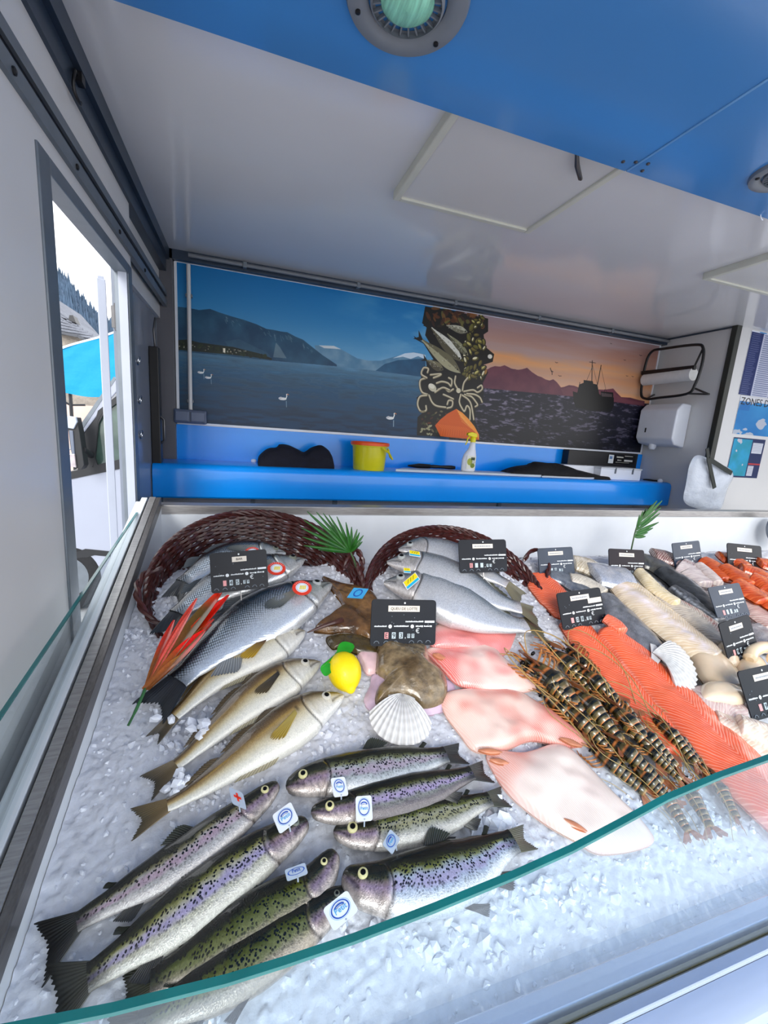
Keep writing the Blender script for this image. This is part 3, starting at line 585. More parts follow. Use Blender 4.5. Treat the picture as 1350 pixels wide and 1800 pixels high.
def cprof(name, label, cat, outline_px, y0, y1, mat, seed=1):
    """soft heap: silhouette traced upright at y0 and bulged back to y1"""
    top = catmull([onY(*p, (y0+y1)/2)[[0, 2]] for p in outline_px], 60); nv = 14; V = []
    for x, z in top:
        hz = max(z-CT, .002)
        for k in range(nv):
            a = math.pi*k/(nv-1); q = fbm(np.array(x), np.array(a), 9, seed)
            V.append((x, (y0+y1)/2-math.cos(a)*(y1-y0)/2*(.75+.4*q)*min(1, (hz/.03)**.5), CT+hz*math.sin(a)**.7*(.9+.12*q if 0 < k < nv-1 else 1)))
    return tag(build_np(name, np.array(V), gridF(60, nv), mat), label, cat)
cprof('folded_cloth', 'dark navy heap of folded cloth on the blue counter', 'cloth', [(453, 812), (456, 800), (470, 788), (486, 785), (492, 780), (508, 782), (525, 790), (535, 794), (547, 786), (560, 781), (570, 784), (580, 794), (583, 808), (583, 818)], 2.90, 3.12, mt_navy, 3)
nb = tag(MB().lathe([(.018, 0), (.02, .01), (.012, .02)], onZ(446, 812, CT), (0, 0, 1), 12).build('bottle_cap', mt_white, smooth=True), 'tiny white cap on the blue counter left of the navy cloth', 'cap')
# yellow bucket
c = onZ(649, 822, CT); c = np.array([c[0], 2.98, CT]); rb = (onY(680, 820, 2.98)[0]-onY(620, 820, 2.98)[0])/2; hb = onY(649, 778, 2.98-rb)[2]-CT-.0
cx = (onY(680, 800, 2.98)[0]+onY(618, 800, 2.98)[0])/2
bk = thing('bucket', 'yellow plastic bucket with an orange lid on the blue counter', 'bucket', (cx, 2.98, CT))
my = M('translucent_yellow', S(214, 206, 20), rough=.3, noise=(5, .12), coat=.3)
MB().lathe([(rb*.86, 0), (rb*.88, .006), (rb*.93, hb*.5), (rb*.97, hb*.84), (rb*1.04, hb*.845), (rb*1.05, hb*.90)], (cx, 2.98, CT), (0, 0, 1), 40).build('bucket_body', my, bk, smooth=True)
MB().lathe([(rb*1.08, hb*.89), (rb*1.09, hb*.95), (rb*1.06, hb), (rb*.98, hb*1.0), (rb*.96, hb*.97)], (cx, 2.98, CT), (0, 0, 1), 40).build('lid', M('orange_plastic', S(232, 84, 24), rough=.35, noise=(9, .06)), bk, smooth=True)
MB().tube([(cx+rb*.45, 2.98-rb*.95, CT+hb*.83), (cx+rb*.8, 2.98-rb*1.0, CT+hb*.68), (cx+rb*1.12, 2.98-rb*.7, CT+hb*.45), (cx+rb*1.16, 2.98-rb*.2, CT+hb*.5), (cx+rb*1.06, 2.98, CT+hb*.8)], .007, 8).build('bucket_handle', my, bk, smooth=True)
# cutting boards
mt_board = M('white_cutting_board', S(196, 204, 210), rough=.35, noise=(6, .06))
c1 = [gx(676, 818), gx(706, 831), gx(985, 845), gx(930, 828)]
y_b = 3.0
q = [np.array([onZ(678, 817, CT)[0], 3.02]), np.array([onZ(706, 833, CT)[0], 2.875]), np.array([onZ(970, 843, CT)[0], 2.875]), np.array([onZ(900, 826, CT)[0], 3.06])]
cb = tag(MB().hexa([(*p, CT+.001) for p in q], [(*p, CT+.020) for p in q]).build('cutting_board', mt_board, bevel=.004), 'large white cutting board lying on the counter beside the bucket', 'board')
q = [np.array([onZ(985, 841, CT)[0], 2.98]), np.array([onZ(985, 846, CT)[0], 2.865]), np.array([onZ(1062, 848, CT)[0], 2.865]), np.array([onZ(1075, 842, CT)[0], 2.98])]
tag(MB().hexa([(*p, CT+.001) for p in q], [(*p, CT+.016) for p in q]).build('cutting_board', mt_board, bevel=.004), 'white board end sticking out under the black cloth', 'board')
kn = thing('boning_knife', 'black handled knife lying on the white cutting board', 'knife', (*onZ(725, 820, CT)[:2], CT+.021))
p1 = np.array([onZ(692, 818, CT)[0], 3.09, CT+.03]); p2 = np.array([onZ(728, 820, CT)[0], 3.07, CT+.034]); p3 = np.array([onZ(768, 822, CT)[0], 3.05, CT+.034])
MB().tube(catmull([p2, (p2+p3)/2, p3], 8), [.012, .014, .013, .012, .013, .015, .016, .012], 10).build('knife_handle', mt_black, kn, smooth=True)
MB().tube([p1, (p1+p2)/2, p2], [.006, .022, .018], 6).build('knife_sheath', mt_black, kn, smooth=True)
# spray bottle
sc = thing('spray_bottle', 'white spray bottle with a yellow trigger on the cutting board', 'bottle', (onY(823, 820, 2.93)[0], 2.93, CT+.02))
sx_ = ORG[sc][0]; k = (onY(823, 757, 2.93)[2]-onY(823, 822, 2.93)[2]); zb = CT+.021
def ovl(prof, cx, cy, n=28):
    V = []; 
    for (rx, ry, h, ox) in prof:
        for t in np.linspace(0, 2*math.pi, n, endpoint=False): V.append((cx+ox+rx*math.cos(t), cy+ry*math.sin(t), zb+h))
    V = np.array(V); F = gridF(len(prof), n, True); return V, F
V, F = ovl([(.001, .001, 0, 0), (.052, .030, 0, 0), (.058, .034, .01, 0), (.058, .034, .09, 0), (.050, .03, .13, .005), (.030, .024, .17, .015), (.022, .02, .205, .018), (.020, .018, .225, .018), (.001, .001, .226, .018)], sx_, 2.93)
build_np('bottle_body', V, F, mt_white, sc)
mg = print_mat('spray_label', (lambda pl: (pl.ell((30, 40), 26, 24, 0, (160, 170, 60)), pl.ell((60, 66), 22, 16, 0, (110, 130, 30)), pl.poly([(40, 10), (80, 10), (80, 30), (40, 30)], (40, 60, 30)), pl.line([(44, 40), (84, 40)], 3, (60, 60, 60)), pl.line([(44, 50), (80, 50)], 2, (90, 90, 80)), pl)[-1])(Pic(90, 90, (224, 226, 214))))
sheet('bottle_label', (sx_-.036, 2.93-.0355, zb+.02), (.076, 0, 0), (.0, 0, .10), .001, mg, mt_white, sc)
yl = M('yellow_trigger_plastic', S(240, 224, 20), rough=.35, noise=(9, .05))
MB().lathe([(.020, .222), (.022, .25), (.016, .262)], (sx_+.018, 2.93, zb), (0, 0, 1), 20).build('spray_collar', yl, sc, smooth=True)
MB().prism([(sx_+.045, 2.915, zb+.258), (sx_+.04, 2.915, zb+.288), (sx_+.0, 2.915, zb+.298), (sx_-.035, 2.915, zb+.29), (sx_-.038, 2.915, zb+.272), (sx_-.0, 2.915, zb+.262)], (0, .03, 0)).build('spray_head', yl, sc, bevel=.004)
MB().tube([(sx_-.012, 2.93, zb+.268), (sx_-.03, 2.93, zb+.245), (sx_-.034, 2.93, zb+.215), (sx_-.044, 2.93, zb+.20)], [.006, .005, .005, .004], 8).build('spray_trigger', yl, sc, smooth=True)
# black cloths
cprof('black_apron', 'flat black apron heap on the counter right of the spray bottle', 'cloth', [(888, 828), (905, 820), (930, 816), (940, 811), (960, 812), (985, 815), (1010, 824), (1040, 832), (1060, 836), (1063, 846)], 2.885, 3.10, mt_blk, 5)
# white box with black crate behind it
p1 = onY(1060, 826, 2.92); p2 = onY(1128, 826, 2.92); zt = onY(1094, 823, 2.92)[2]
wbx = thing('polystyrene_box', 'long white box at the right end of the blue counter', 'box', ((p1[0]+p2[0])/2, 2.96, CT))
MB().box((p1[0]-.36, 3.0, CT+.001), (p2[0]+.02, 3.10, zt)).build('box_base', mt_white, wbx, bevel=.004)
MB().box((p1[0]-.02, 2.92, CT+.001), (p2[0], 2.998, zt-.012)).build('box_front', mt_white, wbx, bevel=.004)
MB().box((p1[0]-.025, 2.915, zt-.012), (p2[0]+.005, 2.999, zt)).build('box_lid', M('box_lid_white', S(214, 218, 222), rough=.45, noise=(8, .04)), wbx, bevel=.003)
for x in (.3, .75): MB().box((p1[0]+(p2[0]-p1[0])*x, 2.912, zt-.05), (p1[0]+(p2[0]-p1[0])*x+.012, 2.921, zt)).build('box_clip', mt_alud, wbx)
q1 = onY(996, 800, 3.13)[0]; q2 = onY(1118, 800, 3.13)[0]; zq = onY(1060, 794, 3.13)[2]
kb = thing('black_crate', 'black crate with white labels standing behind the long white box', 'crate', ((q1+q2)/2, 3.15, CT))
MB().box((q1, 3.105, CT+.001), (q2, 3.185, zq)).build('crate_body', mt_black, kb, bevel=.005)
pl = Pic(200, 90, (14, 14, 18)); 
for (x, y, w, h, c) in [(6, 6, 36, 80, (206, 212, 214)), (62, 18, 50, 14, (190, 190, 180)), (120, 8, 60, 9, (160, 160, 150)), (70, 48, 30, 10, (170, 170, 160)), (120, 46, 62, 18, (200, 200, 194)), (60, 70, 100, 8, (120, 120, 110)), (12, 20, 20, 26, (90, 120, 160))]: pl.poly([(x, y), (x+w, y+2), (x+w, y+h), (x, y+h)], c)
xq = onY(1070, 800, 3.10)[0]; sheet('crate_label', (xq, 3.104, CT+.13), (q2-.03-xq, 0, 0), (0, 0, zq-.015-CT-.13), .002, print_mat('crate_labels', pl), mt_black, kb)
cprof('black_cloth', 'low black cloth on the counter between white box and plastic bag', 'cloth', [(1132, 848), (1140, 842), (1155, 844), (1165, 838), (1180, 838), (1195, 842), (1206, 850), (1208, 852)], 2.90, 3.08, mt_blk, 8)
tag(MB().lathe([(.02, 0), (.022, .015), (.01, .028)], (onZ(1158, 847, CT)[0], 2.89, CT), (0, 0, 1), 12).build('bottle_cap', mt_white, smooth=True), 'tiny white cap on the counter right of the white box', 'cap')
# clear bag hung by a black strap
pb = thing('plastic_bag', 'clear crumpled plastic bag hung on a black strap, right of counter', 'bag', onY(1240, 895, 2.50))
O = [onY(*p, 2.50) for p in [(1228, 800), (1213, 815), (1206, 850), (1202, 880), (1222, 893), (1262, 899), (1274, 870), (1288, 830), (1262, 815)]]
Pc = catmull_closed([(o[0], o[2]) for o in O], 48); cc = Pc.mean(0); V = []
for sgn in (1, -1):
    for r in np.linspace(1, 0, 12):
        q = cc+(Pc-cc)*r; bul = .05*(1-r**2)**.5; wr = .035*(fbm(q[:, 0], q[:, 1], 11, 61, 3)-.5)*(1-r**6); V.append(np.column_stack([q[:, 0], 2.50-sgn*(bul+wr), q[:, 1]]))
V = np.vstack(V); F = np.vstack([gridF(12, 48, True), gridF(12, 48, True)[:, ::-1]+12*48])
mbag = M('clear_film', S(214, 222, 234), rough=.18, noise=(9, .08), bump=(22, .6, .02), coat=.5); 
nb_ = mbag.node_tree.nodes; bs = nb_['Principled BSDF']; bs.inputs['Alpha'].default_value = .82
build_np('bag_film', V, F, mbag, pb)
w1 = onY(1243, 788, 2.44); w2 = onY(1245, 806, 2.44); w3 = onY(1256, 858, 2.42); w4 = onY(1286, 832, 2.44)
MB().bar(w1, w2, .03, .006, up=(0, 1, 0)).bar(w2, w3, .035, .006, up=(0, 1, 0)).bar(w2, w4, .035, .006, up=(0, 1, 0)).build('bag_strap', M('dark_green_strap', S(14, 26, 20), rough=.5, noise=(20, .2)), pb)
# round grey thing at the right edge of the case (scale pan)
# ------------------------------------------------------------------ outside, seen through the side door
gm = M('pale_paving', S(190, 190, 192), rough=.8, noise=(1.2, .15), bump=(30, .3, .01))
struct(MB().box((-60, -30, GZ-.1), (40, 60, GZ)).build('ground', gm))
# white van parked beyond the door, its side parallel to the truck, nose to the left
VY = 4.6
def V_(px, py, y=VY): return onY(px, py, y)
vn = thing('van', 'white van with black mirror parked outside the open side door', 'van', (-.9, VY+.8, GZ))
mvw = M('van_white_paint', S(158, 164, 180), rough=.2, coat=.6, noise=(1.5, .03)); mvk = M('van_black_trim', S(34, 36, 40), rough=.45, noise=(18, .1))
def side(pts, name, mat, ext=1.7, y=VY, bevel=.0): return MB().prism([V_(*p, y) for p in pts], (0, ext, 0)).build(name, mat, vn, bevel=bevel)
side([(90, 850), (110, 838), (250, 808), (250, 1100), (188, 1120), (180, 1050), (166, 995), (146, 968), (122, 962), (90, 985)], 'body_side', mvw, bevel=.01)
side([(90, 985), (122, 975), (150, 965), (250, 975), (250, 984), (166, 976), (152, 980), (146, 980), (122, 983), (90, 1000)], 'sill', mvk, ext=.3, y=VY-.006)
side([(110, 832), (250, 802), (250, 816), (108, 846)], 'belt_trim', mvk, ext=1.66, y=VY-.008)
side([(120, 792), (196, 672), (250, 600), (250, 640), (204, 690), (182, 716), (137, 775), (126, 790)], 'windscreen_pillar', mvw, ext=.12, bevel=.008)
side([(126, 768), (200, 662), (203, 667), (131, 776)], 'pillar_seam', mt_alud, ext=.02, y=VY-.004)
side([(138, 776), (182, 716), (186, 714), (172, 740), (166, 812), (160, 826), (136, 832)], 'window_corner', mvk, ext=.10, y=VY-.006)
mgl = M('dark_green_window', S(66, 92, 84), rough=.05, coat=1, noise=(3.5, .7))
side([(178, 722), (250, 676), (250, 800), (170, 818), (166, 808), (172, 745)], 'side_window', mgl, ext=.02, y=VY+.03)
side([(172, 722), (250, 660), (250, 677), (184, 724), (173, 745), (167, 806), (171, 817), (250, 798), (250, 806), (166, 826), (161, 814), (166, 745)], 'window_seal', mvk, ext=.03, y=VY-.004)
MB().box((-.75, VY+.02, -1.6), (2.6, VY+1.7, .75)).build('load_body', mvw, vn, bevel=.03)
MYv = VY-.25
def mir(pts, name, mat, e, y=MYv): return MB().prism([V_(*p, y) for p in pts], (0, e, 0)).build(name, mat, vn, bevel=.004)
mir([(116, 742), (121, 732), (134, 734), (140, 760), (148, 818), (143, 826), (132, 822), (124, 790), (120, 758)], 'mirror_housing', mvk, .12)
mir([(114, 740), (118, 731), (133, 733), (135, 742), (129, 754), (117, 752)], 'mirror_cap', M('mirror_cap_grey', S(176, 186, 202), rough=.3, noise=(9, .05)), .03, MYv-.02)
mir([(121, 756), (128, 757), (133, 820), (126, 800)], 'mirror_face', M('mirror_face_grey', S(104, 112, 128), rough=.3, noise=(9, .05)), .02, MYv-.012)
mir([(119, 798), (131, 798), (134, 822), (122, 820)], 'mirror_glass', M('mirror_glass_pale', S(200, 190, 194), rough=.1, metal=.4, noise=(14, .3)), .02, MYv-.02)
MB().tube([V_(144, 790, MYv+.05), V_(160, 800, VY)], .03, 10).build('mirror_arm', mvk, vn, smooth=True)
wc = np.array([V_(118, 1060)[0]-.02, VY+.02, GZ+.36])
MB().lathe([(.21, .01), (.22, .02), (.31, .025), (.345, .0), (.36, -.04), (.36, -.18), (.33, -.2)], wc, (0, -1, 0), 40).build('wheel', M('tyre_rubber', S(30, 31, 34), rough=.8, noise=(30, .15), bump=(50, .3, .01)), vn, smooth=True)
MB().lathe([(.21, .012), (.17, -.01), (.06, .0), (.03, .02)], wc, (0, -1, 0), 30).build('hub_cap', mt_alud, vn, smooth=True)
# turquoise market canopy
cp = thing('market_canopy', 'turquoise canopy of a market stall behind the van', 'canopy', (-2.6, 9.2, GZ))
CXp = 9.
tq = M('turquoise_fabric', S(0, 138, 182), rough=.7, noise=(1.0, .08), bump=(2.5, .4, .1))
def C_(px, py, x=CXp): return onY(px, py, x)
top = [C_(60, 650), C_(104, 614), C_(190, 588), C_(260, 560)]; mid = [C_(60, 672), C_(104, 640), C_(190, 622), C_(260, 610)]; low = [C_(60, 700), C_(104, 690), C_(165, 698), C_(260, 690)]
V = []; tp_ = catmull(top, 30); md_ = catmull(mid, 30); lw_ = catmull(low, 30)
for k in range(30):
    for j, t_ in enumerate(np.linspace(0, 1, 12)):
        if t_ < .5: p = tp_[k]*(1-2*t_)+md_[k]*2*t_; off = -1.6*(1-2*t_)
        else: p = md_[k]*(2-2*t_)+lw_[k]*(2*t_-1); off = 0
        sag = .05*math.sin(k*.9+j)*.3; V.append(p+np.array([0, -sag*.5, 0]))
V = np.array(V); nV = len(V); V2 = V+np.array([0, .03, 0]); build_np('canopy_cloth', np.vstack([V, V2]), np.vstack([gridF(30, 12), gridF(30, 12)[:, ::-1]+nV]), tq, cp)
V = np.array([[q+np.array([0, 0, 0]), q+np.array([-1.3, 3.0, -.1])] for q in tp_]).reshape(-1, 3); V2 = V-np.array([0, 0, .03]); build_np('canopy_roof', np.vstack([V, V2]), np.vstack([gridF(30, 2), gridF(30, 2)[:, ::-1]+60]), tq, cp)
MB().tube(tp_, .018, 6).build('canopy_piping', mt_white, cp, smooth=True)
for px in (124, 300):
    q = C_(px, 700, CXp+.1); MB().tube([(q[0], q[1], GZ), (q[0], q[1], q[2]+.3)], .03, 8).build('canopy_pole', mvk, cp)
q1 = C_(104, 702, CXp+.1); q2 = C_(150, 712, CXp+.1); q3 = C_(124, 745, CXp+.1)
MB().tube([q1, C_(124, 712, CXp+.1), q2], .02, 6).build('canopy_strut', mvk, cp)
# stone house with grey roof
hs = thing('house', 'old stone house with grey slate roof behind the turquoise canopy', 'house', (-8, 27, GZ))
HX = 26.
def H_(px, py, x=HX): return onY(px, py, x)
mrf = M('grey_roof_slates', S(112, 116, 126), rough=.8, noise=(2, .2), bump=(6, .6, .2)); mst = M('rubble_stone', S(150, 142, 132), rough=.9, noise=(1.6, .4), bump=(3, .8, .2))
wallp = [H_(60, 600), H_(104, 588), H_(140, 592), H_(166, 605), H_(300, 660), H_(300, 720), H_(60, 720)]
MB().prism(wallp, (0, 6, 0)).build('stone_wall', mst, hs)
rp = [H_(60, 500), H_(102, 546), H_(172, 598), H_(168, 604), H_(136, 592), H_(104, 584), H_(60, 580)]
MB().prism([p+np.array([0, -.25, 0]) for p in rp], (0, 6.5, 0)).build('roof', mrf, hs)
for k in range(7):
    a = H_(95, 548+k*6, HX-.28); b = H_(min(170, 118+k*9), 562+k*5.4, HX-.28); MB().bar(a, b, .10, .10).build('slate_course', mrf, hs)
MB().bar(H_(98, 583, HX-.35), H_(137, 591, HX-.35), .12, .12).bar(H_(137, 591, HX-.35), H_(168, 606, HX-.35), .12, .12).build('gutter', M('dark_gutter', S(62, 66, 74), rough=.5, noise=(9, .1)), hs)
MB().prism([H_(120, 562, HX-.4), H_(122, 554, HX-.4), H_(128, 554, HX-.4), H_(134, 568, HX-.4)], (0, .6, 0)).build('roof_dormer', mvk, hs)
# pink building glimpsed low
mb_ = tag(MB().box((-6.5, 14.2, GZ), (-3.2, 17, .1)).build('market_building', M('pale_pink_render', S(206, 178, 166), rough=.9, noise=(2, .1))), 'low pale pink building glimpsed under the turquoise canopy', 'building')
# forested mountain, with fir trees standing on it
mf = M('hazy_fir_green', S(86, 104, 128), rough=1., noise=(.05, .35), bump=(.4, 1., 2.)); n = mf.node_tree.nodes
def ridge_y(px): return float(np.interp(px, [40, 92, 106, 122, 136, 150, 165, 178, 190, 260, 400], [440, 474, 480, 494, 514, 530, 545, 556, 562, 600, 640]))
VV = []; nx_, nz_ = 90, 40
for i, px in enumerate(np.linspace(40, 400, nx_)):
    for j, t_ in enumerate(np.linspace(0, 1, nz_)):
        X_ = 190-t_*100; py = ridge_y(px)*(1-t_)+t_*700; p = onY(px, py, X_); VV.append(p+np.array([0, 0, 1.5*(fbm(np.array(px), np.array(t_*60), .12, 71)-.5)*(1 if j else .6)]))
VV = np.array(VV); 
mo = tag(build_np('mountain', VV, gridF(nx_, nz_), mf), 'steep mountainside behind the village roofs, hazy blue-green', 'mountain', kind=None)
ft = MB(); rg = random.Random(3)
for k in range(3600):
    px = rg.uniform(60, 260); t_ = rg.random()**1.2*.75; X_ = 190-t_*100; py = ridge_y(px)*(1-t_)+t_*700; b = onY(px, py, X_); h = rg.uniform(.9, 2.6)*(1 if rg.random() > .12 else 1.5); r = h*.17
    ft.add([b+np.array([0, 0, h])]+[b+np.array([r*math.cos(a), r*math.sin(a), -1.]) for a in np.linspace(0, 2*math.pi, 5, endpoint=False)], [(0, i+1, (i+1) % 5+1) for i in range(5)])
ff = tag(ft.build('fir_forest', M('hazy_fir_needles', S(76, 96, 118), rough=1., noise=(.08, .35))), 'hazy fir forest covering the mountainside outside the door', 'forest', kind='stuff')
# ------------------------------------------------------------------ refrigerated display case
IX0 = -.338; YR = 2.04; YF = .425; XC1 = 4.2
def RK(y, k): return (y*math.sin(TL2)+k)/math.cos(TL2)       # height of the sloping side rail (slope TL2) at depth y
TL2 = math.radians(17.7)
dc = thing('display_case', 'steel framed refrigerated fish display case full of ice', 'display case', (1.5, 1.2, -1.5))
def sloped(x0, x1, k0, k1, y0=.40, y1=YR):
    return [(x0, y0, RK(y0, k0)), (x1, y0, RK(y0, k0)), (x1, y1, RK(y1, k0)), (x0, y1, RK(y1, k0))], [(x0, y0, RK(y0, k1)), (x1, y0, RK(y0, k1)), (x1, y1, RK(y1, k1)), (x0, y1, RK(y1, k1))]
def slp(name, x0, x1, k0, k1, m, y0=.40, y1=YR, bevel=0): return MB().hexa(*sloped(x0, x1, k0, k1, y0, y1)).build(name, m, dc, bevel=bevel)
slp('side_liner', IX0-.004, IX0-.0005, -1.35, -1.0, mt_caseW)
slp('side_rail', IX0-.045, IX0-.020, -1.0, -.955, mt_steel, bevel=.002)
slp('inner_rail', IX0-.0195, IX0, -1.0, -.957, M('dark_steel', S(112, 108, 106), rough=.32, metal=.6, noise=(18, .2), stretch=(14, 1, 14)), bevel=.002)
slp('rail_channel', IX0-.052, IX0-.046, -1.02, -.972, mt_black)
slp('glass_track', IX0-.076, IX0-.053, -1.03, -.958, M('bright_track', S(226, 230, 234), rough=.35, metal=.15, noise=(10, .06)), bevel=.002)
slp('track_lip', IX0-.098, IX0-.080, -1.05, -.975, M('bright_track_lip', S(232, 236, 240), rough=.35, metal=.1, noise=(10, .06)), bevel=.002)
slp('side_panel', IX0-.098, IX0-.046, -1.6, -1.05, mt_white)
# back rail, back liner
BT = -.388
MB().box((IX0-.07, YR+.0, BT-.045), (XC1, YR+.075, BT)).build('back_rail', mt_steel, dc, bevel=.004)
MB().box((IX0-.004, YR-.012, -1.0), (XC1, YR, BT-.04)).build('back_liner', mt_caseW, dc)
MB().box((IX0-.10, YR-.005, -1.4), (XC1, YR+.06, BT-.046)).build('rear_body', mt_white, dc)
# end cap of the corner, folded sheet tip
cz = RK(YR, -.955)
MB().prism([(IX0-.085, YR+.005, BT+.003), (IX0+.01, YR+.005, BT+.003), (IX0-.005, YR-.03, BT-.006), (IX0-.02, YR-.065, BT-.04), (IX0-.03, YR-.03, BT-.008), (IX0-.085, YR-.03, BT-.008)], (0, 0, -.004)).build('corner_cap', mt_steel, dc)
# front: inner ledge, groove, outer profile and sloping apron
FX0 = IX0-.10
mt_fr = M('flap_tinted_aluminium', S(184, 196, 216), rough=.2, metal=.75, noise=(8, .05), stretch=(1, 10, 10))  # pale blue in the base colour stands in for the flap's reflection
ZI = onY(1100, 1676, .43)[2]
MB().box((FX0, .398, ZI-.25), (XC1, .432, ZI)).build('front_ledge', mt_fr, dc, bevel=.003)
gq = onY(1200, 1692, .395)
MB().box((FX0, .3840, ZI-.05), (XC1, .3915, ZI-.004)).build('seal_groove', M('olive_rubber_seal', S(92, 92, 74), rough=.6, noise=(14, .15)), dc)
MB().box((FX0, .3625, ZI-.2), (XC1, .3838, ZI-.007)).build('seal_lip', mt_fr, dc, bevel=.003)
MB().prism([(FX0, .362, ZI-.016), (FX0, .362, ZI-.2), (FX0, .305, ZI-.2), (FX0, .305, ZI-.045), (FX0, .312, ZI-.034)], (XC1-FX0, 0, 0)).build('front_rail', mt_fr, dc)
MB().prism([(FX0, .305, ZI-.05), (FX0, .305, ZI-.2), (FX0, .285, ZI-.2), (FX0, .285, ZI-.052)], (XC1-FX0, 0, 0)).build('front_step', mt_fr, dc)
MB().prism([(FX0, .285, ZI-.055), (FX0, .285, -1.9), (FX0, .05, -1.9), (FX0, .12, ZI-.13), (FX0, .15, ZI-.09)], (XC1-FX0, 0, 0)).build('front_apron', mt_white, dc)
# side glass pane and front glass pane
GXs = -.400
def gz_side(y): return np.interp(y, [.40, .83, 1.90], [-.600, -.541, -.392])
P = [(GXs, y, RK(y, -1.0)) for y in (.402, 1.94)]
gl = MB().prism([(GXs, .402, RK(.402, -1.0)), (GXs, 1.93, RK(1.93, -1.0)), (GXs, 1.90, gz_side(1.90)-.004), (GXs, .83, gz_side(.83)-.004), (GXs, .402, gz_side(.402)-.004)], (-.008, 0, 0)).build('side_glass', mt_glass, dc)
MB().hexa([(GXs-.008, .402, gz_side(.402)-.004), (GXs, .402, gz_side(.402)-.004), (GXs, 1.90, gz_side(1.9)-.004), (GXs-.008, 1.90, gz_side(1.9)-.004)], [(GXs-.008, .402, gz_side(.402)), (GXs, .402, gz_side(.402)), (GXs, 1.90, gz_side(1.9)), (GXs-.008, 1.90, gz_side(1.9))]).build('glass_edge', mt_gedge, gl)
YG = .392
gp = [(0, 1801), (200, 1762), (400, 1712), (500, 1681), (620, 1641), (760, 1588), (900, 1531), (1000, 1486), (1085, 1441), (1167, 1397), (1260, 1358), (1350, 1326), (1450, 1293), (1600, 1250), (1750, 1215), (1900, 1180), (2020, 1155)]
top = [onY(px, py, YG) for px, py in gp]; top = [np.array([GXs-.008, YG, top[0][2]])]+top
top = [np.array([p[0], YG, p[2]]) for p in top]
for i in range(len(top)-1): pass
gf = MB(); n = len(top); vs = []
for p in top: vs += [(p[0], YG, ZI-.03), (p[0], YG, p[2]-.005), (p[0], YG-.008, p[2]-.005), (p[0], YG-.008, ZI-.03)]
gf.add(vs, [(4*i+k, 4*i+4+k, 4*i+4+(k+1) % 4, 4*i+(k+1) % 4) for i in range(n-1) for k in range(4)]+[(0, 1, 2, 3), (4*n-1, 4*n-2, 4*n-3, 4*n-4)])
fg = gf.build('front_glass', glass_mat('front_glass_clear', (.90, .95, .98)), dc)
vs = []
for p in top: vs += [(p[0], YG+.0005, p[2]-.005), (p[0], YG+.0005, p[2]), (p[0], YG-.0085, p[2]), (p[0], YG-.0085, p[2]-.005)]
MB().add(vs, [(4*i+k, 4*i+4+k, 4*i+4+(k+1) % 4, 4*i+(k+1) % 4) for i in range(n-1) for k in range(4)]+[(0, 1, 2, 3), (4*n-1, 4*n-2, 4*n-3, 4*n-4)]).build('glass_edge', mt_gedge, fg)

# ------------------------------------------------------------------ crushed ice
def iceW(u, v):
    """height of the ice above the bed plane, in plane coordinates u, v"""
    w = .018*(fbm(u, v, 3.2, 101, 3)-.5)+.010*(fbm(u, v, 11, 105, 2)-.5)
    vr = 1.43; w = w-sstep(vr, vr+.24, v)*.26
    # mound of ice inside each basket
    for (bu, bv, ru, rv, h) in BASK: 
        d2 = ((u-bu)/ru)**2+((v-bv)/rv)**2; w = w+h*np.exp(-d2*d2*1.2)
    return w
BASK = []
def ice_mat(name, chunk=False):
    m = M(name, S(218, 219, 226), rough=.2, spec=.8, noise=(45, .12), coat=.25)
    n = m.node_tree.nodes; L = m.node_tree.links; b = n['Principled BSDF']; tc = n.new('ShaderNodeTexCoord')
    v1 = n.new('ShaderNodeTexVoronoi'); v1.feature = 'F1'; v1.inputs['Scale'].default_value = 95; L.new(tc.outputs['Object'], v1.inputs['Vector'])
    v2 = n.new('ShaderNodeTexNoise'); v2.inputs['Scale'].default_value = 160; L.new(tc.outputs['Object'], v2.inputs['Vector'])
    b1 = n.new('ShaderNodeBump'); b1.inputs['Strength'].default_value = .8; b1.inputs['Distance'].default_value = .006; L.new(v1.outputs['Color'], b1.inputs['Height'])
    b2 = n.new('ShaderNodeBump'); b2.inputs['Strength'].default_value = .35; b2.inputs['Distance'].default_value = .003; L.new(v2.outputs['Fac'], b2.inputs['Height']); L.new(b1.outputs[0], b2.inputs['Normal']); L.new(b2.outputs[0], b.inputs['Normal'])
    b.inputs['Emission Strength'].default_value = 0
    return m
mt_ice = ice_mat('crushed_ice')
mt_icec = M('clear_ice_lump', S(228, 230, 238), rough=.1, spec=.8, noise=(60, .08), bump=(70, .3, .004), coat=.2)

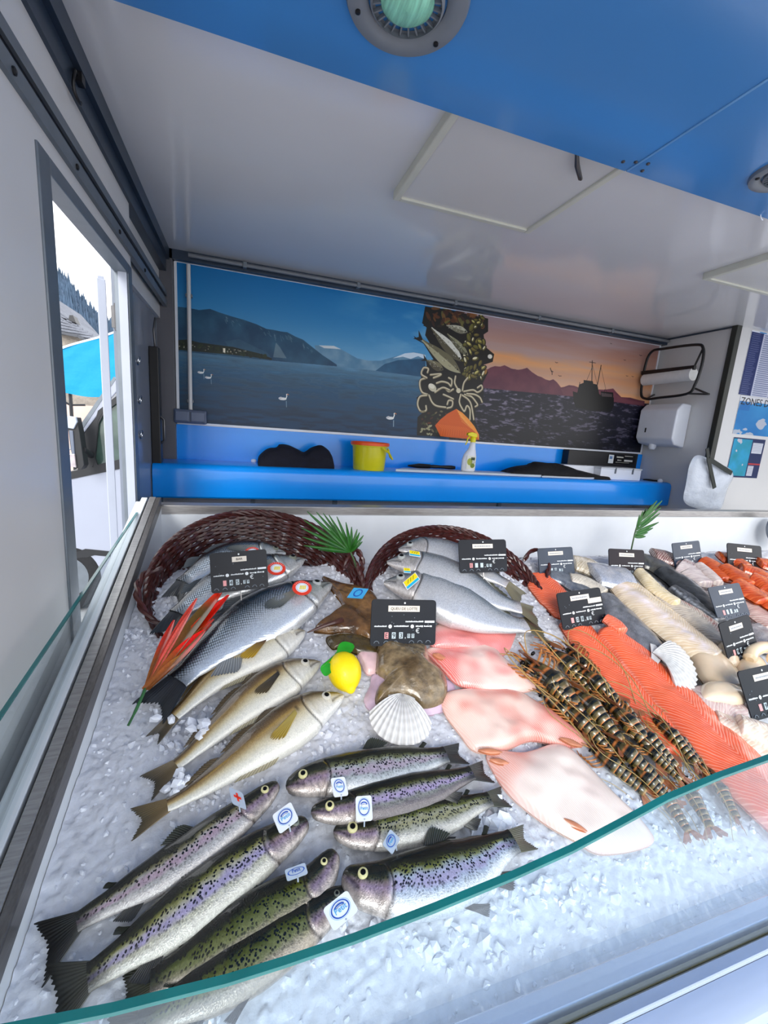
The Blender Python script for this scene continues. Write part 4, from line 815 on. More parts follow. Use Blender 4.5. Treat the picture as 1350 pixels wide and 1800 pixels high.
# ------------------------------------------------------------------ wicker baskets
mt_wick = M('brown_wicker', S(70, 28, 24), rough=.4, noise=(55, .5), coat=.3, bump=(160, .4, .002))
def basket(L1, L2, TOPp, tilt, wall, label, h1=None, h2=None, rows=13, yb=None):
    """L1, L2: left and right ends of the rim (on the ice); TOPp: top of the rim (pixels); open oval tray lying tilted in the ice"""
    th = math.radians(tilt); n = np.array([0, -math.sin(th), math.cos(th)])
    c0 = onI(*L1, .03); k = float(np.dot(n, c0)); A = c0; B = at(*L2, n, k); C = (A+B)/2; T = at(*TOPp, n, k)
    a = (B-A)/2; b = T-C
    t = thing('wicker_basket', label, 'basket', C, 'dark brown oval wicker baskets in the ice')
    def P(phi, d, out=0.):     # d: 0 rim .. 1 bottom
        f = 1-.30*d**1.2; return C+(a*math.cos(phi)+b*math.sin(phi))*(f+out)-n*wall*d
    NS = 64
    for r in range(rows):       # weavers run round the basket, in front of and behind the stakes
        mb = MB(); d = (r+.5)/rows; pts = []
        for i in range(NS*3):
            ph = 2*math.pi*i/(NS*3); pts.append(P(ph, d+.012*math.sin(ph*5+r), .012*math.sin(NS/2*ph+math.pi*(r % 2))))
        mb.tube(pts, .0076, 5, closed=True); w = mb.build('weaver', mt_wick, t, smooth=True)
    st = MB()
    for i in range(NS):
        ph = 2*math.pi*(i+.5)/NS; st.tube([P(ph, d) for d in np.linspace(-.02, 1, 6)], .0048, 5)
    st.build('stakes', mt_wick, t, smooth=True)['kind'] = 'stuff'
    rim = MB()
    for s_ in range(3):
        rim.tube([P(ph, -.03)+n*.007*math.cos(ph*26+s_*2.09)+(a*math.cos(ph)+b*math.sin(ph))*.016*math.sin(ph*26+s_*2.09)*.6 for ph in np.linspace(0, 2*math.pi, 220, endpoint=False)], .0078, 6, closed=True)
    rim.build('rim', mt_wick, t, smooth=True)
    bt = MB(); pr = [P(ph, 1.0) for ph in np.linspace(0, 2*math.pi, 40, endpoint=False)]; bt.prism(pr, n*.006); bt.build('basket_bottom', mt_wick, t)
    for hp in (h1, h2):
        if hp is None: continue
        H = catmull([at(px, py, n, k+o) for px, py, o in hp], 26)
        hb = MB()
        for s_ in range(2):
            pts = [p+n*.006*math.cos(i*.9+s_*math.pi)+np.array([.006*math.sin(i*.9+s_*math.pi), 0, 0]) for i, p in enumerate(H)]; hb.tube(pts, .0072, 6)
        hb.build('handle', mt_wick, t, smooth=True)
    return t, C, a, b
bk1 = basket((258, 1050), (632, 1008), (432, 903), 33, .20, 'large dark wicker basket holding sea bass, rear left corner of case',
    h1=[(284, 1000, .03), (262, 1004, .05), (245, 1022, .06), (242, 1048, .06), (254, 1076, .055), (276, 1096, .04), (292, 1098, .03)], h2=[(606, 1000, .0), (616, 975, .02), (628, 968, .03), (636, 985, .02), (634, 1004, .0), (622, 1022, -.02)], rows=24)
bk2 = basket((644, 1036), (958, 1062), (790, 930), 31, .15, 'dark wicker basket holding three silver fish, centre back',
    h1=None, h2=[(922, 985, .0), (932, 970, .02), (948, 968, .025), (964, 985, .02), (962, 1010, .0), (950, 1032, -.02)], rows=19)
def uvp(p): return np.array([p[0], np.dot(p, E2)])
for (px, py, ru, rv, h) in [(420, 1030, .20, .13, .045), (800, 1035, .24, .12, .035)]:
    q = uv(px, py); BASK.append((q[0], q[1], ru, rv, h))

def worley(u, v, cell, seed):
    """crushed look: every cell is a small tilted facet"""
    gu = np.floor(u/cell).astype(np.int64); gv = np.floor(v/cell).astype(np.int64); best = np.full(u.shape, 1e9); hh = np.zeros(u.shape)
    def rnd(a, b, k):
        n = (a*374761393+b*668265263+(seed+k)*974634777) & 0x7fffffff; n = ((n ^ (n >> 13))*1274126177) & 0x7fffffff; return ((n ^ (n >> 16)) & 0xffff)/65535.
    for i in (-1, 0, 1):
        for j in (-1, 0, 1):
            a = gu+i; b = gv+j; cu = (a+rnd(a, b, 1))*cell; cv = (b+rnd(a, b, 2))*cell; d = (u-cu)**2+(v-cv)**2
            hf = (rnd(a, b, 3)-.5)*1.0+((rnd(a, b, 4)-.5)*(u-cu)+(rnd(a, b, 5)-.5)*(v-cv))/cell*1.4
            m = d < best; best = np.where(m, d, best); hh = np.where(m, hf, hh)
    return hh
def ice_full(u, v):
    near = np.clip(1.3-v, .35, 1)
    return iceW(u, v)+.0042*worley(u+.004*vnoise(u, v, 60, 3), v, .017, 11)+.0022*worley(u, v, .0085, 17)+.0016*worley(u, v, .034, 23)
us = np.concatenate([np.arange(IX0+.001, 1.35, .0042), np.arange(1.35, 4.0, .012)]); v0 = uvp(np.array([0, YF, (ICEK+YF*math.sin(TL))/math.cos(TL)]))[1]
vs_ = np.arange(v0-.0, 1.93, .0048)
U, Vv = np.meshgrid(us, vs_, indexing='ij'); Wd = ice_full(U, Vv)
Pn = E1*U[..., None]+E2*Vv[..., None]+EN*(ICEK+Wd)[..., None]; Pn[..., 1] = np.clip(Pn[..., 1], YF+.008, YR-.015)
ib = tag(build_np('crushed_ice', Pn.reshape(-1, 3), gridF(len(us), len(vs_)), mt_ice), 'bed of crushed white ice filling the display case', 'ice', kind='stuff')
# loose lumps of ice lying on the bed
def ico(c, r, rg):
    t = (1+5**.5)/2; V = np.array([(-1, t, 0), (1, t, 0), (-1, -t, 0), (1, -t, 0), (0, -1, t), (0, 1, t), (0, -1, -t), (0, 1, -t), (t, 0, -1), (t, 0, 1), (-t, 0, -1), (-t, 0, 1)])/1.9
    F = [(0, 11, 5), (0, 5, 1), (0, 1, 7), (0, 7, 10), (0, 10, 11), (1, 5, 9), (5, 11, 4), (11, 10, 2), (10, 7, 6), (7, 1, 8), (3, 9, 4), (3, 4, 2), (3, 2, 6), (3, 6, 8), (3, 8, 9), (4, 9, 5), (2, 4, 11), (6, 2, 10), (8, 6, 7), (9, 8, 1)]
    V = V*rg.uniform(.55, 1.25, (12, 1))*rg.uniform(.6, 1.2, (1, 3)); a = rg.uniform(0, 6.28); R = np.array([[math.cos(a), -math.sin(a), 0], [math.sin(a), math.cos(a), 0], [0, 0, 1]])
    return np.asarray(c)+r*(V@R.T), np.array(F)
def ice_lumps(name, spots, label, mat):
    VV = []; FF = []; b = 0; rg = np.random.default_rng(len(spots))
    for (u, v, w, r) in spots:
        V, F = ico(I3(u, v, float(ice_full(np.array(u), np.array(v)))+w), r, rg); VV.append(V); FF.append(F+b); b += 12
    return tag(build_np(name, np.vstack(VV), np.vstack(FF), mat, smooth=False), label, 'ice', kind='stuff')
rg = np.random.default_rng(4); sp = []
for k in range(3000):
    u = rg.uniform(IX0+.01, 1.6); v = rg.uniform(v0+.01, 1.6); r = rg.uniform(.0035, .008) if v < 1.2 else rg.uniform(.004, .009); sp.append((u, v, 0, r))
ice_lumps('ice_lumps', sp, 'small loose clear ice lumps scattered all over the ice bed', mt_icec)
def near(px, py, n, sx_, sy_, r0=.006, r1=.014, w=.004):
    o = []
    for k in range(n):
        q = uv(px+rg.normal(0, sx_), py+rg.normal(0, sy_), .01); o.append((q[0], q[1], w*rg.random(), rg.uniform(r0, r1)))
    return o
sp = near(735, 1395, 60, 30, 14)+near(840, 1430, 10, 8, 10, .014, .026, .012)+near(885, 1440, 18, 14, 14, .014, .028, .012)+near(330, 1390, 60, 25, 22)+near(300, 1200, 70, 40, 20)+near(290, 1060, 60, 18, 40)+near(420, 1050, 40, 30, 10)+near(620, 990, 40, 26, 10)+near(640, 1015, 20, 10, 10)+near(690, 1010, 30, 20, 12)+near(900, 1010, 50, 26, 26)+near(370, 1300, 60, 60, 14)+near(460, 1250, 40, 60, 12)
sp += near(314, 1393, 34, 9, 8, .008, .017, .05)+near(352, 1296, 34, 10, 9, .008, .017, .045)+near(300, 1262, 26, 12, 8, .008, .016, .04)+near(560, 1300, 30, 40, 20)
sp += near(250, 1110, 40, 25, 12)+near(560, 1090, 30, 20, 14)+near(420, 1420, 40, 22, 10)+near(700, 1350, 20, 40, 8)+near(1240, 1440, 30, 30, 14)+near(900, 1560, 60, 80, 20, .006, .016)+near(760, 1660, 60, 100, 30, .006, .016)
ice_lumps('ice_chunks', sp, 'larger broken ice chunks heaped beside the fish and inside the baskets', mt_icec)

# ------------------------------------------------------------------ price cards
mt_card = M('black_slate_card', S(16, 21, 31), rough=.42, spec=.35, noise=(9, .25), bump=(30, .08, .003))
mt_cardL = M('slate_card_shiny', S(50, 62, 80), rough=.3, spec=.5, noise=(9, .25), bump=(30, .08, .003))
mt_cardP = M('plum_black_card', S(24, 14, 26), rough=.42, spec=.35, noise=(9, .25))
mt_prt = M('white_print', S(224, 228, 230), rough=.5, noise=(40, .08)); mt_strip = M('cream_paper_strip', S(226, 216, 202), rough=.7, noise=(30, .04))
mt_pink = M('pink_digit_label', S(236, 160, 160), rough=.5, noise=(40, .05)); mt_grey = M('grey_print', S(130, 140, 150), rough=.5, noise=(40, .08))
mt_cyanp = M('grey_white_digit', S(190, 204, 210), rough=.5, noise=(40, .08))
def card(TLp, TRp, BLp, title, digits, label, mat=None, lift=.0, extra=False, base=None, lean=18, strip=(.28, .50), tdark=True):
    """four corners read in the photograph, laid into one upright plane through the foot of the card"""
    mat = mat or mt_card; th = math.radians(lean); n = np.array([0, -math.cos(th), math.sin(th)])
    bl = onI(*BLp, lift); 
    if base is not None: bl = at(*BLp, (0, 1, 0), base)
    k = float(np.dot(n, bl)); tl = at(*TLp, n, k); tr = at(*TRp, n, k); wv = tr-tl; w = np.linalg.norm(wv); ex = wv/w; hv = tl-bl; ey = hv-ex*np.dot(hv, ex); h = np.linalg.norm(ey); ey = ey/h; o = tl-ey*h; nn = np.cross(ex, ey)
    t = thing('price_card', label, 'price card', o+ex*w/2, 'black price cards standing in the ice')
    r = .05*w; cs = []
    for (cx, cy, a0) in [(w-r, h-r, 0), (r, h-r, 90), (r, r, 180), (w-r, r, 270)]:
        for q in range(0, 91, 30): a = math.radians(a0+q); cs.append(o+ex*(cx+r*math.cos(a))+ey*(cy+r*math.sin(a)))
    MB().prism(cs, -nn*.004).build('card_plate', mat, t)
    Q = lambda x, y, z=.0008: o+ex*x*w+ey*y*h+nn*z
    def rect(mb, x0, y0, x1, y1, z=.0009): mb.prism([Q(x0, y0, z), Q(x1, y0, z), Q(x1, y1, z), Q(x0, y1, z)], -nn*.0008)
    s = MB(); rect(s, strip[0], .735, strip[0]+strip[1]*.85, .865); st = s.build('title_strip', mt_strip, t)
    if title:
        text_mesh(title, h*.085, Q(strip[0]+strip[1]*.425, .772, .0012), ex, ey, mt_grey if not tdark else mt_ink, t, 'lettering', align='CENTER')['kind'] = 'stuff'
    else:
        g = MB(); rq = random.Random(int(abs(TLp[0])))
        x = strip[0]+.04
        while x < strip[0]+strip[1]*.85-.06: wd = rq.uniform(.012, .03); rect(g, x, .78, x+wd, .815, .0013); x += wd+.010
        g.build('title_marks', mt_grey, t)['kind'] = 'stuff'
    if extra: s = MB(); rect(s, .66, .60, .97, .735); s.build('origin_strip', mt_strip, t)
    # pin hole
    c = Q(.50, .925, .001); MB().add([c+.022*h*(math.cos(a)*ex+math.sin(a)*ey) for a in np.linspace(0, 6.283, 14, endpoint=False)]+[c+nn*.001], [(i, (i+1) % 14, 14) for i in range(14)]).build('card_hole', mt_prt, t)
    g = MB(); rq = random.Random(int(TLp[0]*7+TLp[1]))
    def words(x0, x1, y, hh=.022):
        x = x0
        while x < x1: wd = rq.uniform(.008, .02); rect(g, x, y, min(x+wd, x1), y+hh+rq.random()*.012); x += wd+.004
    words(.52, .80, .505); rect(g, .82, .495, .975, .54); words(.05, .235, .405); words(.345, .57, .405); words(.68, .76, .405); words(.81, .90, .405); rect(g, .765, .40, .795, .435); rect(g, .905, .40, .935, .435)
    for cx in (.285, .625):
        c = Q(cx, .415, .0012); g.add([c+.042*h*(math.cos(a)*ex+math.sin(a)*ey) for a in np.linspace(0, 6.283, 14, endpoint=False)]+[c+nn*.0006], [(i, (i+1) % 14, 14) for i in range(14)])
    g.build('printed_lines', mt_prt, t)['kind'] = 'stuff'
    xs = [.235, .345, .455, .575, .64]
    for i, ch in enumerate(digits):
        big = i < 3; x0 = xs[i]; w_ = .058 if big else .042; y0, y1 = (.155, .29) if big else (.165, .255)
        s = MB(); rect(s, x0-w_/2, y0, x0+w_/2, y1); m_ = mt_pink if i == 0 else mt_cyanp
        dg_ = s.build('digit_label', m_, t)
        if ch.strip(): text_mesh(ch, h*(y1-y0)*1.05, Q(x0, y0+.02, .0013), ex, ey, mt_ink, dg_, 'digit', align='CENTER')
    text_mesh('€', h*.15, Q(.71, .27, .001), ex, ey, mt_prt, t, 'currency_sign', align='CENTER')
    text_mesh(',', h*.15, Q(.52, .165, .001), ex, ey, mt_prt, t, 'comma', align='CENTER')
    a_ = MB()
    for i, cx in enumerate((.09, .235, .375, .62, .75, .88)):
        pts = [Q(cx+.038*math.cos(a), .045+.062*math.sin(a), .0012) for a in np.linspace(.1, 2.9, 9)]; a_.tube(pts, .0009, 4)
    a_.build('crescent_marks', mt_grey, t)['kind'] = 'stuff'
    sp_ = MB(); rq = random.Random(int(TLp[0]))
    for i in range(7):
        c = Q(rq.uniform(.06, .94), rq.uniform(.1, .7), .001); sp_.add([c+.011*h*(math.cos(a)*ex+math.sin(a)*ey) for a in np.linspace(0, 6.283, 7, endpoint=False)]+[c+nn*.002], [(i, (i+1) % 7, 7) for i in range(7)])
    sp_.build('water_drops', mt_grey, t)['kind'] = 'stuff'
    # spike into the ice
    MB().tube([Q(.5, .10, -.006), Q(.5, -.25, -.006)], .002, 6).build('spike', mt_steel, t)
    return t
card((368, 973), (468, 965), (369, 1044), 'BAR', ' 45.39'.replace('.', ''), 'black BAR price card among the sea bass in the left basket', lift=.13, strip=(.38, .30))
card((654, 1053), (767, 1055), (650, 1136), 'QUEU DE LOTTE', 'E9300', 'black QUEU DE LOTTE price card on the monkfish tail', lift=.055, strip=(.25, .57))
card((806, 949), (889, 948), (806, 1008), '', 'E  45', 'black price card in the centre basket above the silver fish', lift=.14)
card((945, 964), (1006, 961), (950, 1015), '', '  0 5', 'shiny dark price card just right of the centre basket handle', mat=mt_cardL, lift=.02)
card((1070, 964), (1132, 967), (1068, 1015), '', '  645', 'plum black price card in front of the upright palm leaf', mat=mt_cardP, lift=.03)
card((1181, 955), (1229, 950), (1185, 1001), '', '     ', 'small grey shiny price card at the back, left of the orange fillets', mat=mt_cardL, lift=.03)
card((1278, 954), (1338, 960), (1273, 1003), '', '     ', 'dark price card at the back right corner above orange fillets', lift=.03)
card((978, 1043), (1054, 1032), (988, 1109), '', ' 0830', 'black price card with two paper strips standing on the salmon', lift=.03, extra=True, lean=24)
card((1244, 1033), (1299, 1024), (1264, 1093), '', '     ', 'tilted grey blue price card, upper of the pair on the right', mat=mt_cardL, lift=.045, lean=28)
card((1263, 1097), (1316, 1080), (1279, 1169), '', ' 98  ', 'tilted black price card, directly below the grey blue one', lift=.05, lean=22)
card((1296, 1181), (1375, 1163), (1317, 1271), '', ' 9   ', 'big price card cut off by the right edge of the photo', lift=.04, lean=28, mat=mt_card)
# ------------------------------------------------------------------ fish
def lin(a):
    a = np.asarray(a, float)/255.; return np.where(a <= .04045, a/12.92, ((np.clip(a, 0, 4)+.055)/1.055)**2.4)
def ramp(v, stops):
    xs = [s[0] for s in stops]; C = lin([s[1] for s in stops]); return np.stack([np.interp(v, xs, C[:, k]) for k in range(3)], -1)
def skin(name, mode, scale=120, spot=(16, 16, 12), thr=.30, rough=.26, metal=.25, coat=.6, aspect=1.0, strength=1.0, bump=.3):
    m = bpy.data.materials.new(name); m.use_nodes = True; n = m.node_tree.nodes; L = m.node_tree.links; b = n['Principled BSDF']
    b.inputs['Roughness'].default_value = rough; b.inputs['Metallic'].default_value = metal; b.inputs['Coat Weight'].default_value = coat; b.inputs['Coat Roughness'].default_value = .08
    a = n.new('ShaderNodeVertexColor'); a.layer_name = 'Col'; uvn = n.new('ShaderNodeUVMap'); mp = n.new('ShaderNodeMapping'); L.new(uvn.outputs[0], mp.inputs[0])
    vo = n.new('ShaderNodeTexVoronoi'); vo.inputs['Scale'].default_value = scale; L.new(mp.outputs[0], vo.inputs['Vector'])
    mr = n.new('ShaderNodeMapRange'); mx = n.new('ShaderNodeMix'); mx.data_type = 'RGBA'
    if mode == 'spots':
        mp.inputs['Scale'].default_value = (aspect, 1, 1)
        nz = n.new('ShaderNodeTexNoise'); nz.inputs['Scale'].default_value = scale*1.7; L.new(mp.outputs[0], nz.inputs['Vector'])
        ad = n.new('ShaderNodeMath'); ad.operation = 'MULTIPLY_ADD'; ad.inputs[1].default_value = .35; L.new(nz.outputs['Fac'], ad.inputs[0]); L.new(vo.outputs['Distance'], ad.inputs[2])
        mr.inputs[1].default_value = thr+.17; mr.inputs[2].default_value = thr+.27; mr.inputs[3].default_value = 1; mr.inputs[4].default_value = 0; L.new(ad.outputs[0], mr.inputs[0])
        mu_ = n.new('ShaderNodeMath'); mu_.operation = 'MULTIPLY'; L.new(mr.outputs[0], mu_.inputs[0]); L.new(a.outputs['Alpha'], mu_.inputs[1])
        L.new(mu_.outputs[0], mx.inputs[0]); L.new(a.outputs['Color'], mx.inputs[6]); mx.inputs[7].default_value = srgb(*spot)+(1,)
    else:
        mp.inputs['Rotation'].default_value = (0, 0, math.radians(45)); mp.inputs['Scale'].default_value = (1, aspect, 1); vo.inputs['Randomness'].default_value = .12
        mr.inputs[1].default_value = .18; mr.inputs[2].default_value = .62; mr.inputs[3].default_value = 1.5; mr.inputs[4].default_value = .16; L.new(vo.outputs['Distance'], mr.inputs[0])
        vm = n.new('ShaderNodeMix'); vm.data_type = 'RGBA'; vm.blend_type = 'MULTIPLY'; vm.inputs[0].default_value = 1; L.new(a.outputs['Color'], vm.inputs[6]); L.new(mr.outputs[0], vm.inputs[7])
        L.new(a.outputs['Alpha'], mx.inputs[0]); L.new(a.outputs['Color'], mx.inputs[6]); L.new(vm.outputs[2], mx.inputs[7])
    # fine scale shimmer
    v2 = n.new('ShaderNodeTexVoronoi'); v2.inputs['Scale'].default_value = 420; L.new(uvn.outputs[0], v2.inputs['Vector'])
    m2 = n.new('ShaderNodeMapRange'); m2.inputs[3].default_value = .78*strength+1*(1-strength); m2.inputs[4].default_value = 1.2*strength+1*(1-strength); L.new(v2.outputs['Color'], m2.inputs[0])
    x2 = n.new('ShaderNodeMix'); x2.data_type = 'RGBA'; x2.blend_type = 'MULTIPLY'; x2.inputs[0].default_value = 1; L.new(mx.outputs[2], x2.inputs[6]); L.new(m2.outputs[0], x2.inputs[7]); L.new(x2.outputs[2], b.inputs['Base Color'])
    bp = n.new('ShaderNodeBump'); bp.inputs['Strength'].default_value = bump; bp.inputs['Distance'].default_value = .0015; L.new(v2.outputs['Distance'], bp.inputs['Height'])
    if mode == 'scales': bp.inputs['Distance'].default_value = .002; L.new(vo.outputs['Distance'], bp.inputs['Height'])
    L.new(bp.outputs[0], b.inputs['Normal'])
    return m
sk_trout = skin('trout_skin', 'spots', 215, (12, 12, 9), .33, aspect=.85); sk_bass = skin('bass_skin', 'scales', 150, metal=.45, rough=.22, aspect=1.)
sk_whit = skin('whiting_skin', 'spots', 300, (90, 66, 34), .16, metal=.1, strength=.6); sk_meag = skin('silver_fish_skin', 'spots', 270, (70, 78, 84), .24, metal=.4, rough=.22, aspect=.6)
mt_fin = M('fish_fin', (1, 1, 1), rough=.35, coat=.4, attr=True, bump=(90, .3, .002)); mt_pup = M('fish_pupil', S(6, 6, 8), rough=.35, spec=.3, noise=(9, .05))
mt_iris = {k: M('fish_iris_'+k, S(*c), rough=.15, coat=.8, noise=(200, .15)) for k, c in dict(gold=(214, 206, 150), silver=(176, 180, 178), white=(206, 200, 186), dull=(120, 124, 110)).items()}
TROUT_T = [(0, .05), (.006, .11), (.02, .165), (.05, .225), (.09, .28), (.15, .32), (.22, .385), (.32, .45), (.42, .47), (.55, .46), (.68, .37), (.78, .26), (.86, .20), (.9, .20)]
TROUT_B = [(0, .05), (.006, .13), (.02, .19), (.05, .26), (.09, .33), (.15, .385), (.22, .44), (.32, .50), (.45, .53), (.56, .50), (.66, .41), (.76, .27), (.86, .20), (.9, .20)]
BASS_T = [(0, .02), (.03, .09), (.08, .19), (.14, .30), (.22, .40), (.32, .47), (.45, .47), (.6, .38), (.72, .26), (.82, .17), (.9, .16)]
BASS_B = [(0, .05), (.03, .13), (.08, .23), (.14, .33), (.22, .43), (.35, .52), (.5, .52), (.62, .40), (.72, .26), (.82, .16), (.9, .15)]
WH_T = [(0, .02), (.03, .12), (.08, .23), (.15, .36), (.24, .44), (.35, .46), (.5, .40), (.65, .28), (.8, .15), (.9, .11)]
WH_B = [(0, .04), (.03, .16), (.08, .29), (.15, .42), (.24, .53), (.35, .54), (.48, .44), (.62, .28), (.8, .14), (.9, .10)]
def fish(name, label, group, spine, dv, pal, sm, top=TROUT_T, bot=TROUT_B, lift=.03, th=.52, eye=None, fins=(), tail=(.5, .32, (40, 40, 30), (30, 30, 24)), ns=190, nf=44, sb=.88, gill=.205, mouth=(.085, -.42), eyes=True, seed=1, dvs=1.0, jaw=0.):
    S2 = np.array([uv(*p, lift) for p in spine]); C = catmull(S2, 400); seg = np.r_[0, np.cumsum(np.hypot(*np.diff(C, axis=0).T))]; Lt = seg[-1]
    sp = lambda s: np.stack([np.interp(s*Lt, seg, C[:, 0]), np.interp(s*Lt, seg, C[:, 1])], -1)
    def frame(s):
        d = sp(np.minimum(s+.01, 1))-sp(np.maximum(s-.01, 0)); d = d/np.linalg.norm(d, axis=-1, keepdims=True); return d, np.stack([-d[..., 1], d[..., 0]], -1)
    a_, b_ = uv(*dv[0], lift), uv(*dv[1], lift); D = np.linalg.norm(a_-b_)*dvs; mid = (a_+b_)/2
    j = np.argmin(((C-mid)**2).sum(1)); dd, nn = frame(np.array(seg[j]/Lt)); sg = 1. if np.dot(nn, a_-mid) > 0 else -1.
    ht = lambda s: np.interp(s, [p[0] for p in top], [p[1] for p in top])*D; hb = lambda s: np.interp(s, [p[0] for p in bot], [p[1] for p in bot])*D
    tz = lambda s: (ht(s)+hb(s))/2*th*np.interp(s, [0, .05, .2, .5, .8, .9], [1.3, 1.15, 1.1, 1.0, .75, .45])
    def pt(s, v, up=1.):           # v in -1..1 belly..back on the upper side
        s = np.asarray(s, float); v = np.asarray(v, float); c = sp(s); _, n2 = frame(s); y = np.where(v > 0, v*ht(s), v*hb(s)); z = tz(s)*np.sqrt(np.clip(1-np.abs(v)**2.2, 0, 1))*up
        q = c+n2*(sg*y)[..., None]; return E1*q[..., :1]+E2*q[..., 1:2]+EN*(ICEK+lift+z)[..., None]
    s = np.r_[0, np.linspace(0.0015, sb, ns-1)**1.0]; ph = np.linspace(0, 2*math.pi, nf, endpoint=False); Sg, Pg = np.meshgrid(s, ph, indexing='ij'); Vg = np.cos(Pg); up = np.sin(Pg)
    zz = np.sign(up)*np.abs(up)**.85; zz = np.where(up < 0, zz*.85, zz); c = sp(Sg); _, n2 = frame(Sg); y = np.where(Vg > 0, Vg*ht(Sg), Vg*hb(Sg)); Z = tz(Sg)*zz
    sgl = gill+.045*(1-(Vg+.15)**2)-.03; gcm = np.exp(-((Sg-sgl)/.005)**2)*(Vg < .62)*(up > 0); bul = np.exp(-((Sg-sgl+.022)/.018)**2)*(Vg < .6)*(up > 0)
    mo = np.exp(-((Vg-(-.05+(mouth[1]+.05)*Sg/mouth[0]))*3.5)**2*6)*(Sg < mouth[0])*(up > 0)
    Z = Z+D*(.022*bul-.03*gcm-.018*mo)
    q = c+n2*(sg*y)[..., None]; P = E1*q[..., :1]+E2*q[..., 1:2]+EN*(ICEK+lift+Z)[..., None]
    col = pal(Sg, Vg, up, seed); rgb, al = col[..., :3], col[..., 3]
    dk = np.clip(gcm*.85+mo*.75, 0, .9)[..., None]; rgb = rgb*(1-dk)+lin((34, 22, 20))*dk
    cols = np.concatenate([rgb, al[..., None]], -1).reshape(-1, 4); uvs = np.stack([Sg*Lt, np.where(up > 0, 1, -1)*np.abs(Pg-math.pi)*(ht(Sg)+hb(Sg))*.32+seed*.37], -1)
    uvs[..., 1] = (np.minimum(Pg, 2*math.pi-Pg))*(ht(Sg)+hb(Sg))*.42+seed*.37+(up < 0)*3
    base = I3(*sp(np.array(.45)), 0.005); t = thing(name, label, 'fish', base, group)
    F = gridF(ns, nf, True); body = build_np('body', P.reshape(-1, 3), F, sm, t, cols.reshape(-1, 4), uvs.reshape(-1, 2))
    # eye with pupil
    if eyes:
        es, ev, er, ek = eye or (.075, .22, .024, 'gold'); er = er*Lt; c0 = pt(np.array(es), np.array(ev)); nrm = pt(np.array(es), np.array(ev+.12)); tt = nrm-c0; d3 = pt(np.array(es+.01), np.array(ev))-c0; nv = np.cross(tt, d3); nv /= np.linalg.norm(nv); nv = nv if np.dot(nv, EN) > 0 else -nv
        nv = nv*.5+EN*.5; nv /= np.linalg.norm(nv)
        e = MB().lathe([(er*1.02, -.25*er), (er, .0), (er*.93, .22*er), (er*.7, .36*er), (er*.4, .42*er), (er*.01, .44*er)], c0, nv, 24).build('eye', mt_iris[ek], t, smooth=True)
        MB().lathe([(er*.54, .30*er), (er*.52, .44*er), (er*.3, .52*er), (er*.01, .54*er)], c0, nv, 20).build('pupil', mt_pup, e, smooth=True)
    # fins
    def fan(nm, R, T, cb, ct, thk=.0012, nr=30, jag=.12, rays=11, parent=t, curl=0.):
        R = np.array(R); T = np.array(T); nv_ = 12; R_ = catmull(R, nr*2) if len(R) > 2 else np.array([R[0]+(R[-1]-R[0])*k for k in np.linspace(0, 1, nr*2)]); T_ = catmull(T, nr*2) if len(T) > 2 else np.array([T[0]+(T[-1]-T[0])*k for k in np.linspace(0, 1, nr*2)])
        rq = np.random.default_rng(seed+len(nm)); k = np.arange(nr*2); r_ = np.abs(np.sin(k/(nr*2-1)*math.pi*rays)); jg = 1-jag*(1-r_)-rq.random(nr*2)*.05
        V = []; Cc = []
        for h in np.linspace(0, 1, nv_):
            p = R_+(T_-R_)*(h*jg)[:, None]+EN*((.0012*r_*(1-h*.4)+curl*h*h)[:, None]); V.append(p); cc = lin(cb)*(1-h)+lin(ct)*h; Cc.append(np.column_stack([np.tile(cc, (nr*2, 1))*(.6+.6*(1-r_))[:, None], np.ones(nr*2)]))
        V = np.vstack(V); n_ = len(V); V = np.vstack([V, V-EN*thk]); F = gridF(nv_, nr*2); return build_np(nm, V, np.vstack([F, F[:, ::-1]+n_]), mt_fin, parent, np.vstack(Cc+Cc))
    sgn3 = lambda s: (lambda d, n: (E1*d[0]+E2*d[1], (E1*n[0]+E2*n[1])*sg))(*frame(np.array(s)))
    for (nm, kind, s0, s1, ln, sweep, cb, ct) in fins:
        T3, N3 = sgn3((s0+s1)/2); ss = np.linspace(s0, s1, 5)
        if kind == 'd': R = [pt(np.array(x), np.array(.97)) for x in ss]; Tp = [R[i]+N3*ln*D*w+T3*sweep*D for i, w in enumerate([.75, 1, .85, .6, .3])]
        elif kind == 'v': R = [pt(np.array(x), np.array(-.97)) for x in ss]; Tp = [R[i]-N3*ln*D*w+T3*sweep*D for i, w in enumerate([.8, 1, .8, .6, .35])]
        elif kind == 'p':  # pectoral: rooted behind the gill on the flank, lying back along it
            c0 = pt(np.array(s0), np.array(s1)); R = [c0+N3*D*.05*w+EN*.002 for w in (1, .5, 0, -.5, -1)]; Tp = [c0+T3*ln*D*q_+N3*D*(sweep+.13*w)+EN*(.006) for w, q_ in ((1, .78), (.7, .98), (.1, 1.1), (-.5, 1.0), (-.9, .72))]
        elif kind == 'a':  # adipose
            R = [pt(np.array(x), np.array(.96)) for x in ss]; Tp = [R[i]+N3*ln*D*w+T3*sweep*D for i, w in enumerate([.5, .9, 1, .9, .6])]
        fan(nm, R, Tp, cb, ct, jag=.12 if kind != 'a' else .0)
    # tail
    fl, fw, cb, ct = tail[:4]; T3, N3 = sgn3(.93); hs = (ht(np.array(sb))+hb(np.array(sb)))/2
    c0 = pt(np.array(sb-.012), np.array(0.))-EN*float(tz(np.array(sb))*.9); e3 = pt(np.array(1.), np.array(0.)); e3 = I3(*sp(np.array(1.)), lift*.55)
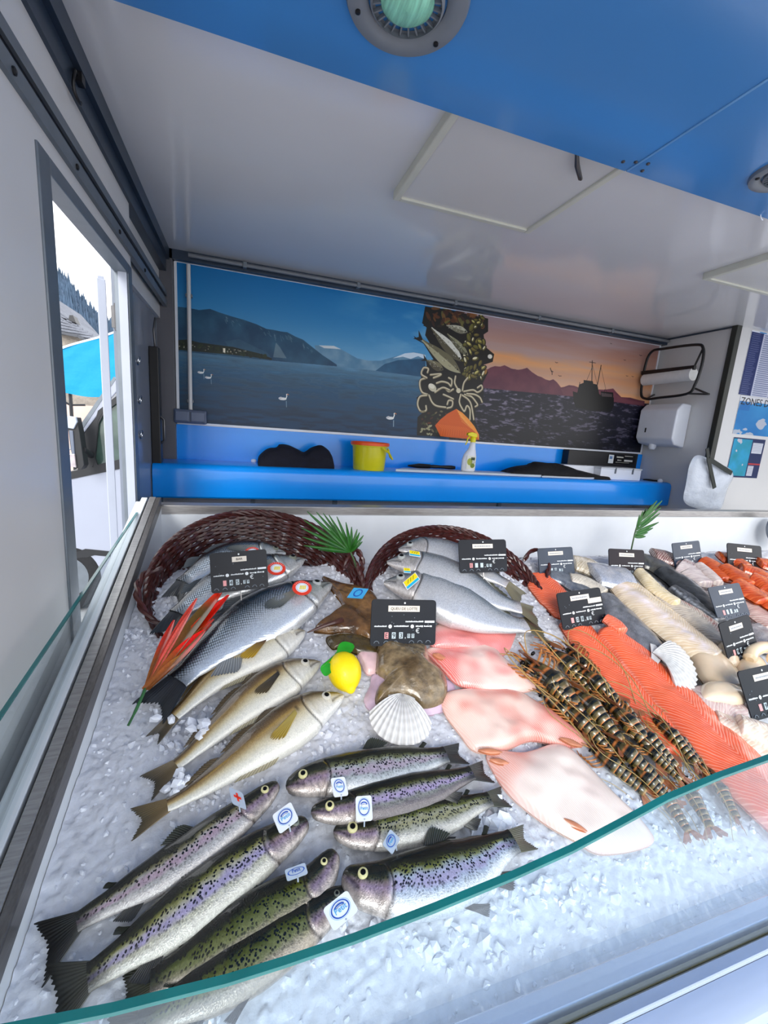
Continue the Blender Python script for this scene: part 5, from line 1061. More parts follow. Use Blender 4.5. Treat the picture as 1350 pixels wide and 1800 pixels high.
    R = [c0+N3*hs*w for w in (.95, .5, 0, -.5, -.95)]; Tp = [e3+N3*D*fw*w+T3*D*q_ for w, q_ in ((1, .06), (.55, -.02), (0, -tail[4] if len(tail) > 4 else -.10), (-.55, -.02), (-1, .06))]
    fan('tail_fin', R, Tp, cb, ct, thk=.002, rays=15, jag=.10)
    return dict(t=t, pt=pt, sp=sp, frame=frame, D=D, L=Lt, lift=lift, sg=sg, fan=fan, sgn3=sgn3)

def pal_trout(tone):
    def f(s, v, up, seed):
        back, flank, stripe, low, belly = tone; n = fbm(s*9, v*1.2, 2.2, seed, 3)-.5; vv = v+n*.3
        c = ramp(vv, [(-1, belly), (-.62, belly), (-.38, low), (-.26, stripe), (-.06, stripe), (.06, low if tone is not DARK else flank), (.20, flank), (.38, back), (.54, (22, 24, 14)), (1, (10, 11, 8))])
        al = np.clip(.2+sstep(-.6, -.1, v)*.8, 0, 1)*np.where(up > -.2, 1, 0); al = np.where(v < -.6, al*.2, al)
        hd = ramp(v, [(-1, (186, 176, 168)), (-.6, (186, 168, 160)), (-.3, (164, 138, 160)), (-.12, (140, 122, 120)), (.0, (76, 76, 52)), (.18, (30, 32, 22)), (1, (12, 13, 10))]); hn = fbm(s*40, v*3, 2, seed+5, 3); hd = hd*(.45+1.1*hn)[..., None]
        k = (1-sstep(.19, .235, s))[..., None]; c = c*(1-k)+hd*k; al = al*(1-.45*k[..., 0])
        sn = (1-sstep(.0, .05, s))[..., None]; c = c*(1-sn*.6)+lin((30, 34, 34))*sn*.6
        tl = sstep(.78, .875, s)[..., None]; c = c*(1-tl*.8)+lin((24, 24, 18))*tl*.8; c = c*(.70+.3*fbm(s*60, v*5, 2, seed+8, 3))[..., None]
        return np.concatenate([c, al[..., None]], -1)
    return f
PINK = ((44, 48, 28), (150, 142, 104), (200, 172, 184), (190, 186, 180), (214, 206, 200)); GOLD = ((58, 62, 26), (150, 148, 78), (186, 172, 204), (202, 196, 168), (216, 210, 196))
SILV = ((50, 54, 34), (128, 132, 92), (186, 170, 184), (176, 182, 180), (214, 216, 216)); DARK = ((30, 34, 16), (86, 92, 34), (120, 122, 72), (150, 140, 110), (176, 160, 140)); OLIV = ((56, 62, 26), (118, 122, 56), (168, 162, 120), (176, 172, 150), (206, 200, 190))
BLUE = ((48, 52, 22), (140, 142, 70), (186, 176, 206), (186, 196, 212), (226, 228, 232))
k_ = (26, 26, 22); g_ = (58, 58, 46)
TF = lambda ad=.05: (('dorsal_fin', 'd', .41, .53, .26, .16, (34, 36, 26), (60, 62, 50)), ('adipose_fin', 'a', .735, .765, .12, .12, (40, 44, 30), (30, 32, 24)), ('pectoral_fin', 'p', .225, -.72, .45, -.22, (60, 50, 40), (40, 38, 34)), ('pelvic_fin', 'v', .50, .54, .22, .30, (70, 62, 54), (40, 38, 34)), ('anal_fin', 'v', .66, .73, .22, .22, (60, 56, 48), (40, 38, 34)))
GT = 'rainbow trout at the front of the ice'
TR = {}
TR[1] = fish('rainbow_trout', 'leftmost pinkish trout with a grey tag by its head and black tail', GT, [(489, 1377), (440, 1418), (330, 1502), (225, 1568), (150, 1612), (66, 1668)], ((282, 1487), (313, 1541)), pal_trout(PINK), sk_trout, lift=.035, fins=TF(), tail=(.5, .62, (24, 22, 18), (16, 15, 14)), seed=1, eye=(.078, .15, .020, 'gold'), dvs=1.16)
TR[2] = fish('rainbow_trout', 'pale long trout with gold back, white tag near head, second from left rail', GT, [(541, 1444), (485, 1478), (385, 1552), (270, 1640), (165, 1712), (78, 1765)], ((322, 1534), (374, 1600)), pal_trout(GOLD), sk_trout, lift=.04, fins=TF(), tail=(.5, .60, (70, 68, 58), (20, 20, 18)), seed=2, eye=(.06, .2, .018, 'dull'), dvs=1.14)
TR[3] = fish('rainbow_trout', 'dark green trout with small white tag on its back, nose to the right', GT, [(590, 1497), (545, 1556), (440, 1622), (340, 1688), (262, 1728), (205, 1745)], ((400, 1588), (440, 1664)), pal_trout(DARK), sk_trout, lift=.042, fins=TF(), tail=(.5, .35, (60, 60, 40), (40, 40, 30)), seed=3, eye=(.085, .2, .018, 'gold'), dvs=1.2)
TR[4] = fish('rainbow_trout', 'dark green trout half behind the front glass with big white tag', GT, [(612, 1566), (560, 1604), (470, 1668), (370, 1732), (270, 1790), (175, 1830)], ((470, 1632), (512, 1712)), pal_trout(DARK), sk_trout, lift=.045, fins=TF(), tail=(.5, .5, (40, 40, 30), (30, 30, 24)), seed=4, eye=(.06, .2, .014, 'dull'), dvs=1.15)
TR[5] = fish('rainbow_trout', 'topmost silver trout of the centre stack, tail by the scallop shell', GT, [(503, 1384), (560, 1366), (640, 1357), (730, 1340), (785, 1326), (817, 1318)], ((640, 1318), (646, 1394)), pal_trout(SILV), sk_trout, lift=.035, fins=TF(), tail=(.5, .27, (40, 40, 34), (30, 30, 28)), seed=5, eye=(.085, .18, .023, 'gold'), dvs=1.08)
TR[6] = fish('rainbow_trout', 'black backed trout second in the centre stack, white tag on side', GT, [(547, 1428), (600, 1420), (690, 1402), (780, 1376), (830, 1358), (862, 1348)], ((684, 1372), (698, 1432)), pal_trout(PINK if False else ((26, 28, 16), (92, 96, 46), (190, 170, 206), (150, 150, 140), (120, 110, 110))), sk_trout, lift=.045, fins=TF(), tail=(.5, .34, (26, 26, 22), (20, 20, 18)), seed=6, eye=(.085, .02, .022, 'gold'), dvs=1.2)
TR[7] = fish('rainbow_trout', 'olive trout third in the centre stack, large yellow eye, tail in ice', GT, [(586, 1462), (640, 1464), (720, 1450), (800, 1426), (850, 1408), (893, 1394)], ((700, 1422), (714, 1492)), pal_trout(OLIV), sk_trout, lift=.035, fins=TF(), tail=(.5, .30, (60, 62, 40), (30, 30, 24)), seed=7, eye=(.09, .15, .026, 'gold'), dvs=1.1)
TR[8] = fish('rainbow_trout', 'biggest trout of the centre, bluish spotted flank crossing the glass edge', GT, [(602, 1538), (650, 1555), (730, 1552), (820, 1524), (885, 1487), (936, 1462)], ((745, 1484), (768, 1606)), pal_trout(BLUE), sk_trout, lift=.05, fins=TF(), tail=(.5, .22, (80, 80, 50), (50, 50, 36)), seed=8, eye=(.085, .22, .023, 'gold'), dvs=1.05)

def pal_bass(s, v, up, seed):
    c = ramp(v+.1*(fbm(s*6, v, 3, seed)-.5), [(-1, (232, 234, 236)), (-.45, (214, 220, 226)), (-.1, (168, 178, 188)), (.2, (104, 116, 128)), (.45, (46, 54, 64)), (.65, (20, 24, 32)), (1, (12, 14, 20))])
    al = sstep(.22, .28, s)*sstep(-.55, .0, v); hd = (1-sstep(.2, .25, s))[..., None]; h = ramp(v, [(-1, (226, 226, 224)), (-.2, (190, 194, 192)), (.15, (140, 144, 140)), (.4, (52, 58, 62)), (1, (22, 26, 30))])*(.7+.5*fbm(s*30, v*2, 3, seed+2))[..., None]
    bk = np.exp(-((s-.23)/.018)**2-((v-.35)/.3)**2)[..., None]; c = c*(1-hd)+h*hd; c = c*(1-bk*.9)+lin((16, 18, 22))*bk*.9
    ll = (np.abs(v-.10) < .025)*(s > .26); c = np.where(ll[..., None], c*.55, c); tl = sstep(.80, .9, s)[..., None]; c = c*(1-tl*.75)+lin((20, 24, 30))*tl*.75
    return np.concatenate([c, al[..., None]], -1)
GB = 'sea bass with round red tags in the left basket'
BF = (('spiny_dorsal_fin', 'd', .36, .54, .14, .16, (60, 66, 70), (90, 96, 100)), ('rear_dorsal_fin', 'd', .60, .72, .16, .16, (60, 66, 70), (90, 96, 100)), ('pectoral_fin', 'p', .25, -.15, .55, -.10, (150, 150, 140), (90, 96, 96)), ('anal_fin', 'v', .64, .74, .2, .22, (150, 154, 154), (120, 124, 128)))
kw = dict(top=BASS_T, bot=BASS_B, th=.5)
BS = {}
BS[3] = fish('sea_bass', 'farthest sea bass in the left basket, mostly behind the BAR card', GB, [(502, 972), (450, 974), (390, 988), (335, 1015), (300, 1040)], ((400, 965), (412, 1012)), pal_bass, sk_bass, lift=.075, fins=BF, eye=(.085, .08, .026, 'dull'), tail=(.5, .2, (30, 34, 40), (24, 28, 32)), seed=13, **kw)
BS[2] = fish('sea_bass', 'middle sea bass, head just right of the BAR card', GB, [(534, 983), (490, 996), (420, 1016), (350, 1052), (305, 1085), (285, 1105)], ((410, 992), (438, 1046)), pal_bass, sk_bass, lift=.07, fins=BF, eye=(.085, .08, .026, 'dull'), tail=(.5, .22, (30, 34, 40), (24, 28, 32)), seed=12, **kw)
BS[1] = fish('sea_bass', 'nearest silver sea bass with clear scale pattern and red tag on head', GB, [(581, 1026), (535, 1046), (455, 1088), (385, 1136), (325, 1186), (262, 1238)], ((408, 1068), (462, 1142)), pal_bass, sk_bass, lift=.06, fins=BF, eye=(.088, .12, .024, 'silver'), tail=(.5, .26, (26, 30, 38), (30, 34, 40)), seed=11, **kw)
def pal_whit(s, v, up, seed):
    n = fbm(s*14, v*2, 3, seed)-.5; c = ramp(v+n*.12, [(-1, (230, 226, 216)), (-.5, (226, 220, 202)), (-.2, (208, 194, 158)), (.02, (176, 152, 106)), (.22, (130, 102, 60)), (.42, (88, 66, 36)), (1, (58, 44, 26))])
    for v0, w in ((.30, .035), (.08, .03), (-.08, .02)):
        k = np.exp(-((v-v0-.06*np.sin(s*5))/w)**2)[..., None]*sstep(.25, .3, s)[..., None]; c = c*(1-k*.45)+lin((196, 160, 74))*k*.45
    hd = (1-sstep(.2, .25, s))[..., None]; h = ramp(v, [(-1, (234, 232, 226)), (-.2, (216, 208, 190)), (.1, (176, 160, 128)), (.4, (104, 84, 54)), (1, (64, 54, 36))])*(.85+.3*fbm(s*30, v*2, 3, seed+2))[..., None]; c = c*(1-hd)+h*hd
    d = np.exp(-((s-.27)/.008)**2-((v-.08)/.12)**2)[..., None]; c = c*(1-d)+lin((24, 22, 20))*d
    return np.concatenate([c, (sstep(-.2, .4, v)*.8)[..., None]], -1)
GW = 'golden brown whiting in the ice left of centre'
WF = (('first_dorsal_fin', 'd', .30, .40, .10, .16, (110, 90, 56), (80, 66, 44)), ('second_dorsal_fin', 'd', .43, .60, .08, .14, (110, 90, 56), (80, 66, 44)), ('third_dorsal_fin', 'd', .64, .78, .08, .14, (110, 90, 56), (80, 66, 44)), ('anal_fin', 'v', .45, .62, .07, .14, (190, 180, 150), (170, 160, 130)))
kw = dict(top=WH_T, bot=WH_B, th=.55, gill=.215)
W1 = fish('whiting', 'uppermost golden whiting with dark spotted yellow side fin', GW, [(536, 1110), (488, 1128), (425, 1160), (370, 1200), (318, 1248), (268, 1292)], ((420, 1124), (456, 1180)), pal_whit, sk_whit, lift=.035, fins=WF+(('pectoral_fin', 'p', .275, -.05, .62, -.30, (70, 40, 50), (206, 164, 40)),), eye=(.10, .06, .025, 'white'), tail=(.5, .14, (110, 92, 60), (60, 52, 38)), seed=21, **kw)
W2 = fish('whiting', 'middle golden whiting with dark narrow side fin', GW, [(563, 1164), (510, 1186), (450, 1226), (385, 1280), (318, 1338), (258, 1376)], ((438, 1196), (478, 1252)), pal_whit, sk_whit, lift=.035, fins=WF+(('pectoral_fin', 'p', .275, -.02, .62, -.28, (40, 36, 30), (90, 76, 50)),), eye=(.10, .06, .026, 'white'), tail=(.5, .28, (120, 98, 60), (60, 52, 38)), seed=22, **kw)
W3 = fish('whiting', 'lowest and palest whiting with a plain yellow side fin', GW, [(603, 1222), (545, 1248), (475, 1298), (395, 1356), (315, 1406), (232, 1440)], ((455, 1262), (500, 1330)), pal_whit, sk_whit, lift=.038, fins=WF+(('pectoral_fin', 'p', .285, -.05, .62, -.34, (190, 170, 90), (176, 146, 50)),), eye=(.10, .06, .025, 'white'), tail=(.5, .27, (130, 104, 60), (80, 70, 46)), seed=23, **kw)
def pal_meag(s, v, up, seed):
    c = ramp(v+.1*(fbm(s*6, v, 3, seed)-.5), [(-1, (232, 232, 234)), (-.4, (222, 224, 228)), (0, (200, 206, 212)), (.3, (146, 158, 170)), (.55, (92, 104, 108)), (.75, (56, 60, 50)), (1, (48, 48, 36))])
    c = c*.84; hd = (1-sstep(.2, .25, s))[..., None]; h = ramp(v, [(-1, (210, 204, 202)), (-.1, (190, 188, 186)), (.3, (128, 134, 136)), (1, (70, 74, 72))])*(.6+.6*fbm(s*30, v*2, 4, seed+2))[..., None]; c = c*(1-hd)+h*hd
    tl = sstep(.80, .9, s)[..., None]; c = c*(1-tl*.5)+lin((214, 196, 190))*tl*.5
    return np.concatenate([c, (sstep(-.3, .2, v)*(1-hd[..., 0])*.8)[..., None]], -1)
GM = 'silver croaker fish in the centre basket'
MF = (('dorsal_fin', 'd', .36, .76, .07, .10, (90, 92, 70), (70, 70, 50)), ('pectoral_fin', 'p', .25, -.35, .50, -.05, (150, 140, 100), (110, 104, 76)))
kw = dict(top=BASS_T, bot=BASS_B, th=.5, tail=(.5, .34, (120, 112, 84), (92, 86, 62), -.02))
M3 = fish('croaker', 'farthest silver fish in the centre basket, under the price card', GM, [(700, 966), (750, 966), (810, 984), (865, 1014), (922, 1040)], ((770, 950), (768, 990)), pal_meag, sk_meag, lift=.10, fins=MF, eye=(.09, .08, .026, 'silver'), seed=33, **kw)
M2 = fish('croaker', 'middle silver fish in the centre basket with small yellow tag', GM, [(680, 988), (735, 994), (800, 1020), (860, 1050), (905, 1066), (950, 1074)], ((775, 982), (764, 1034)), pal_meag, sk_meag, lift=.085, fins=MF, eye=(.09, .1, .026, 'silver'), seed=32, **kw)
M1 = fish('croaker', 'nearest silver fish in the centre basket, mouth open, fan tail', GM, [(675, 1024), (735, 1034), (800, 1060), (860, 1086), (910, 1098), (957, 1098)], ((782, 1018), (766, 1084)), pal_meag, sk_meag, lift=.065, fins=MF, eye=(.095, .12, .027, 'silver'), seed=31, mouth=(.07, -.35), **kw)

# ------------------------------------------------------------------ flat cuts: skate wings, monkfish, fillets
mt_flesh = M('wet_flesh', (1, 1, 1), rough=.24, coat=.5, attr=True, noise=(60, .10), bump=(70, .25, .002))
def flesh_lines(name, scale, line, amount, chev=0., dist=2.5, width=.14, rough=.25):
    """flesh with pale muscle lines running across the cut"""
    m = bpy.data.materials.new(name); m.use_nodes = True; n = m.node_tree.nodes; L = m.node_tree.links; b = n['Principled BSDF']; b.inputs['Roughness'].default_value = rough; b.inputs['Coat Weight'].default_value = .5
    a = n.new('ShaderNodeVertexColor'); a.layer_name = 'Col'; u = n.new('ShaderNodeUVMap'); sp = n.new('ShaderNodeSeparateXYZ'); L.new(u.outputs[0], sp.inputs[0])
    ab = n.new('ShaderNodeMath'); ab.operation = 'ABSOLUTE'; L.new(sp.outputs[1], ab.inputs[0]); ma = n.new('ShaderNodeMath'); ma.operation = 'MULTIPLY_ADD'; ma.inputs[1].default_value = chev; L.new(ab.outputs[0], ma.inputs[0]); L.new(sp.outputs[0], ma.inputs[2])
    cb = n.new('ShaderNodeCombineXYZ'); L.new(ma.outputs[0], cb.inputs[0]); L.new(sp.outputs[1], cb.inputs[1])
    w = n.new('ShaderNodeTexWave'); w.inputs['Scale'].default_value = scale; w.inputs['Distortion'].default_value = dist; w.inputs['Detail'].default_value = 1.5; w.inputs['Detail Scale'].default_value = 1.2; L.new(cb.outputs[0], w.inputs['Vector'])
    r = n.new('ShaderNodeMapRange'); r.inputs[1].default_value = 1-width*2; r.inputs[2].default_value = 1; r.inputs[4].default_value = amount; L.new(w.outputs['Fac'], r.inputs[0])
    x = n.new('ShaderNodeMix'); x.data_type = 'RGBA'; L.new(r.outputs[0], x.inputs[0]); L.new(a.outputs[0], x.inputs[6]); x.inputs[7].default_value = srgb(*line)+(1,); L.new(x.outputs[2], b.inputs['Base Color'])
    bp = n.new('ShaderNodeBump'); bp.inputs['Strength'].default_value = .18; bp.inputs['Distance'].default_value = .0025; L.new(w.outputs['Fac'], bp.inputs['Height']); L.new(bp.outputs[0], b.inputs['Normal'])
    return m
mt_salmon = flesh_lines('salmon_flesh', 26, (255, 176, 148), .6, chev=1.1, dist=4, width=.13); mt_cod = flesh_lines('white_fish_flesh', 26, (244, 232, 216), .5, chev=.8, dist=5, width=.2); mt_skate = flesh_lines('skate_flesh', 62, (252, 222, 212), .5, chev=.35, dist=2.2, width=.3)
mt_smok = flesh_lines('smoked_fillet_flesh', 18, (240, 130, 60), .35, chev=.6, dist=4, width=.2)
def slab(name, label, cat, group, outline, thick, lift, colf, mat=None, seed=1, na=84, nr=20, wav=.3, pw=3.0, parent=None, dome=0.):
    P = catmull_closed([uv(*p, lift) for p in outline], na); c = P.mean(0); V = []; Cc = []; U = []
    ext = np.abs(P-c).max()
    for r in np.linspace(1, 0, nr):
        q = c+(P-c)*r; n1 = fbm(q[:, 0], q[:, 1], 9, seed, 3)-.5; hz = thick*(1-r**pw)**.5*(1+wav*n1*2)+dome*(1-r*r); V.append(E1*q[:, :1]+E2*q[:, 1:2]+EN*(ICEK+lift+hz)[:, None]); Cc.append(np.column_stack([colf(q, r, c, ext, seed), np.ones(na)])); U.append(q)
    V = np.vstack(V); n_ = len(V); Vb = V.copy(); 
    h = (Vb @ EN)-ICEK-lift; Vb = Vb-EN*(h+.006)[:, None]*1.0
    F = gridF(nr, na, True); o = build_np(name, np.vstack([V, Vb]), np.vstack([F, F[:, ::-1]+n_]), mat or mt_flesh, parent, np.vstack(Cc+Cc), np.vstack(U+U))
    if parent is None: tag(o, label, cat, group)
    return o
def pinkf(base, red, k=1.0, edge=(238, 150, 140)):
    def f(q, r, c, ext, seed):
        n1 = fbm(q[:, 0], q[:, 1], 7, seed+3, 3); n2 = fbm(q[:, 0], q[:, 1], 16, seed+9, 3); m = np.clip((n1-.5)*5*k, 0, .9); col = mixc(lin(base), lin(red), m); col = mixc(col, lin((238, 220, 206)), np.clip((.47-n1)*4, 0, .6)); return mixc(col, lin(edge), np.clip((r-.9)*6*n2, 0, .5))
    return f
GS = 'pink skate wings on the ice'
s1 = slab('skate_wing', 'small pink skate wing just right of the QUEU DE LOTTE card', 'skate wing', GS, [(758, 1136), (764, 1102), (800, 1088), (852, 1108), (902, 1108), (904, 1124), (884, 1152), (830, 1146), (800, 1142)], .022, .012, pinkf((240, 182, 180), (230, 108, 108), .8), mt_skate, 41, wav=.6)
s2 = slab('skate_wing', 'second skate wing from the back, red patch on its left', 'skate wing', GS, [(748, 1142), (786, 1142), (820, 1132), (852, 1121), (886, 1158), (918, 1186), (950, 1205), (912, 1218), (852, 1216), (806, 1204), (776, 1176)], .026, .014, pinkf((244, 208, 196), (236, 96, 92), 1.3), mt_skate, 46, wav=.6)
s3 = slab('skate_wing', 'third pink skate wing with ribbed red front edge', 'skate wing', GS, [(776, 1222), (826, 1212), (898, 1213), (948, 1238), (996, 1272), (1034, 1304), (992, 1314), (934, 1302), (880, 1322), (834, 1320), (808, 1290), (782, 1254)], .03, .014, pinkf((246, 208, 192), (236, 116, 98), 1.2), mt_skate, 52, wav=.6)
s4 = slab('skate_wing', 'largest nearest skate wing, cream and pink, reaching the glass', 'skate wing', GS, [(858, 1322), (918, 1324), (984, 1308), (1036, 1348), (1082, 1398), (1132, 1446), (1146, 1484), (1060, 1502), (1010, 1478), (955, 1446), (900, 1402), (868, 1358)], .032, .014, pinkf((247, 222, 210), (238, 140, 120), .9), mt_skate, 57, wav=.6)
for o_, (px, py), a_, L_ in ((s2, (772, 1153), .3, 12), (s3, (1004, 1304), .35, 22), (s3, (862, 1320), .1, 22), (s4, (878, 1338), .2, 18), (s4, (1012, 1450), .5, 24)):
    slab('skin_patch', '', '', None, [(px-L_*math.cos(a_), py-L_*math.sin(a_)), (px, py-5), (px+L_*math.cos(a_), py+L_*math.sin(a_)), (px, py+5)], .0022, .040, lambda q, r, c, e, s: np.tile(lin((206, 132, 96)), (len(q), 1))*(.7+.6*fbm(q[:, 0], q[:, 1], 60, 3))[:, None], mt_flesh, 3, 24, 5, parent=o_)
mt_monk = M('monkfish_skin', (1, 1, 1), rough=.22, coat=.8, attr=True, noise=(46, .5), bump=(42, .9, .008))
brown = lambda a, b: (lambda q, r, c, e, s: mixc(lin(a), lin(b), np.clip(fbm(q[:, 0], q[:, 1], 14, s, 4)*2.2-.6, 0, 1)))
mk = slab('monkfish', 'brown glistening monkfish with blue tag, between bass and card', 'fish', None, [(566, 1014), (600, 1026), (642, 1034), (664, 1056), (672, 1104), (656, 1130), (616, 1116), (568, 1112), (552, 1108), (592, 1088), (602, 1066), (586, 1040)], .04, .02, brown((92, 62, 34), (140, 100, 56)), mt_monk, 61, wav=.6)
MB().tube(catmull([onI(602, 1090, .05), onI(570, 1100, .055), (onI(540, 1112, .04))], 10), [.010, .009, .008, .007, .006, .006, .005, .004, .003, .002], 8).build('fin_spine', M('dark_spine', S(74, 40, 34), rough=.3, coat=.6, noise=(40, .3)), mk, smooth=True)
slab('belly_flap', '', '', None, [(574, 1120), (612, 1114), (662, 1128), (664, 1150), (630, 1150), (600, 1138), (584, 1140)], .02, .02, brown((96, 78, 40), (60, 50, 26)), mt_monk, 63, 48, 8, parent=mk)
slab('pink_flesh', '', '', None, [(628, 1146), (664, 1148), (670, 1176), (648, 1186), (636, 1170)], .02, .01, brown((226, 170, 178), (236, 200, 200)), mt_flesh, 64, 48, 8, parent=mk)
mq = slab('monkfish_tail', 'wet brown monkfish tail standing under the QUEU DE LOTTE card', 'fish', None, [(668, 1128), (706, 1134), (744, 1132), (756, 1166), (780, 1190), (787, 1216), (778, 1236), (746, 1246), (712, 1234), (676, 1234), (660, 1238), (662, 1214), (676, 1196), (660, 1178)], .055, .02, brown((96, 76, 48), (150, 130, 98)), mt_monk, 65, wav=.5, pw=2.4)
slab('tail_flesh', '', '', None, [(664, 1176), (650, 1206), (640, 1232), (656, 1252), (700, 1262), (770, 1254), (794, 1236), (796, 1200), (740, 1180)], .018, .005, brown((222, 196, 214), (206, 178, 200)), mt_flesh, 66, 60, 8, parent=mq)

def strip(name, label, cat, group, spine, widths, thick, lift, colf, mat, seed=1, ns=90, nv=26, arch=1.0, parent=None, edge=2.6):
    """long fillet: spine in pixels, full width in metres at even steps"""
    C = catmull([uv(*p, lift) for p in spine], ns); d = np.gradient(C, axis=0); d /= np.linalg.norm(d, axis=1)[:, None]; N2 = np.stack([-d[:, 1], d[:, 0]], -1); seg = np.r_[0, np.cumsum(np.hypot(*np.diff(C, axis=0).T))]; s = seg/seg[-1]
    w = np.interp(s, np.linspace(0, 1, len(widths)), widths)/2; w = w*np.clip(np.minimum(s, 1-s)/.04+.12, 0, 1)**.5; v = np.linspace(-1, 1, nv); Sg, Vg = np.meshgrid(s, v, indexing='ij'); q = C[:, None, :]+N2[:, None, :]*(Vg*w[:, None]*(1+.06*(fbm(Sg*6, Vg*0+seed, 3, seed)-.5)))[..., None]
    endf = np.clip(np.minimum(Sg, 1-Sg)/.03, 0, 1)**.5; hz = thick*(1-np.abs(Vg)**edge)**.5*arch*endf*(1+.25*(fbm(q[..., 0], q[..., 1], 12, seed)-.5)*2)
    P = E1*q[..., :1]+E2*q[..., 1:2]+EN*(ICEK+lift+hz)[..., None]; Pb = E1*q[..., :1]+E2*q[..., 1:2]+EN*(ICEK+lift-.006); col = colf(Sg, Vg, seed); col = np.concatenate([col, np.ones(col.shape[:2]+(1,))], -1).reshape(-1, 4)
    U = np.stack([Sg*seg[-1], Vg*w[:, None]], -1).reshape(-1, 2); F = gridF(ns, nv); n_ = ns*nv
    o = build_np(name, np.vstack([P.reshape(-1, 3), Pb.reshape(-1, 3)]), np.vstack([F[:, ::-1], F+n_]), mat, parent, np.vstack([col, col]), np.vstack([U, U]))
    if parent is None: tag(o, label, cat, group)
    return o
salc = lambda s, v, sd: mixc(mixc(lin((250, 108, 62)), lin((232, 84, 44)), np.clip(fbm(s*8, v*2, 2, sd), 0, 1)), lin((206, 120, 96)), np.clip((np.abs(v)-.88)*6, 0, .8))
GSa = 'orange salmon fillets'
strip('salmon_fillet', 'short salmon fillet between the centre basket and the slate card', 'fillet', GSa, [(950, 1012), (962, 1036), (984, 1062), (1000, 1090)], [.12, .17, .17, .10], .022, .012, salc, mt_salmon, 71)
strip('salmon_fillet', 'salmon fillet lying behind the prawns, left of the longest one', 'fillet', GSa, [(1004, 1092), (1040, 1138), (1090, 1196), (1145, 1262), (1200, 1330)], [.13, .15, .16, .16, .12], .024, .012, salc, mt_salmon, 72)
strip('salmon_fillet', 'longest bright salmon fillet running down behind the front glass', 'fillet', GSa, [(1058, 1106), (1110, 1152), (1180, 1222), (1262, 1312), (1350, 1400), (1450, 1490)], [.10, .155, .19, .21, .21, .19], .034, .03, salc, mt_salmon, 73, ns=160, nv=36)
strip('salmon_fillet', 'small curled pink salmon tail end above the longest fillet', 'fillet', GSa, [(1062, 1086), (1078, 1096), (1094, 1112)], [.05, .07, .05], .02, .055, lambda s, v, sd: salc(s, v, sd)*.9+lin((250, 170, 150))*.15, mt_salmon, 74, 40, 16)
def tone(a, b, streak=None, fr=6):
    def f(s, v, sd):
        n = np.clip(fbm(s*fr, v*1.5, 2.2, sd, 4)*2-.5, 0, 1); c = mixc(lin(a), lin(b), n)
        if streak is not None:
            k = np.exp(-((v-streak[1]-.15*np.sin(s*5+sd))/streak[2])**2)*np.clip(fbm(s*14, v, 3, sd+4)*1.8-.3, 0, 1); c = mixc(c, lin(streak[0]), k)
        return c
    return f
mt_greysk = skin('grey_skin_side', 'spots', 420, (70, 72, 78), .2, metal=.3, rough=.3); GF = 'fish fillets on the right of the case'
def fil(label, spine, widths, thick, lift, colf, mat, seed, **k): return strip('fish_fillet', label, 'fillet', GF, spine, widths, thick, lift, colf, mat, seed, **k)
fil('grey skinned fillet half behind the slate card on salmon', [(962, 1010), (1000, 1022), (1040, 1050), (1060, 1075)], [.09, .12, .12, .08], .02, .022, tone((96, 104, 116), (140, 146, 154)), mt_greysk, 81)
fil('pale ridged fillet at the back between two price cards', [(1006, 990), (1030, 996), (1056, 1010)], [.12, .14, .12], .03, .03, tone((206, 196, 176), (176, 160, 130), ((236, 226, 210), 0, .3)), mt_cod, 82)
fil('narrow pale fillet under the ridged one at the back', [(1000, 1018), (1030, 1026), (1062, 1046)], [.08, .10, .08], .022, .03, tone((190, 182, 168), (214, 206, 190)), mt_cod, 83)
fil('silver skinned fillet folded over behind the long cod fillet', [(1040, 1010), (1072, 1014), (1108, 1020)], [.16, .20, .16], .035, .045, tone((176, 182, 196), (206, 206, 212)), mt_greysk, 84)
fil('long grey skinned fillet between salmon and cod, above the shell', [(1060, 1048), (1090, 1082), (1120, 1118), (1158, 1160)], [.09, .14, .16, .12], .03, .026, tone((100, 102, 108), (144, 146, 152)), mt_greysk, 85)
fil('largest cream cod fillet with white flaky ridge, centre of fillets', [(1082, 1020), (1118, 1052), (1164, 1092), (1216, 1134), (1262, 1166)], [.13, .19, .20, .19, .12], .04, .035, tone((214, 186, 150), (226, 206, 176), ((236, 222, 226), -.35, .3)), mt_cod, 86, ns=110)
fil('thin yellowish cod strip along the upper edge of the big cod fillet', [(1120, 1006), (1150, 1036), (1190, 1066)], [.05, .08, .05], .03, .05, tone((214, 194, 150), (232, 216, 180)), mt_cod, 87)
fil('curled grey white fillet with red streak right of the cod', [(1150, 1046), (1192, 1070), (1234, 1098), (1276, 1140)], [.10, .15, .15, .10], .03, .03, tone((196, 182, 164), (160, 150, 138), ((166, 72, 60), .35, .2)), mt_cod, 88)
fil('dark skinned fillet at the back right of the plum card', [(1120, 984), (1150, 994), (1180, 1016)], [.15, .16, .12], .03, .03, tone((60, 60, 58), (100, 98, 90)), mt_greysk, 89)
fil('black skinned fillet with a white belly line, pointing to the card pair', [(1160, 1002), (1196, 1026), (1232, 1056), (1272, 1092)], [.13, .16, .14, .12], .03, .034, tone((22, 26, 28), (60, 64, 68), ((206, 210, 214), .55, .12)), mt_greysk, 90)
fil('second black fillet below the white lined one', [(1176, 1036), (1214, 1060), (1262, 1098)], [.07, .11, .10], .03, .03, tone((26, 28, 30), (110, 112, 116), ((190, 194, 198), -.5, .14)), mt_greysk, 91)
fil('reddish brown fillet at the very back between two cards', [(1146, 976), (1172, 982), (1196, 992)], [.11, .13, .10], .03, .04, tone((110, 66, 66), (150, 110, 106)), mt_cod, 92)
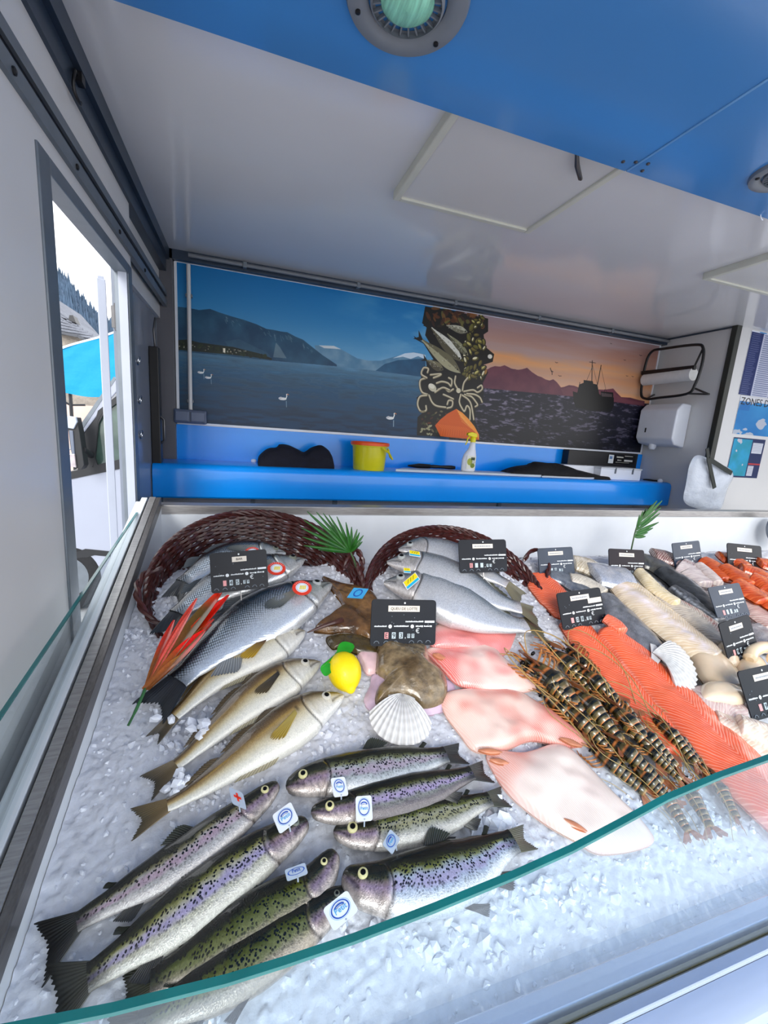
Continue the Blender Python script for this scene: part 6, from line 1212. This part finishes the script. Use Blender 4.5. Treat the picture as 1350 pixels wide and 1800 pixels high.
fil('pinkish white fillet below the small grey card at the back', [(1192, 994), (1220, 1008), (1250, 1034)], [.16, .20, .14], .035, .04, tone((196, 178, 178), (214, 200, 198), ((120, 60, 66), .2, .25)), mt_cod, 93)
fil('small white fillet beside the orange fillets', [(1226, 996), (1244, 1012), (1262, 1030)], [.06, .08, .05], .03, .06, tone((220, 206, 202), (200, 180, 176)), mt_cod, 94)
fil('pinkish fillet right of the grey blue card, at the frame edge', [(1312, 1060), (1340, 1078), (1380, 1110)], [.16, .20, .18], .03, .04, tone((186, 140, 132), (206, 168, 158), ((226, 206, 200), .1, .2)), mt_cod, 95)
fil('grey fillet with white edge right of the black card', [(1316, 1104), (1345, 1124), (1385, 1150)], [.12, .18, .16], .03, .03, tone((130, 126, 128), (176, 168, 166), ((232, 232, 232), .55, .12)), mt_greysk, 96)
fil('pink striped fillet left of the cut off card', [(1222, 1236), (1262, 1240), (1310, 1262)], [.10, .15, .14], .03, .035, tone((206, 168, 158), (230, 200, 190), ((120, 50, 60), .3, .28)), mt_cod, 97)
fil('pale pink fillet nearest the glass below the cut off card', [(1250, 1268), (1300, 1290), (1370, 1330)], [.08, .13, .13], .03, .03, tone((214, 180, 150), (234, 208, 190), ((190, 130, 110), .1, .2)), mt_cod, 98)
fil('cream fillet at the right edge just above the glass edge', [(1290, 1278), (1340, 1300), (1400, 1330)], [.08, .11, .11], .04, .045, tone((226, 200, 170), (240, 222, 206), ((150, 110, 110), .3, .12)), mt_cod, 99)
GO = 'dark orange smoked fillets at the back right'
oc = tone((206, 84, 28), (176, 58, 18), ((232, 120, 50), .1, .25))
for i, (sp_, w_, lf, lb_) in enumerate([
    ([(1232, 986), (1256, 1000), (1284, 1024)], [.10, .14, .10], .05, 'leftmost dark orange smoked fillet'),
    ([(1262, 980), (1288, 986), (1312, 1000)], [.09, .12, .09], .05, 'dark red smoked fillet at the very back'),
    ([(1268, 998), (1294, 1014), (1322, 1034)], [.09, .13, .09], .07, 'smoked fillet second from the left of the orange heap'),
    ([(1300, 1000), (1326, 1008), (1352, 1022)], [.08, .12, .10], .07, 'smoked fillet just below the back right card'),
    ([(1288, 1026), (1316, 1042), (1346, 1062)], [.10, .14, .10], .085, 'bright smoked fillet lowest in the orange heap'),
    ([(1316, 1016), (1346, 1030), (1380, 1050)], [.09, .13, .10], .09, 'smoked fillet above the lowest one of the orange heap'),
    ([(1326, 1046), (1352, 1060), (1390, 1084)], [.10, .14, .12], .08, 'smoked fillet cut off by the frame, right of the heap'),
    ([(1330, 990), (1360, 998), (1400, 1012)], [.10, .14, .12], .06, 'smoked fillet at the back right corner behind the card')]):
    strip('smoked_fillet', lb_, 'fillet', GO, sp_, w_, .03, lf, oc, mt_smok, 110+i, 50, 18)
cream = lambda a=(232, 200, 160), b=(240, 220, 194): (lambda q, r, c, e, s: mixc(lin(a), lin(b), np.clip(fbm(q[:, 0], q[:, 1], 8, s, 3)*2-.5, 0, 1)))
GC = 'cream cuttlefish bodies by the right price cards'
mt_cut = M('cuttlefish_flesh', (1, 1, 1), rough=.2, coat=.7, attr=True, noise=(20, .05), sss=.15)
slab('cuttlefish', 'largest smooth cream cuttlefish right of the tilted shell', 'cuttlefish', GC, [(1212, 1150), (1250, 1146), (1286, 1176), (1306, 1206), (1308, 1236), (1262, 1232), (1240, 1206), (1222, 1180)], .05, .025, cream(), mt_cut, 131, wav=.12)
slab('cuttlefish', 'cream cuttlefish peeking out left of the black tilted card', 'cuttlefish', GC, [(1256, 1140), (1274, 1130), (1290, 1150), (1296, 1176), (1276, 1180), (1260, 1162)], .045, .03, cream((236, 206, 168)), mt_cut, 132, wav=.12)
slab('cuttlefish', 'cream cuttlefish between the black card and the cut off card', 'cuttlefish', GC, [(1290, 1164), (1316, 1152), (1340, 1168), (1350, 1200), (1320, 1214), (1296, 1196)], .04, .03, cream((232, 204, 164)), mt_cut, 133, wav=.12)
slab('cuttlefish', 'lower cream cuttlefish touching the pink striped fillet', 'cuttlefish', GC, [(1232, 1206), (1270, 1204), (1310, 1222), (1308, 1244), (1262, 1244), (1228, 1232)], .04, .045, cream((240, 212, 178)), mt_cut, 134, wav=.12)
rq_ = catmull([onI(1318, 1160, .075), onI(1322, 1146, .085), onI(1340, 1138, .09), onI(1362, 1142, .09), onI(1370, 1158, .08), onI(1352, 1160, .075)], 26)
tag(MB().tube(rq_, [.012]+[.022]*24+[.012], 12).build('squid_ring', mt_cut, smooth=True), 'curled cream squid ring behind the cut off price card', 'squid')
for v_ in bpy.data.meshes:
    if v_.name.startswith('squid_ring'):
        a = v_.color_attributes.new('Col', 'FLOAT_COLOR', 'POINT'); a.data.foreach_set('color', np.tile(np.r_[lin((240, 214, 176)), 1], len(v_.vertices)).astype(np.float32))
# ------------------------------------------------------------------ tiger prawns: one prototype, copied with all its parts
mt_pr = M('prawn_shell', (1, 1, 1), rough=.22, coat=.7, attr=True, noise=(70, .35), bump=(60, .4, .003)); mt_leg = M('prawn_leg', S(196, 126, 66), rough=.3, coat=.5, noise=(60, .5)); mt_ant = M('prawn_antenna', S(176, 148, 92), rough=.4, noise=(30, .3))
def prawn_proto():
    t = thing('tiger_prawn', 'proto', 'prawn', (0, 0, 0), 'striped tiger prawns'); L = .24
    prr = random.Random(9)
    def ring(x0, x1, r0, r1, z0, z1, nm, seed, bands, nx=14, nf=18):
        V = []; Cc = []
        for i, u in enumerate(np.linspace(0, 1, nx)):
            x = x0+(x1-x0)*u; r = r0+(r1-r0)*u; r = r*(1+.10*math.sin(u*math.pi)); z = z0+(z1-z0)*u
            cc = lin(bands[min(int(u*len(bands)), len(bands)-1)])
            for k in range(nf):
                a = 2*math.pi*k/nf; V.append((x, r*math.cos(a)*.92, z+r*math.sin(a))); nz = .25+1.3*float(vnoise(np.array(x*70), np.array(a*1.9), 1.6, seed)); Cc.append(np.r_[cc*nz*(1.0 if math.sin(a) > -.3 else 1.5), 1])
        V = np.array(V); F = gridF(nx, nf, True); return build_np(nm, V, F, mt_pr, t, np.array(Cc))
    bk = (36, 34, 18); ol = (92, 80, 42); orr = (206, 120, 56); tan = (170, 128, 72); dk = (22, 22, 16)
    ring(.028, .108, .007, .0185, .010, .018, 'carapace', 1, [ol, dk, orr, bk, ol, orr, dk, ol])
    x = .100; r = .0180; z = .018
    for i in range(6):
        ln = [.022, .022, .021, .021, .020, .024][i]; r2 = r*.90; ring(x, x+ln, r*1.04, r2, z, z-.0012, 'segment', i+3, [dk, bk, ol, ol, (122, 98, 52), tan if i % 2 else orr]); x += ln-.003; r = r2; z -= .0012
    MB().prism([(.0, -.0012, .016), (.035, -.0012, .021), (.07, -.0012, .034), (.05, -.0012, .033), (.02, -.0012, .026)], (0, .0024, 0)).build('rostrum', mt_pr, t)
    for o in t.children:
        if o.name.startswith('rostrum'): a = o.data.color_attributes.new('Col', 'FLOAT_COLOR', 'POINT'); a.data.foreach_set('color', np.tile(np.r_[lin((120, 70, 40)), 1], len(o.data.vertices)).astype(np.float32))
    for s_ in (-1, 1):
        MB().lathe([(.0005, -.004), (.0036, -.002), (.004, 0), (.0032, .003), (.0005, .0042)], (.030, s_*.011, .019), (0, 1, 0), 10).build('eye', mt_pup, t, smooth=True)
        for k in range(2):
            y = s_*(.004+.004*k); V = [(x-.004, y*.4, z), (x+.030, s_*(.006+.010*k), z-.004), (x+.036, s_*(.012+.012*k), z-.005), (x+.026, s_*(.016+.012*k), z-.005), (x, y*1.6, z)]
            MB().prism(V, (0, 0, .0016)).build('tail_blade', mt_fin_prawn, t)
        P = catmull([(.02, s_*.005, .014), (-.02, s_*.03, .022), (.04, s_*.055, .022), (.15, s_*(.045+.015*s_), .012), (.26, s_*.03, .004)], 26); MB().tube(P, .0009, 4).build('antenna', mt_ant, t, smooth=True)
        P = catmull([(.026, s_*.004, .014), (.0, s_*.008, .016), (-.018, s_*.012, .010)], 8); MB().tube(P, .0013, 4).build('antennule', mt_leg, t)
        for k in range(4):
            x0 = .045+.014*k; P = catmull([(x0, s_*.012, .008), (x0-.012, s_*.026, .012), (x0-.028, s_*.030, .006), (x0-.045, s_*.024, .002)], 9); MB().tube(P, [.0022]*3+[.0017]*3+[.0012]*3, 5).build('leg', mt_leg, t, smooth=True)
    return t
mt_fin_prawn = M('prawn_tail', S(150, 86, 50), rough=.3, coat=.5, noise=(60, .5))
proto = prawn_proto(); PRL = .24
def copy_tree(o, parent=None):
    c = o.copy(); COL.objects.link(c); c.parent = parent
    for ch in o.children: copy_tree(ch, c)
    return c
PW = [((902, 1158), (1040, 1290), .022, 'prawn with its head at the far left tip of the heap'), ((916, 1142), (1064, 1282), .040, 'prawn with orange head tip, second from the left at the back'),
      ((948, 1128), (1062, 1240), .028, 'prawn with pale yellow head tip sticking up at the back'), ((990, 1128), (1088, 1238), .026, 'prawn nearest the salmon at the back of the heap'),
      ((944, 1206), (1056, 1306), .014, 'lower left prawn with pale banded abdomen beside the third skate wing'), ((992, 1198), (1106, 1318), .052, 'prawn in the middle of the heap with glossy brown bands'),
      ((1046, 1206), (1150, 1306), .034, 'prawn lying against the salmon in the middle of the heap'), ((1058, 1222), (1180, 1350), .056, 'big prawn on top of the heap, centre'),
      ((1028, 1300), (1150, 1402), .018, 'lowest left prawn, its legs over the largest skate wing'), ((1056, 1286), (1178, 1388), .040, 'prawn just right of the lowest left one'),
      ((1140, 1254), (1236, 1352), .036, 'prawn with yellow head tip beside the salmon near the glass'), ((1110, 1290), (1210, 1380), .052, 'prawn on top with pinkish black shell above the glass edge'),
      ((1156, 1266), (1252, 1366), .024, 'prawn squeezed between salmon and the yellow tipped one'), ((1150, 1368), (1222, 1474), .022, 'orange banded prawn seen through the glass, leftmost there'),
      ((1196, 1356), (1262, 1468), .030, 'prawn seen through the glass, middle of three'), ((1236, 1346), (1300, 1448), .028, 'prawn seen through the glass next to the salmon'),
      ((1072, 1240), (1190, 1344), .030, 'prawn under the top ones, beside the salmon edge'), ((976, 1226), (1090, 1336), .030, 'prawn just above the lowest left ones, between its neighbours'), ((1100, 1330), (1196, 1420), .030, 'prawn running under the glass edge beside the largest skate wing'), ((930, 1176), (1030, 1262), .045, 'short prawn on top at the left end of the heap'), ((1096, 1262), (1200, 1360), .062, 'topmost prawn near the glass edge with pale bands'),
      ((1010, 1160), (1118, 1262), .050, 'prawn crossing the back of the heap above the others')]
for i, (a, b, w, lb_) in enumerate(PW):
    A = onI(*a, w+.006); B = onI(*b, w); d = B-A; Ln = np.linalg.norm(d); ex = d/Ln; roll = random.Random(i).uniform(-.7, .7); ez = EN-ex*np.dot(EN, ex); ez /= np.linalg.norm(ez); ey = np.cross(ez, ex); ez2 = ez*math.cos(roll)+ey*math.sin(roll); ey2 = np.cross(ez2, ex); k = Ln/PRL
    o = proto if i == 0 else copy_tree(proto); m = Matrix.Identity(4)
    A = A-EN*.018*k
    for r_ in range(3): m[r_][0] = ex[r_]*k; m[r_][1] = ey2[r_]*k*1.65; m[r_][2] = ez2[r_]*k*1.5; m[r_][3] = A[r_]
    o.matrix_world = m; o['label'] = lb_

# ------------------------------------------------------------------ scallop shells
def shell(hinge, tip, half, w, label, seed, hgt=.035, tilt=0.):
    """hinge and outer edge middle in pixels; fan with ribs"""
    H = onI(*hinge, w); T = onI(*tip, w-.01+tilt); ax = T-H; Ln = np.linalg.norm(ax); ax /= Ln; sd = np.cross(EN, ax); sd /= np.linalg.norm(sd); up = np.cross(ax, sd); up = up if np.dot(up, EN) > 0 else -up; sd = np.cross(up, ax)
    Wd_ = half; nr, na = 30, 130; V = []; Cc = []; NR = 15
    for r in np.linspace(0.02, 1, nr):
        for a in np.linspace(-1, 1, na):
            an = a*math.radians(98); rad = r*(1-.06*abs(a)); cx = Ln*.5*(1-.5*(1-r)); 
            # outline: circle-like fan meeting at the hinge
            ox = Ln*(.5+.5*math.cos(an*1.0)) if True else 0; oy = Wd_*math.sin(an)*(1 if abs(a) < .93 else 1-(abs(a)-.93)*2)
            rib = math.cos(a*NR*math.pi); p = np.array([ox*r*(1+.012*rib*r), oy*r*(1+.012*rib*r)]); z = hgt*(1-(r*1.0)**2.2)*.9*(r**.35)+.0028*rib*r**.7*(1-abs(a)**6)
            z = hgt*math.sin(math.pi*min(r*.88+.06, 1))**.8+.0026*rib*r**.6*(1-abs(a)**8)
            V.append(H+ax*p[0]+sd*p[1]+up*z); n_ = float(vnoise(np.array(r*3), np.array(a*30.), 1.5, seed)); g = .93+.07*math.cos(r*44); Cc.append(np.r_[lin((224, 222, 220))*(.92+.08*rib)*g*(1 if n_ < .86 or r > .7 else .8), 1])
    V = np.array(V); n_ = len(V); F = gridF(nr, na); o = tag(build_np('scallop_shell', np.vstack([V, V-up*.0022]), np.vstack([F, F[:, ::-1]+n_]), M('scallop_white', (1, 1, 1), rough=.5, attr=True, noise=(60, .04), bump=(80, .2, .001)), None, np.array(Cc+Cc)), label, 'shell', 'white scallop shells')
    for s_ in (-1, 1):
        Q = [H+ax*(-.002)+up*.006, H-ax*.004+sd*s_*Wd_*.42+up*.004, H+ax*Ln*.10+sd*s_*Wd_*.46+up*.004, H+ax*Ln*.17+sd*s_*Wd_*.22+up*.014]
        MB().prism(Q, up*.0025).build('shell_ear', M('scallop_ear', S(220, 218, 216), rough=.5, noise=(50, .06)), o, bevel=.0008)
    return o
HF = np.linalg.norm(uv(647, 1275, .04)-uv(757, 1275, .04))/2
shell((706, 1222), (700, 1312), HF, .035, 'big white scallop shell in front of the monkfish tail', 3, hgt=.030)
H2 = np.linalg.norm(uv(1160, 1190, .05)-uv(1205, 1140, .05))/2
shell((1144, 1150), (1222, 1188), H2*1.05, .055, 'smaller white scallop shell lying tilted beside the salmon', 5, hgt=.03)

# ------------------------------------------------------------------ lemon with leaves
lt = onI(596, 1150, .075); lbm = onI(618, 1216, .045); axl = lbm-lt; LL = np.linalg.norm(axl); lr = np.linalg.norm(uv(575, 1185, .06)-uv(633, 1185, .06))/2
lm = thing('lemon', 'bright yellow lemon with green leaves between whiting and monkfish', 'lemon', lt+axl/2-EN*lr*.9)
ml = M('lemon_peel', S(252, 222, 4), rough=.42, noise=(30, .06), bump=(260, .35, .002), coat=.15)
pr = [(.0008, -.0), (lr*.30, .01*LL), (lr*.60, .08*LL), (lr*.86, .2*LL), (lr, .38*LL), (lr*.98, .55*LL), (lr*.84, .72*LL), (lr*.58, .86*LL), (lr*.34, .94*LL), (lr*.24, .99*LL), (lr*.12, 1.03*LL), (.0006, 1.04*LL)]
prc = catmull(pr, 40); MB().lathe([(max(p[0], .0005), p[1]) for p in prc], lt, axl, 40).build('lemon_fruit', ml, lm, smooth=True)
mgr = M('leaf_green_glossy', S(36, 150, 30), rough=.35, coat=.3, noise=(30, .3), bump=(50, .3, .003))
MB().tube(catmull([lt, onI(590, 1152, .085), onI(580, 1160, .085), onI(566, 1172, .08)], 14), .0035, 8).build('stem', mgr, lm, smooth=True)
MB().lathe([(.001, -.006), (.013, -.004), (.016, .002), (.010, .008), (.001, .009)], lt, axl, 14).build('calyx', mgr, lm, smooth=True)
def leaf(o, tip, wd, nrm, mat, parent, name='leaf', fold=.2, bend=.0, cols=None, n=16, taper=1.0, stemw=.12):
    o = np.array(o, float); tip = np.array(tip, float); d = tip-o; L_ = np.linalg.norm(d); d /= L_; s_ = np.cross(nrm, d); s_ /= np.linalg.norm(s_); u_ = np.cross(d, s_); V = []; Cc = []
    for t_ in np.linspace(0, 1, n):
        w = wd/2*(math.sin(math.pi*min(t_**taper*.92+.04, 1))**.8*(1-stemw)+stemw*(1-t_))+.0003
        for k in (-1, -.5, 0, .5, 1):
            V.append(o+d*L_*t_+s_*w*k+u_*(fold*w*abs(k)+bend*L_*math.sin(math.pi*t_)))
            if cols is not None: Cc.append(np.r_[cols(t_, k), 1])
    V = np.array(V); n_ = len(V); F = gridF(n, 5); return build_np(name, np.vstack([V, V-u_*.0012]), np.vstack([F, F[:, ::-1]+n_]), mat, parent, np.array(Cc+Cc) if cols is not None else None)
leaf(onI(594, 1150, .085), onI(622, 1134, .10), .05, EN, mgr, lm, bend=.08); leaf(onI(576, 1165, .085), onI(572, 1188, .07), .036, EN, mgr, lm); leaf(onI(594, 1152, .085), onI(600, 1150, .095), .03, EN, mgr, lm)

# ------------------------------------------------------------------ red and bronze leaf spray
mrd = M('cordyline_leaf', (1, 1, 1), rough=.32, coat=.3, attr=True, noise=(30, .2), stretch=(8, 1, 8))
ls = thing('red_leaf_spray', 'spray of bright red and bronze pointed leaves over the sea bass', 'leaf decoration', onI(240, 1240, .03))
MB().tube(catmull([onI(225, 1276, .02), onI(240, 1246, .04), onI(256, 1210, .06)], 10), [.003]*4+[.004]*6, 8).build('stem', M('leaf_stem_green', S(40, 96, 50), rough=.5, noise=(30, .2)), ls, smooth=True)
def redc(c1, c2, c3, a=.35, b=.75):
    return lambda t_, k: mixc(mixc(lin(c1), lin(c2), np.clip((t_-a)/.25, 0, 1)), lin(c3), np.clip((t_-b)/.2, 0, 1))*(.85+.3*abs(k))
br = (150, 84, 26); rd_ = (246, 40, 14); rd2 = (236, 74, 52); olv = (104, 74, 22); gr = (110, 96, 24)
for (tip, lf, wd, c) in [((306, 1090), .085, .028, redc(br, (222, 50, 24), (240, 30, 10))), ((346, 1052), .115, .030, redc(br, rd2, (236, 60, 40), .1, .8)), ((338, 1070), .12, .022, redc((196, 90, 60), (240, 96, 80), (222, 60, 50), .1, .8)),
                         ((394, 1032), .13, .055, redc(br, olv, rd_, .3, .72)), ((402, 1046), .12, .045, redc(br, olv, (244, 30, 10), .2, .5)), ((376, 1088), .11, .030, redc(br, gr, (210, 60, 40), .2, .7)),
                         ((360, 1108), .105, .055, redc(br, (168, 80, 20), (250, 28, 8), .15, .48)), ((372, 1098), .10, .02, redc(br, (200, 60, 30), (214, 70, 60), .2, .6)), ((322, 1150), .09, .03, redc(br, (176, 92, 34), (176, 110, 40), .2, .6))]:
    leaf(onI(256+random.Random(int(wd*1e4)).uniform(-4, 4), 1212, .06), onI(*tip, lf), wd*.78, EN, mrd, ls, fold=.35, bend=.02, cols=c, n=24, taper=1.25, stemw=.15)

# ------------------------------------------------------------------ palm leaf decorations
mpl = M('palm_green', S(34, 96, 24), rough=.4, coat=.2, noise=(40, .35)); mst_ = M('palm_stem_green', S(70, 96, 60), rough=.5, noise=(30, .2))
yb_ = onI(628, 1012, .03)[1]
pm_ = thing('palm_leaf', 'green palm fan leaf standing between the two wicker baskets', 'palm leaf', onI(628, 1012, .03), 'green palm leaves decorating the case')
Pp = lambda px, py, dy=0.: onY(px, py, yb_+dy)
hub = Pp(616, 970); MB().tube(catmull([onI(629, 1016, .0), Pp(624, 990), hub], 8), .0035, 8).build('stem', mst_, pm_, smooth=True)
for i, tp_ in enumerate([(534, 959), (532, 944), (530, 928), (534, 914), (545, 905), (540, 899), (556, 900), (568, 902), (578, 905), (592, 908), (598, 922), (608, 918), (618, 926), (628, 930), (632, 936), (639, 941), (637, 952), (628, 958), (560, 966)]):
    leaf(hub, Pp(*tp_, .02*math.sin(i*2.1)), .0125, (0, -1, .2), mpl, pm_, name='leaflet', fold=.5, bend=.02, n=9, taper=.8)
yb2 = onI(1108, 985, .02)[1]
pm2 = thing('palm_leaf', 'small feathery palm leaf standing behind the plum black card', 'palm leaf', onI(1107, 985, .02), 'green palm leaves decorating the case')
Pq = lambda px, py, dy=0.: onY(px, py, yb2+dy)
spn = [onI(1106, 986, .0), Pq(1112, 955), Pq(1120, 925), Pq(1136, 900), Pq(1150, 888)]; MB().tube(catmull(spn, 14), .0035, 8).build('stem', mst_, pm2, smooth=True)
for i, (a, b) in enumerate([((1115, 944), (1135, 943)), ((1115, 942), (1139, 936)), ((1116, 940), (1148, 928)), ((1117, 936), (1158, 918)), ((1118, 932), (1160, 902)), ((1121, 925), (1162, 892)), ((1126, 915), (1164, 880)), ((1118, 932), (1124, 905)), ((1120, 925), (1136, 893)), ((1124, 918), (1146, 887)), ((1130, 908), (1155, 880)), ((1119, 930), (1130, 898))]):
    leaf(Pq(*a), Pq(*b, .015*math.sin(i*1.7)), .017, (0, -1, .2), mpl, pm2, name='leaflet', fold=.4, n=9, taper=.8)

# ------------------------------------------------------------------ tags on the fish
mt_tagw = M('white_tag_card', S(236, 238, 244), rough=.35, coat=.3, noise=(40, .02)); mt_tblue = M('tag_blue_print', S(40, 84, 176), rough=.4, noise=(40, .05)); mt_tcy = M('tag_light_blue_print', S(70, 170, 222), rough=.4, noise=(40, .05)); mt_tred = M('tag_red', S(232, 60, 34), rough=.3, coat=.4, noise=(40, .05)); mt_tyel = M('tag_yellow', S(244, 222, 24), rough=.35, noise=(40, .04)); mt_tcyan = M('tag_cyan', S(36, 178, 214), rough=.35, noise=(40, .04)); mt_tgry = M('tag_grey_card', S(176, 186, 200), rough=.3, coat=.3, noise=(40, .04))
def plate(tl, tr, bl, lift, label, group, lean=0., mat=None, name='fish_tag', az=0.):
    n = EN*math.cos(math.radians(lean))+np.array([0, -1, 0])*math.sin(math.radians(lean)); n /= np.linalg.norm(n)
    c0 = onI((tr[0]+bl[0])/2, (tr[1]+bl[1])/2, lift); k = float(np.dot(n, c0)); A, B, D_ = at(*tl, n, k), at(*tr, n, k), at(*bl, n, k); t = thing(name, label, 'tag', (B+D_)/2, group)
    q = lambda x, y, z=0.: A+(B-A)*x+(D_-A)*(1-y)+n*z
    return t, q, n, np.linalg.norm(B-A), np.linalg.norm(D_-A)
def ttag(tl, tr, bl, lift, label, lean=0., mat=None, kind='logo', flip=1):
    t, q, n, w, h = plate(tl, tr, bl, lift, label, 'rectangular tags clipped to the trout', lean)
    cs = []; r = .12
    for (cx, cy, a0) in [(1-r, 1-r, 0), (r, 1-r, 90), (r, r, 180), (1-r, r, 270)]:
        for k in range(0, 91, 30): a = math.radians(a0+k); cs.append(q(cx+r*math.cos(a), cy+r*math.sin(a)))
    MB().prism(cs, -n*.0022).build('tag_card', mat or mt_tagw, t)
    def ringm(r0, r1, z=.0006, ys=1.): 
        m = MB(); N = 40; v = []
        for i in range(N): a = 2*math.pi*i/N; v += [q(.5+r0*math.cos(a), .54+r0*math.sin(a)*ys, z), q(.5+r1*math.cos(a), .54+r1*math.sin(a)*ys, z)]
        return m.add(v, [(2*i, 2*i+1, (2*i+3) % (2*N), (2*i+2) % (2*N)) for i in range(N)])
    if kind == 'logo':
        ringm(.30, .345).build('logo_ring', mt_tblue, t); ringm(.375, .385).build('logo_rim', mt_tcy, t)
        ex = (q(1, 0)-q(0, 0)); ey = (q(0, 1)-q(0, 0))
        text_mesh('Petit', w*.25, q(.5, .42, .0006), ex, ey, mt_tcy, t, 'lettering', align='CENTER')['kind'] = 'stuff'
        MB().tube([q(.5+.20*math.cos(a), .60+.13*math.sin(a), .0008) for a in np.linspace(.3, 2.7, 10)], .0011, 5).build('logo_fish_curve', mt_tblue, t)
        MB().tube([q(.34, .60, .0008), q(.5, .64, .0008), q(.66, .59, .0008)], .0009, 5).build('logo_fish_line', mt_tgry, t)
    elif kind == 'flat':
        ringm(.36, .41, ys=.72).build('logo_ring', mt_tblue, t); ex = (q(1, 0)-q(0, 0)); ey = (q(0, 1)-q(0, 0)); text_mesh('Petit', w*.22, q(.5, .46, .0006), ex, ey, mt_tblue, t, 'lettering', align='CENTER')['kind'] = 'stuff'
    else:
        m = MB(); m.prism([q(.44, .3, .0006), q(.58, .3, .0006), q(.58, .8, .0006), q(.44, .8, .0006)], n*.0003).prism([q(.25, .48, .0006), q(.77, .48, .0006), q(.77, .62, .0006), q(.25, .62, .0006)], n*.0003); m.build('red_cross', mt_tred, t)['kind'] = 'stuff'
    MB().tube([q(.5, .06, .001), q(.52, -.10, -.012)], .0015, 5).build('tag_clip', mt_tgry, t)
    return t
ttag((402, 1383), (427, 1394), (408, 1412), .075, 'grey tag with small red cross on the leftmost pinkish trout', mat=mt_tgry, kind='cross')
ttag((478, 1433), (511, 1409), (492, 1466), .085, 'white ring logo tag by the head of the pale gold trout')
ttag((500, 1529), (536, 1516), (505, 1549), .085, 'small slanted oval logo tag on the dark green trout', mat=mt_tgry, kind='flat')
ttag((567, 1598), (610, 1564), (587, 1637), .10, 'largest white logo tag just above the front glass edge')
ttag((581, 1368), (606, 1365), (587, 1401), .07, 'white logo tag on the topmost centre trout')
ttag((625, 1400), (653, 1398), (626, 1444), .085, 'upright white logo tag on the black backed centre trout')
ttag((672, 1484), (686, 1457), (690, 1502), .075, 'pale blue logo tag half tucked behind the biggest centre trout', mat=mt_tgry)
def rtag(c, r, lift, label, lean=10, sq=1.):
    n = EN*math.cos(math.radians(lean))+np.array([0, -1, 0])*math.sin(math.radians(lean)); C = onI(*c, lift); k = float(np.dot(n, C)); ex = at(c[0]+r, c[1], n, k)-C; R = np.linalg.norm(ex)
    t = thing('round_tag', label, 'tag', C, 'round red tags on the sea bass')
    MB().lathe([(R*.1, -.002), (R, -.002), (R*1.0, 0), (R*.1, 0)], C, n, 40).build('red_disc', mt_tred, t); MB().lathe([(R*.02, 0), (R*.66, 0), (R*.66, .0008), (R*.02, .0008)], C, n, 36).build('white_disc', mt_tagw, t)
    MB().lathe([(R*.60, .0008), (R*.60, .0012), (R*.55, .0012), (R*.55, .0008)], C, n, 36, cap=False).build('grey_ring', mt_tgry, t)
    ey = np.cross(n, ex/R); m = MB()
    for a in np.linspace(-.5, .5, 4): m.bar(C+ex*(.02+a*.5)-ey*R*.25+n*.0012, C+ex*(.12+a*.5)+ey*R*.25+n*.0012, R*.10, .0006, up=n)
    m.build('printed_marks', mt_tyel, t)['kind'] = 'stuff'
    mk_ = MB()
    for a in np.linspace(.5, 2.6, 9): p = C+ex*.82*math.cos(a)+ey*R*.82*math.sin(a)+n*.0004; mk_.bar(p-ex*.03, p+ex*.03, R*.06, .0006, up=n)
    mk_.build('rim_marks', mt_tagw, t)['kind'] = 'stuff'
rtag((531, 1033), 17, .135, 'round red tag on the nearest sea bass'); rtag((486, 999), 16, .135, 'round red tag just right of the BAR card'); rtag((444, 970), 13, .12, 'round red tag peeking out above the BAR card')
def ytag(tl, tr, bl, lift, label):
    t, q, n, w, h = plate(tl, tr, bl, lift, label, 'yellow and cyan tags on the silver fish', 8)
    MB().prism([q(0, 0), q(1, 0), q(1, 1), q(0, 1)], -n*.002).build('tag_card', mt_tagw, t)
    MB().prism([q(.04, .36, .0003), q(.96, .36, .0003), q(.96, .96, .0003), q(.04, .96, .0003)], n*.0004).build('yellow_field', mt_tyel, t); MB().prism([q(.04, .04, .0003), q(.96, .04, .0003), q(.96, .32, .0003), q(.04, .32, .0003)], n*.0004).build('cyan_field', mt_tcyan, t)
    m = MB(); 
    for k in range(3): m.prism([q(.2+.2*k, .5, .0007), q(.26+.2*k, .5, .0007), q(.4+.2*k, .85, .0007), q(.34+.2*k, .85, .0007)], n*.0003)
    m.build('printed_marks', M('olive_print', S(150, 140, 30), rough=.5, noise=(30, .1)), t)['kind'] = 'stuff'
ytag((708, 1024), (730, 1006), (716, 1037), .145, 'largest yellow and cyan tag, on the nearest silver fish'); ytag((719, 967), (738, 970), (720, 976), .15, 'small yellow and cyan tag on the farthest silver fish'); ytag((709, 998), (721, 999), (710, 1006), .15, 'tiny yellow tag on the middle silver fish')
t, q, n, w, h = plate((622, 1033), (648, 1035), (610, 1050), .085, 'light blue parallelogram tag on the brown monkfish', None, 6)
MB().prism([q(0, 0), q(1, 0), q(1, 1), q(0, 1)], -n*.002).build('tag_card', mt_tcy, t); m = MB(); N = 24; v = []
for i in range(N): a = 2*math.pi*i/N; v += [q(.5+.2*math.cos(a), .5+.28*math.sin(a), .0005), q(.5+.27*math.cos(a), .5+.38*math.sin(a), .0005)]
m.add(v, [(2*i, 2*i+1, (2*i+3) % (2*N), (2*i+2) % (2*N)) for i in range(N)]).build('logo_ring', mt_tblue, t)
# round grey scale pan end at the right edge of the case
g = onY(1350, 925, 1.95)
tag(MB().lathe([(.02, 0), (.09, .0), (.10, .01), (.10, .05), (.06, .06)], g+np.array([.075, 0, -.03]), (0, -1, .25), 28).build('scale_pan', M('grey_scale_plastic', S(110, 118, 130), rough=.35, noise=(12, .08)), smooth=True), 'round grey weighing scale edge cut off by the right frame', 'scale')
bpy.context.view_layer.update()
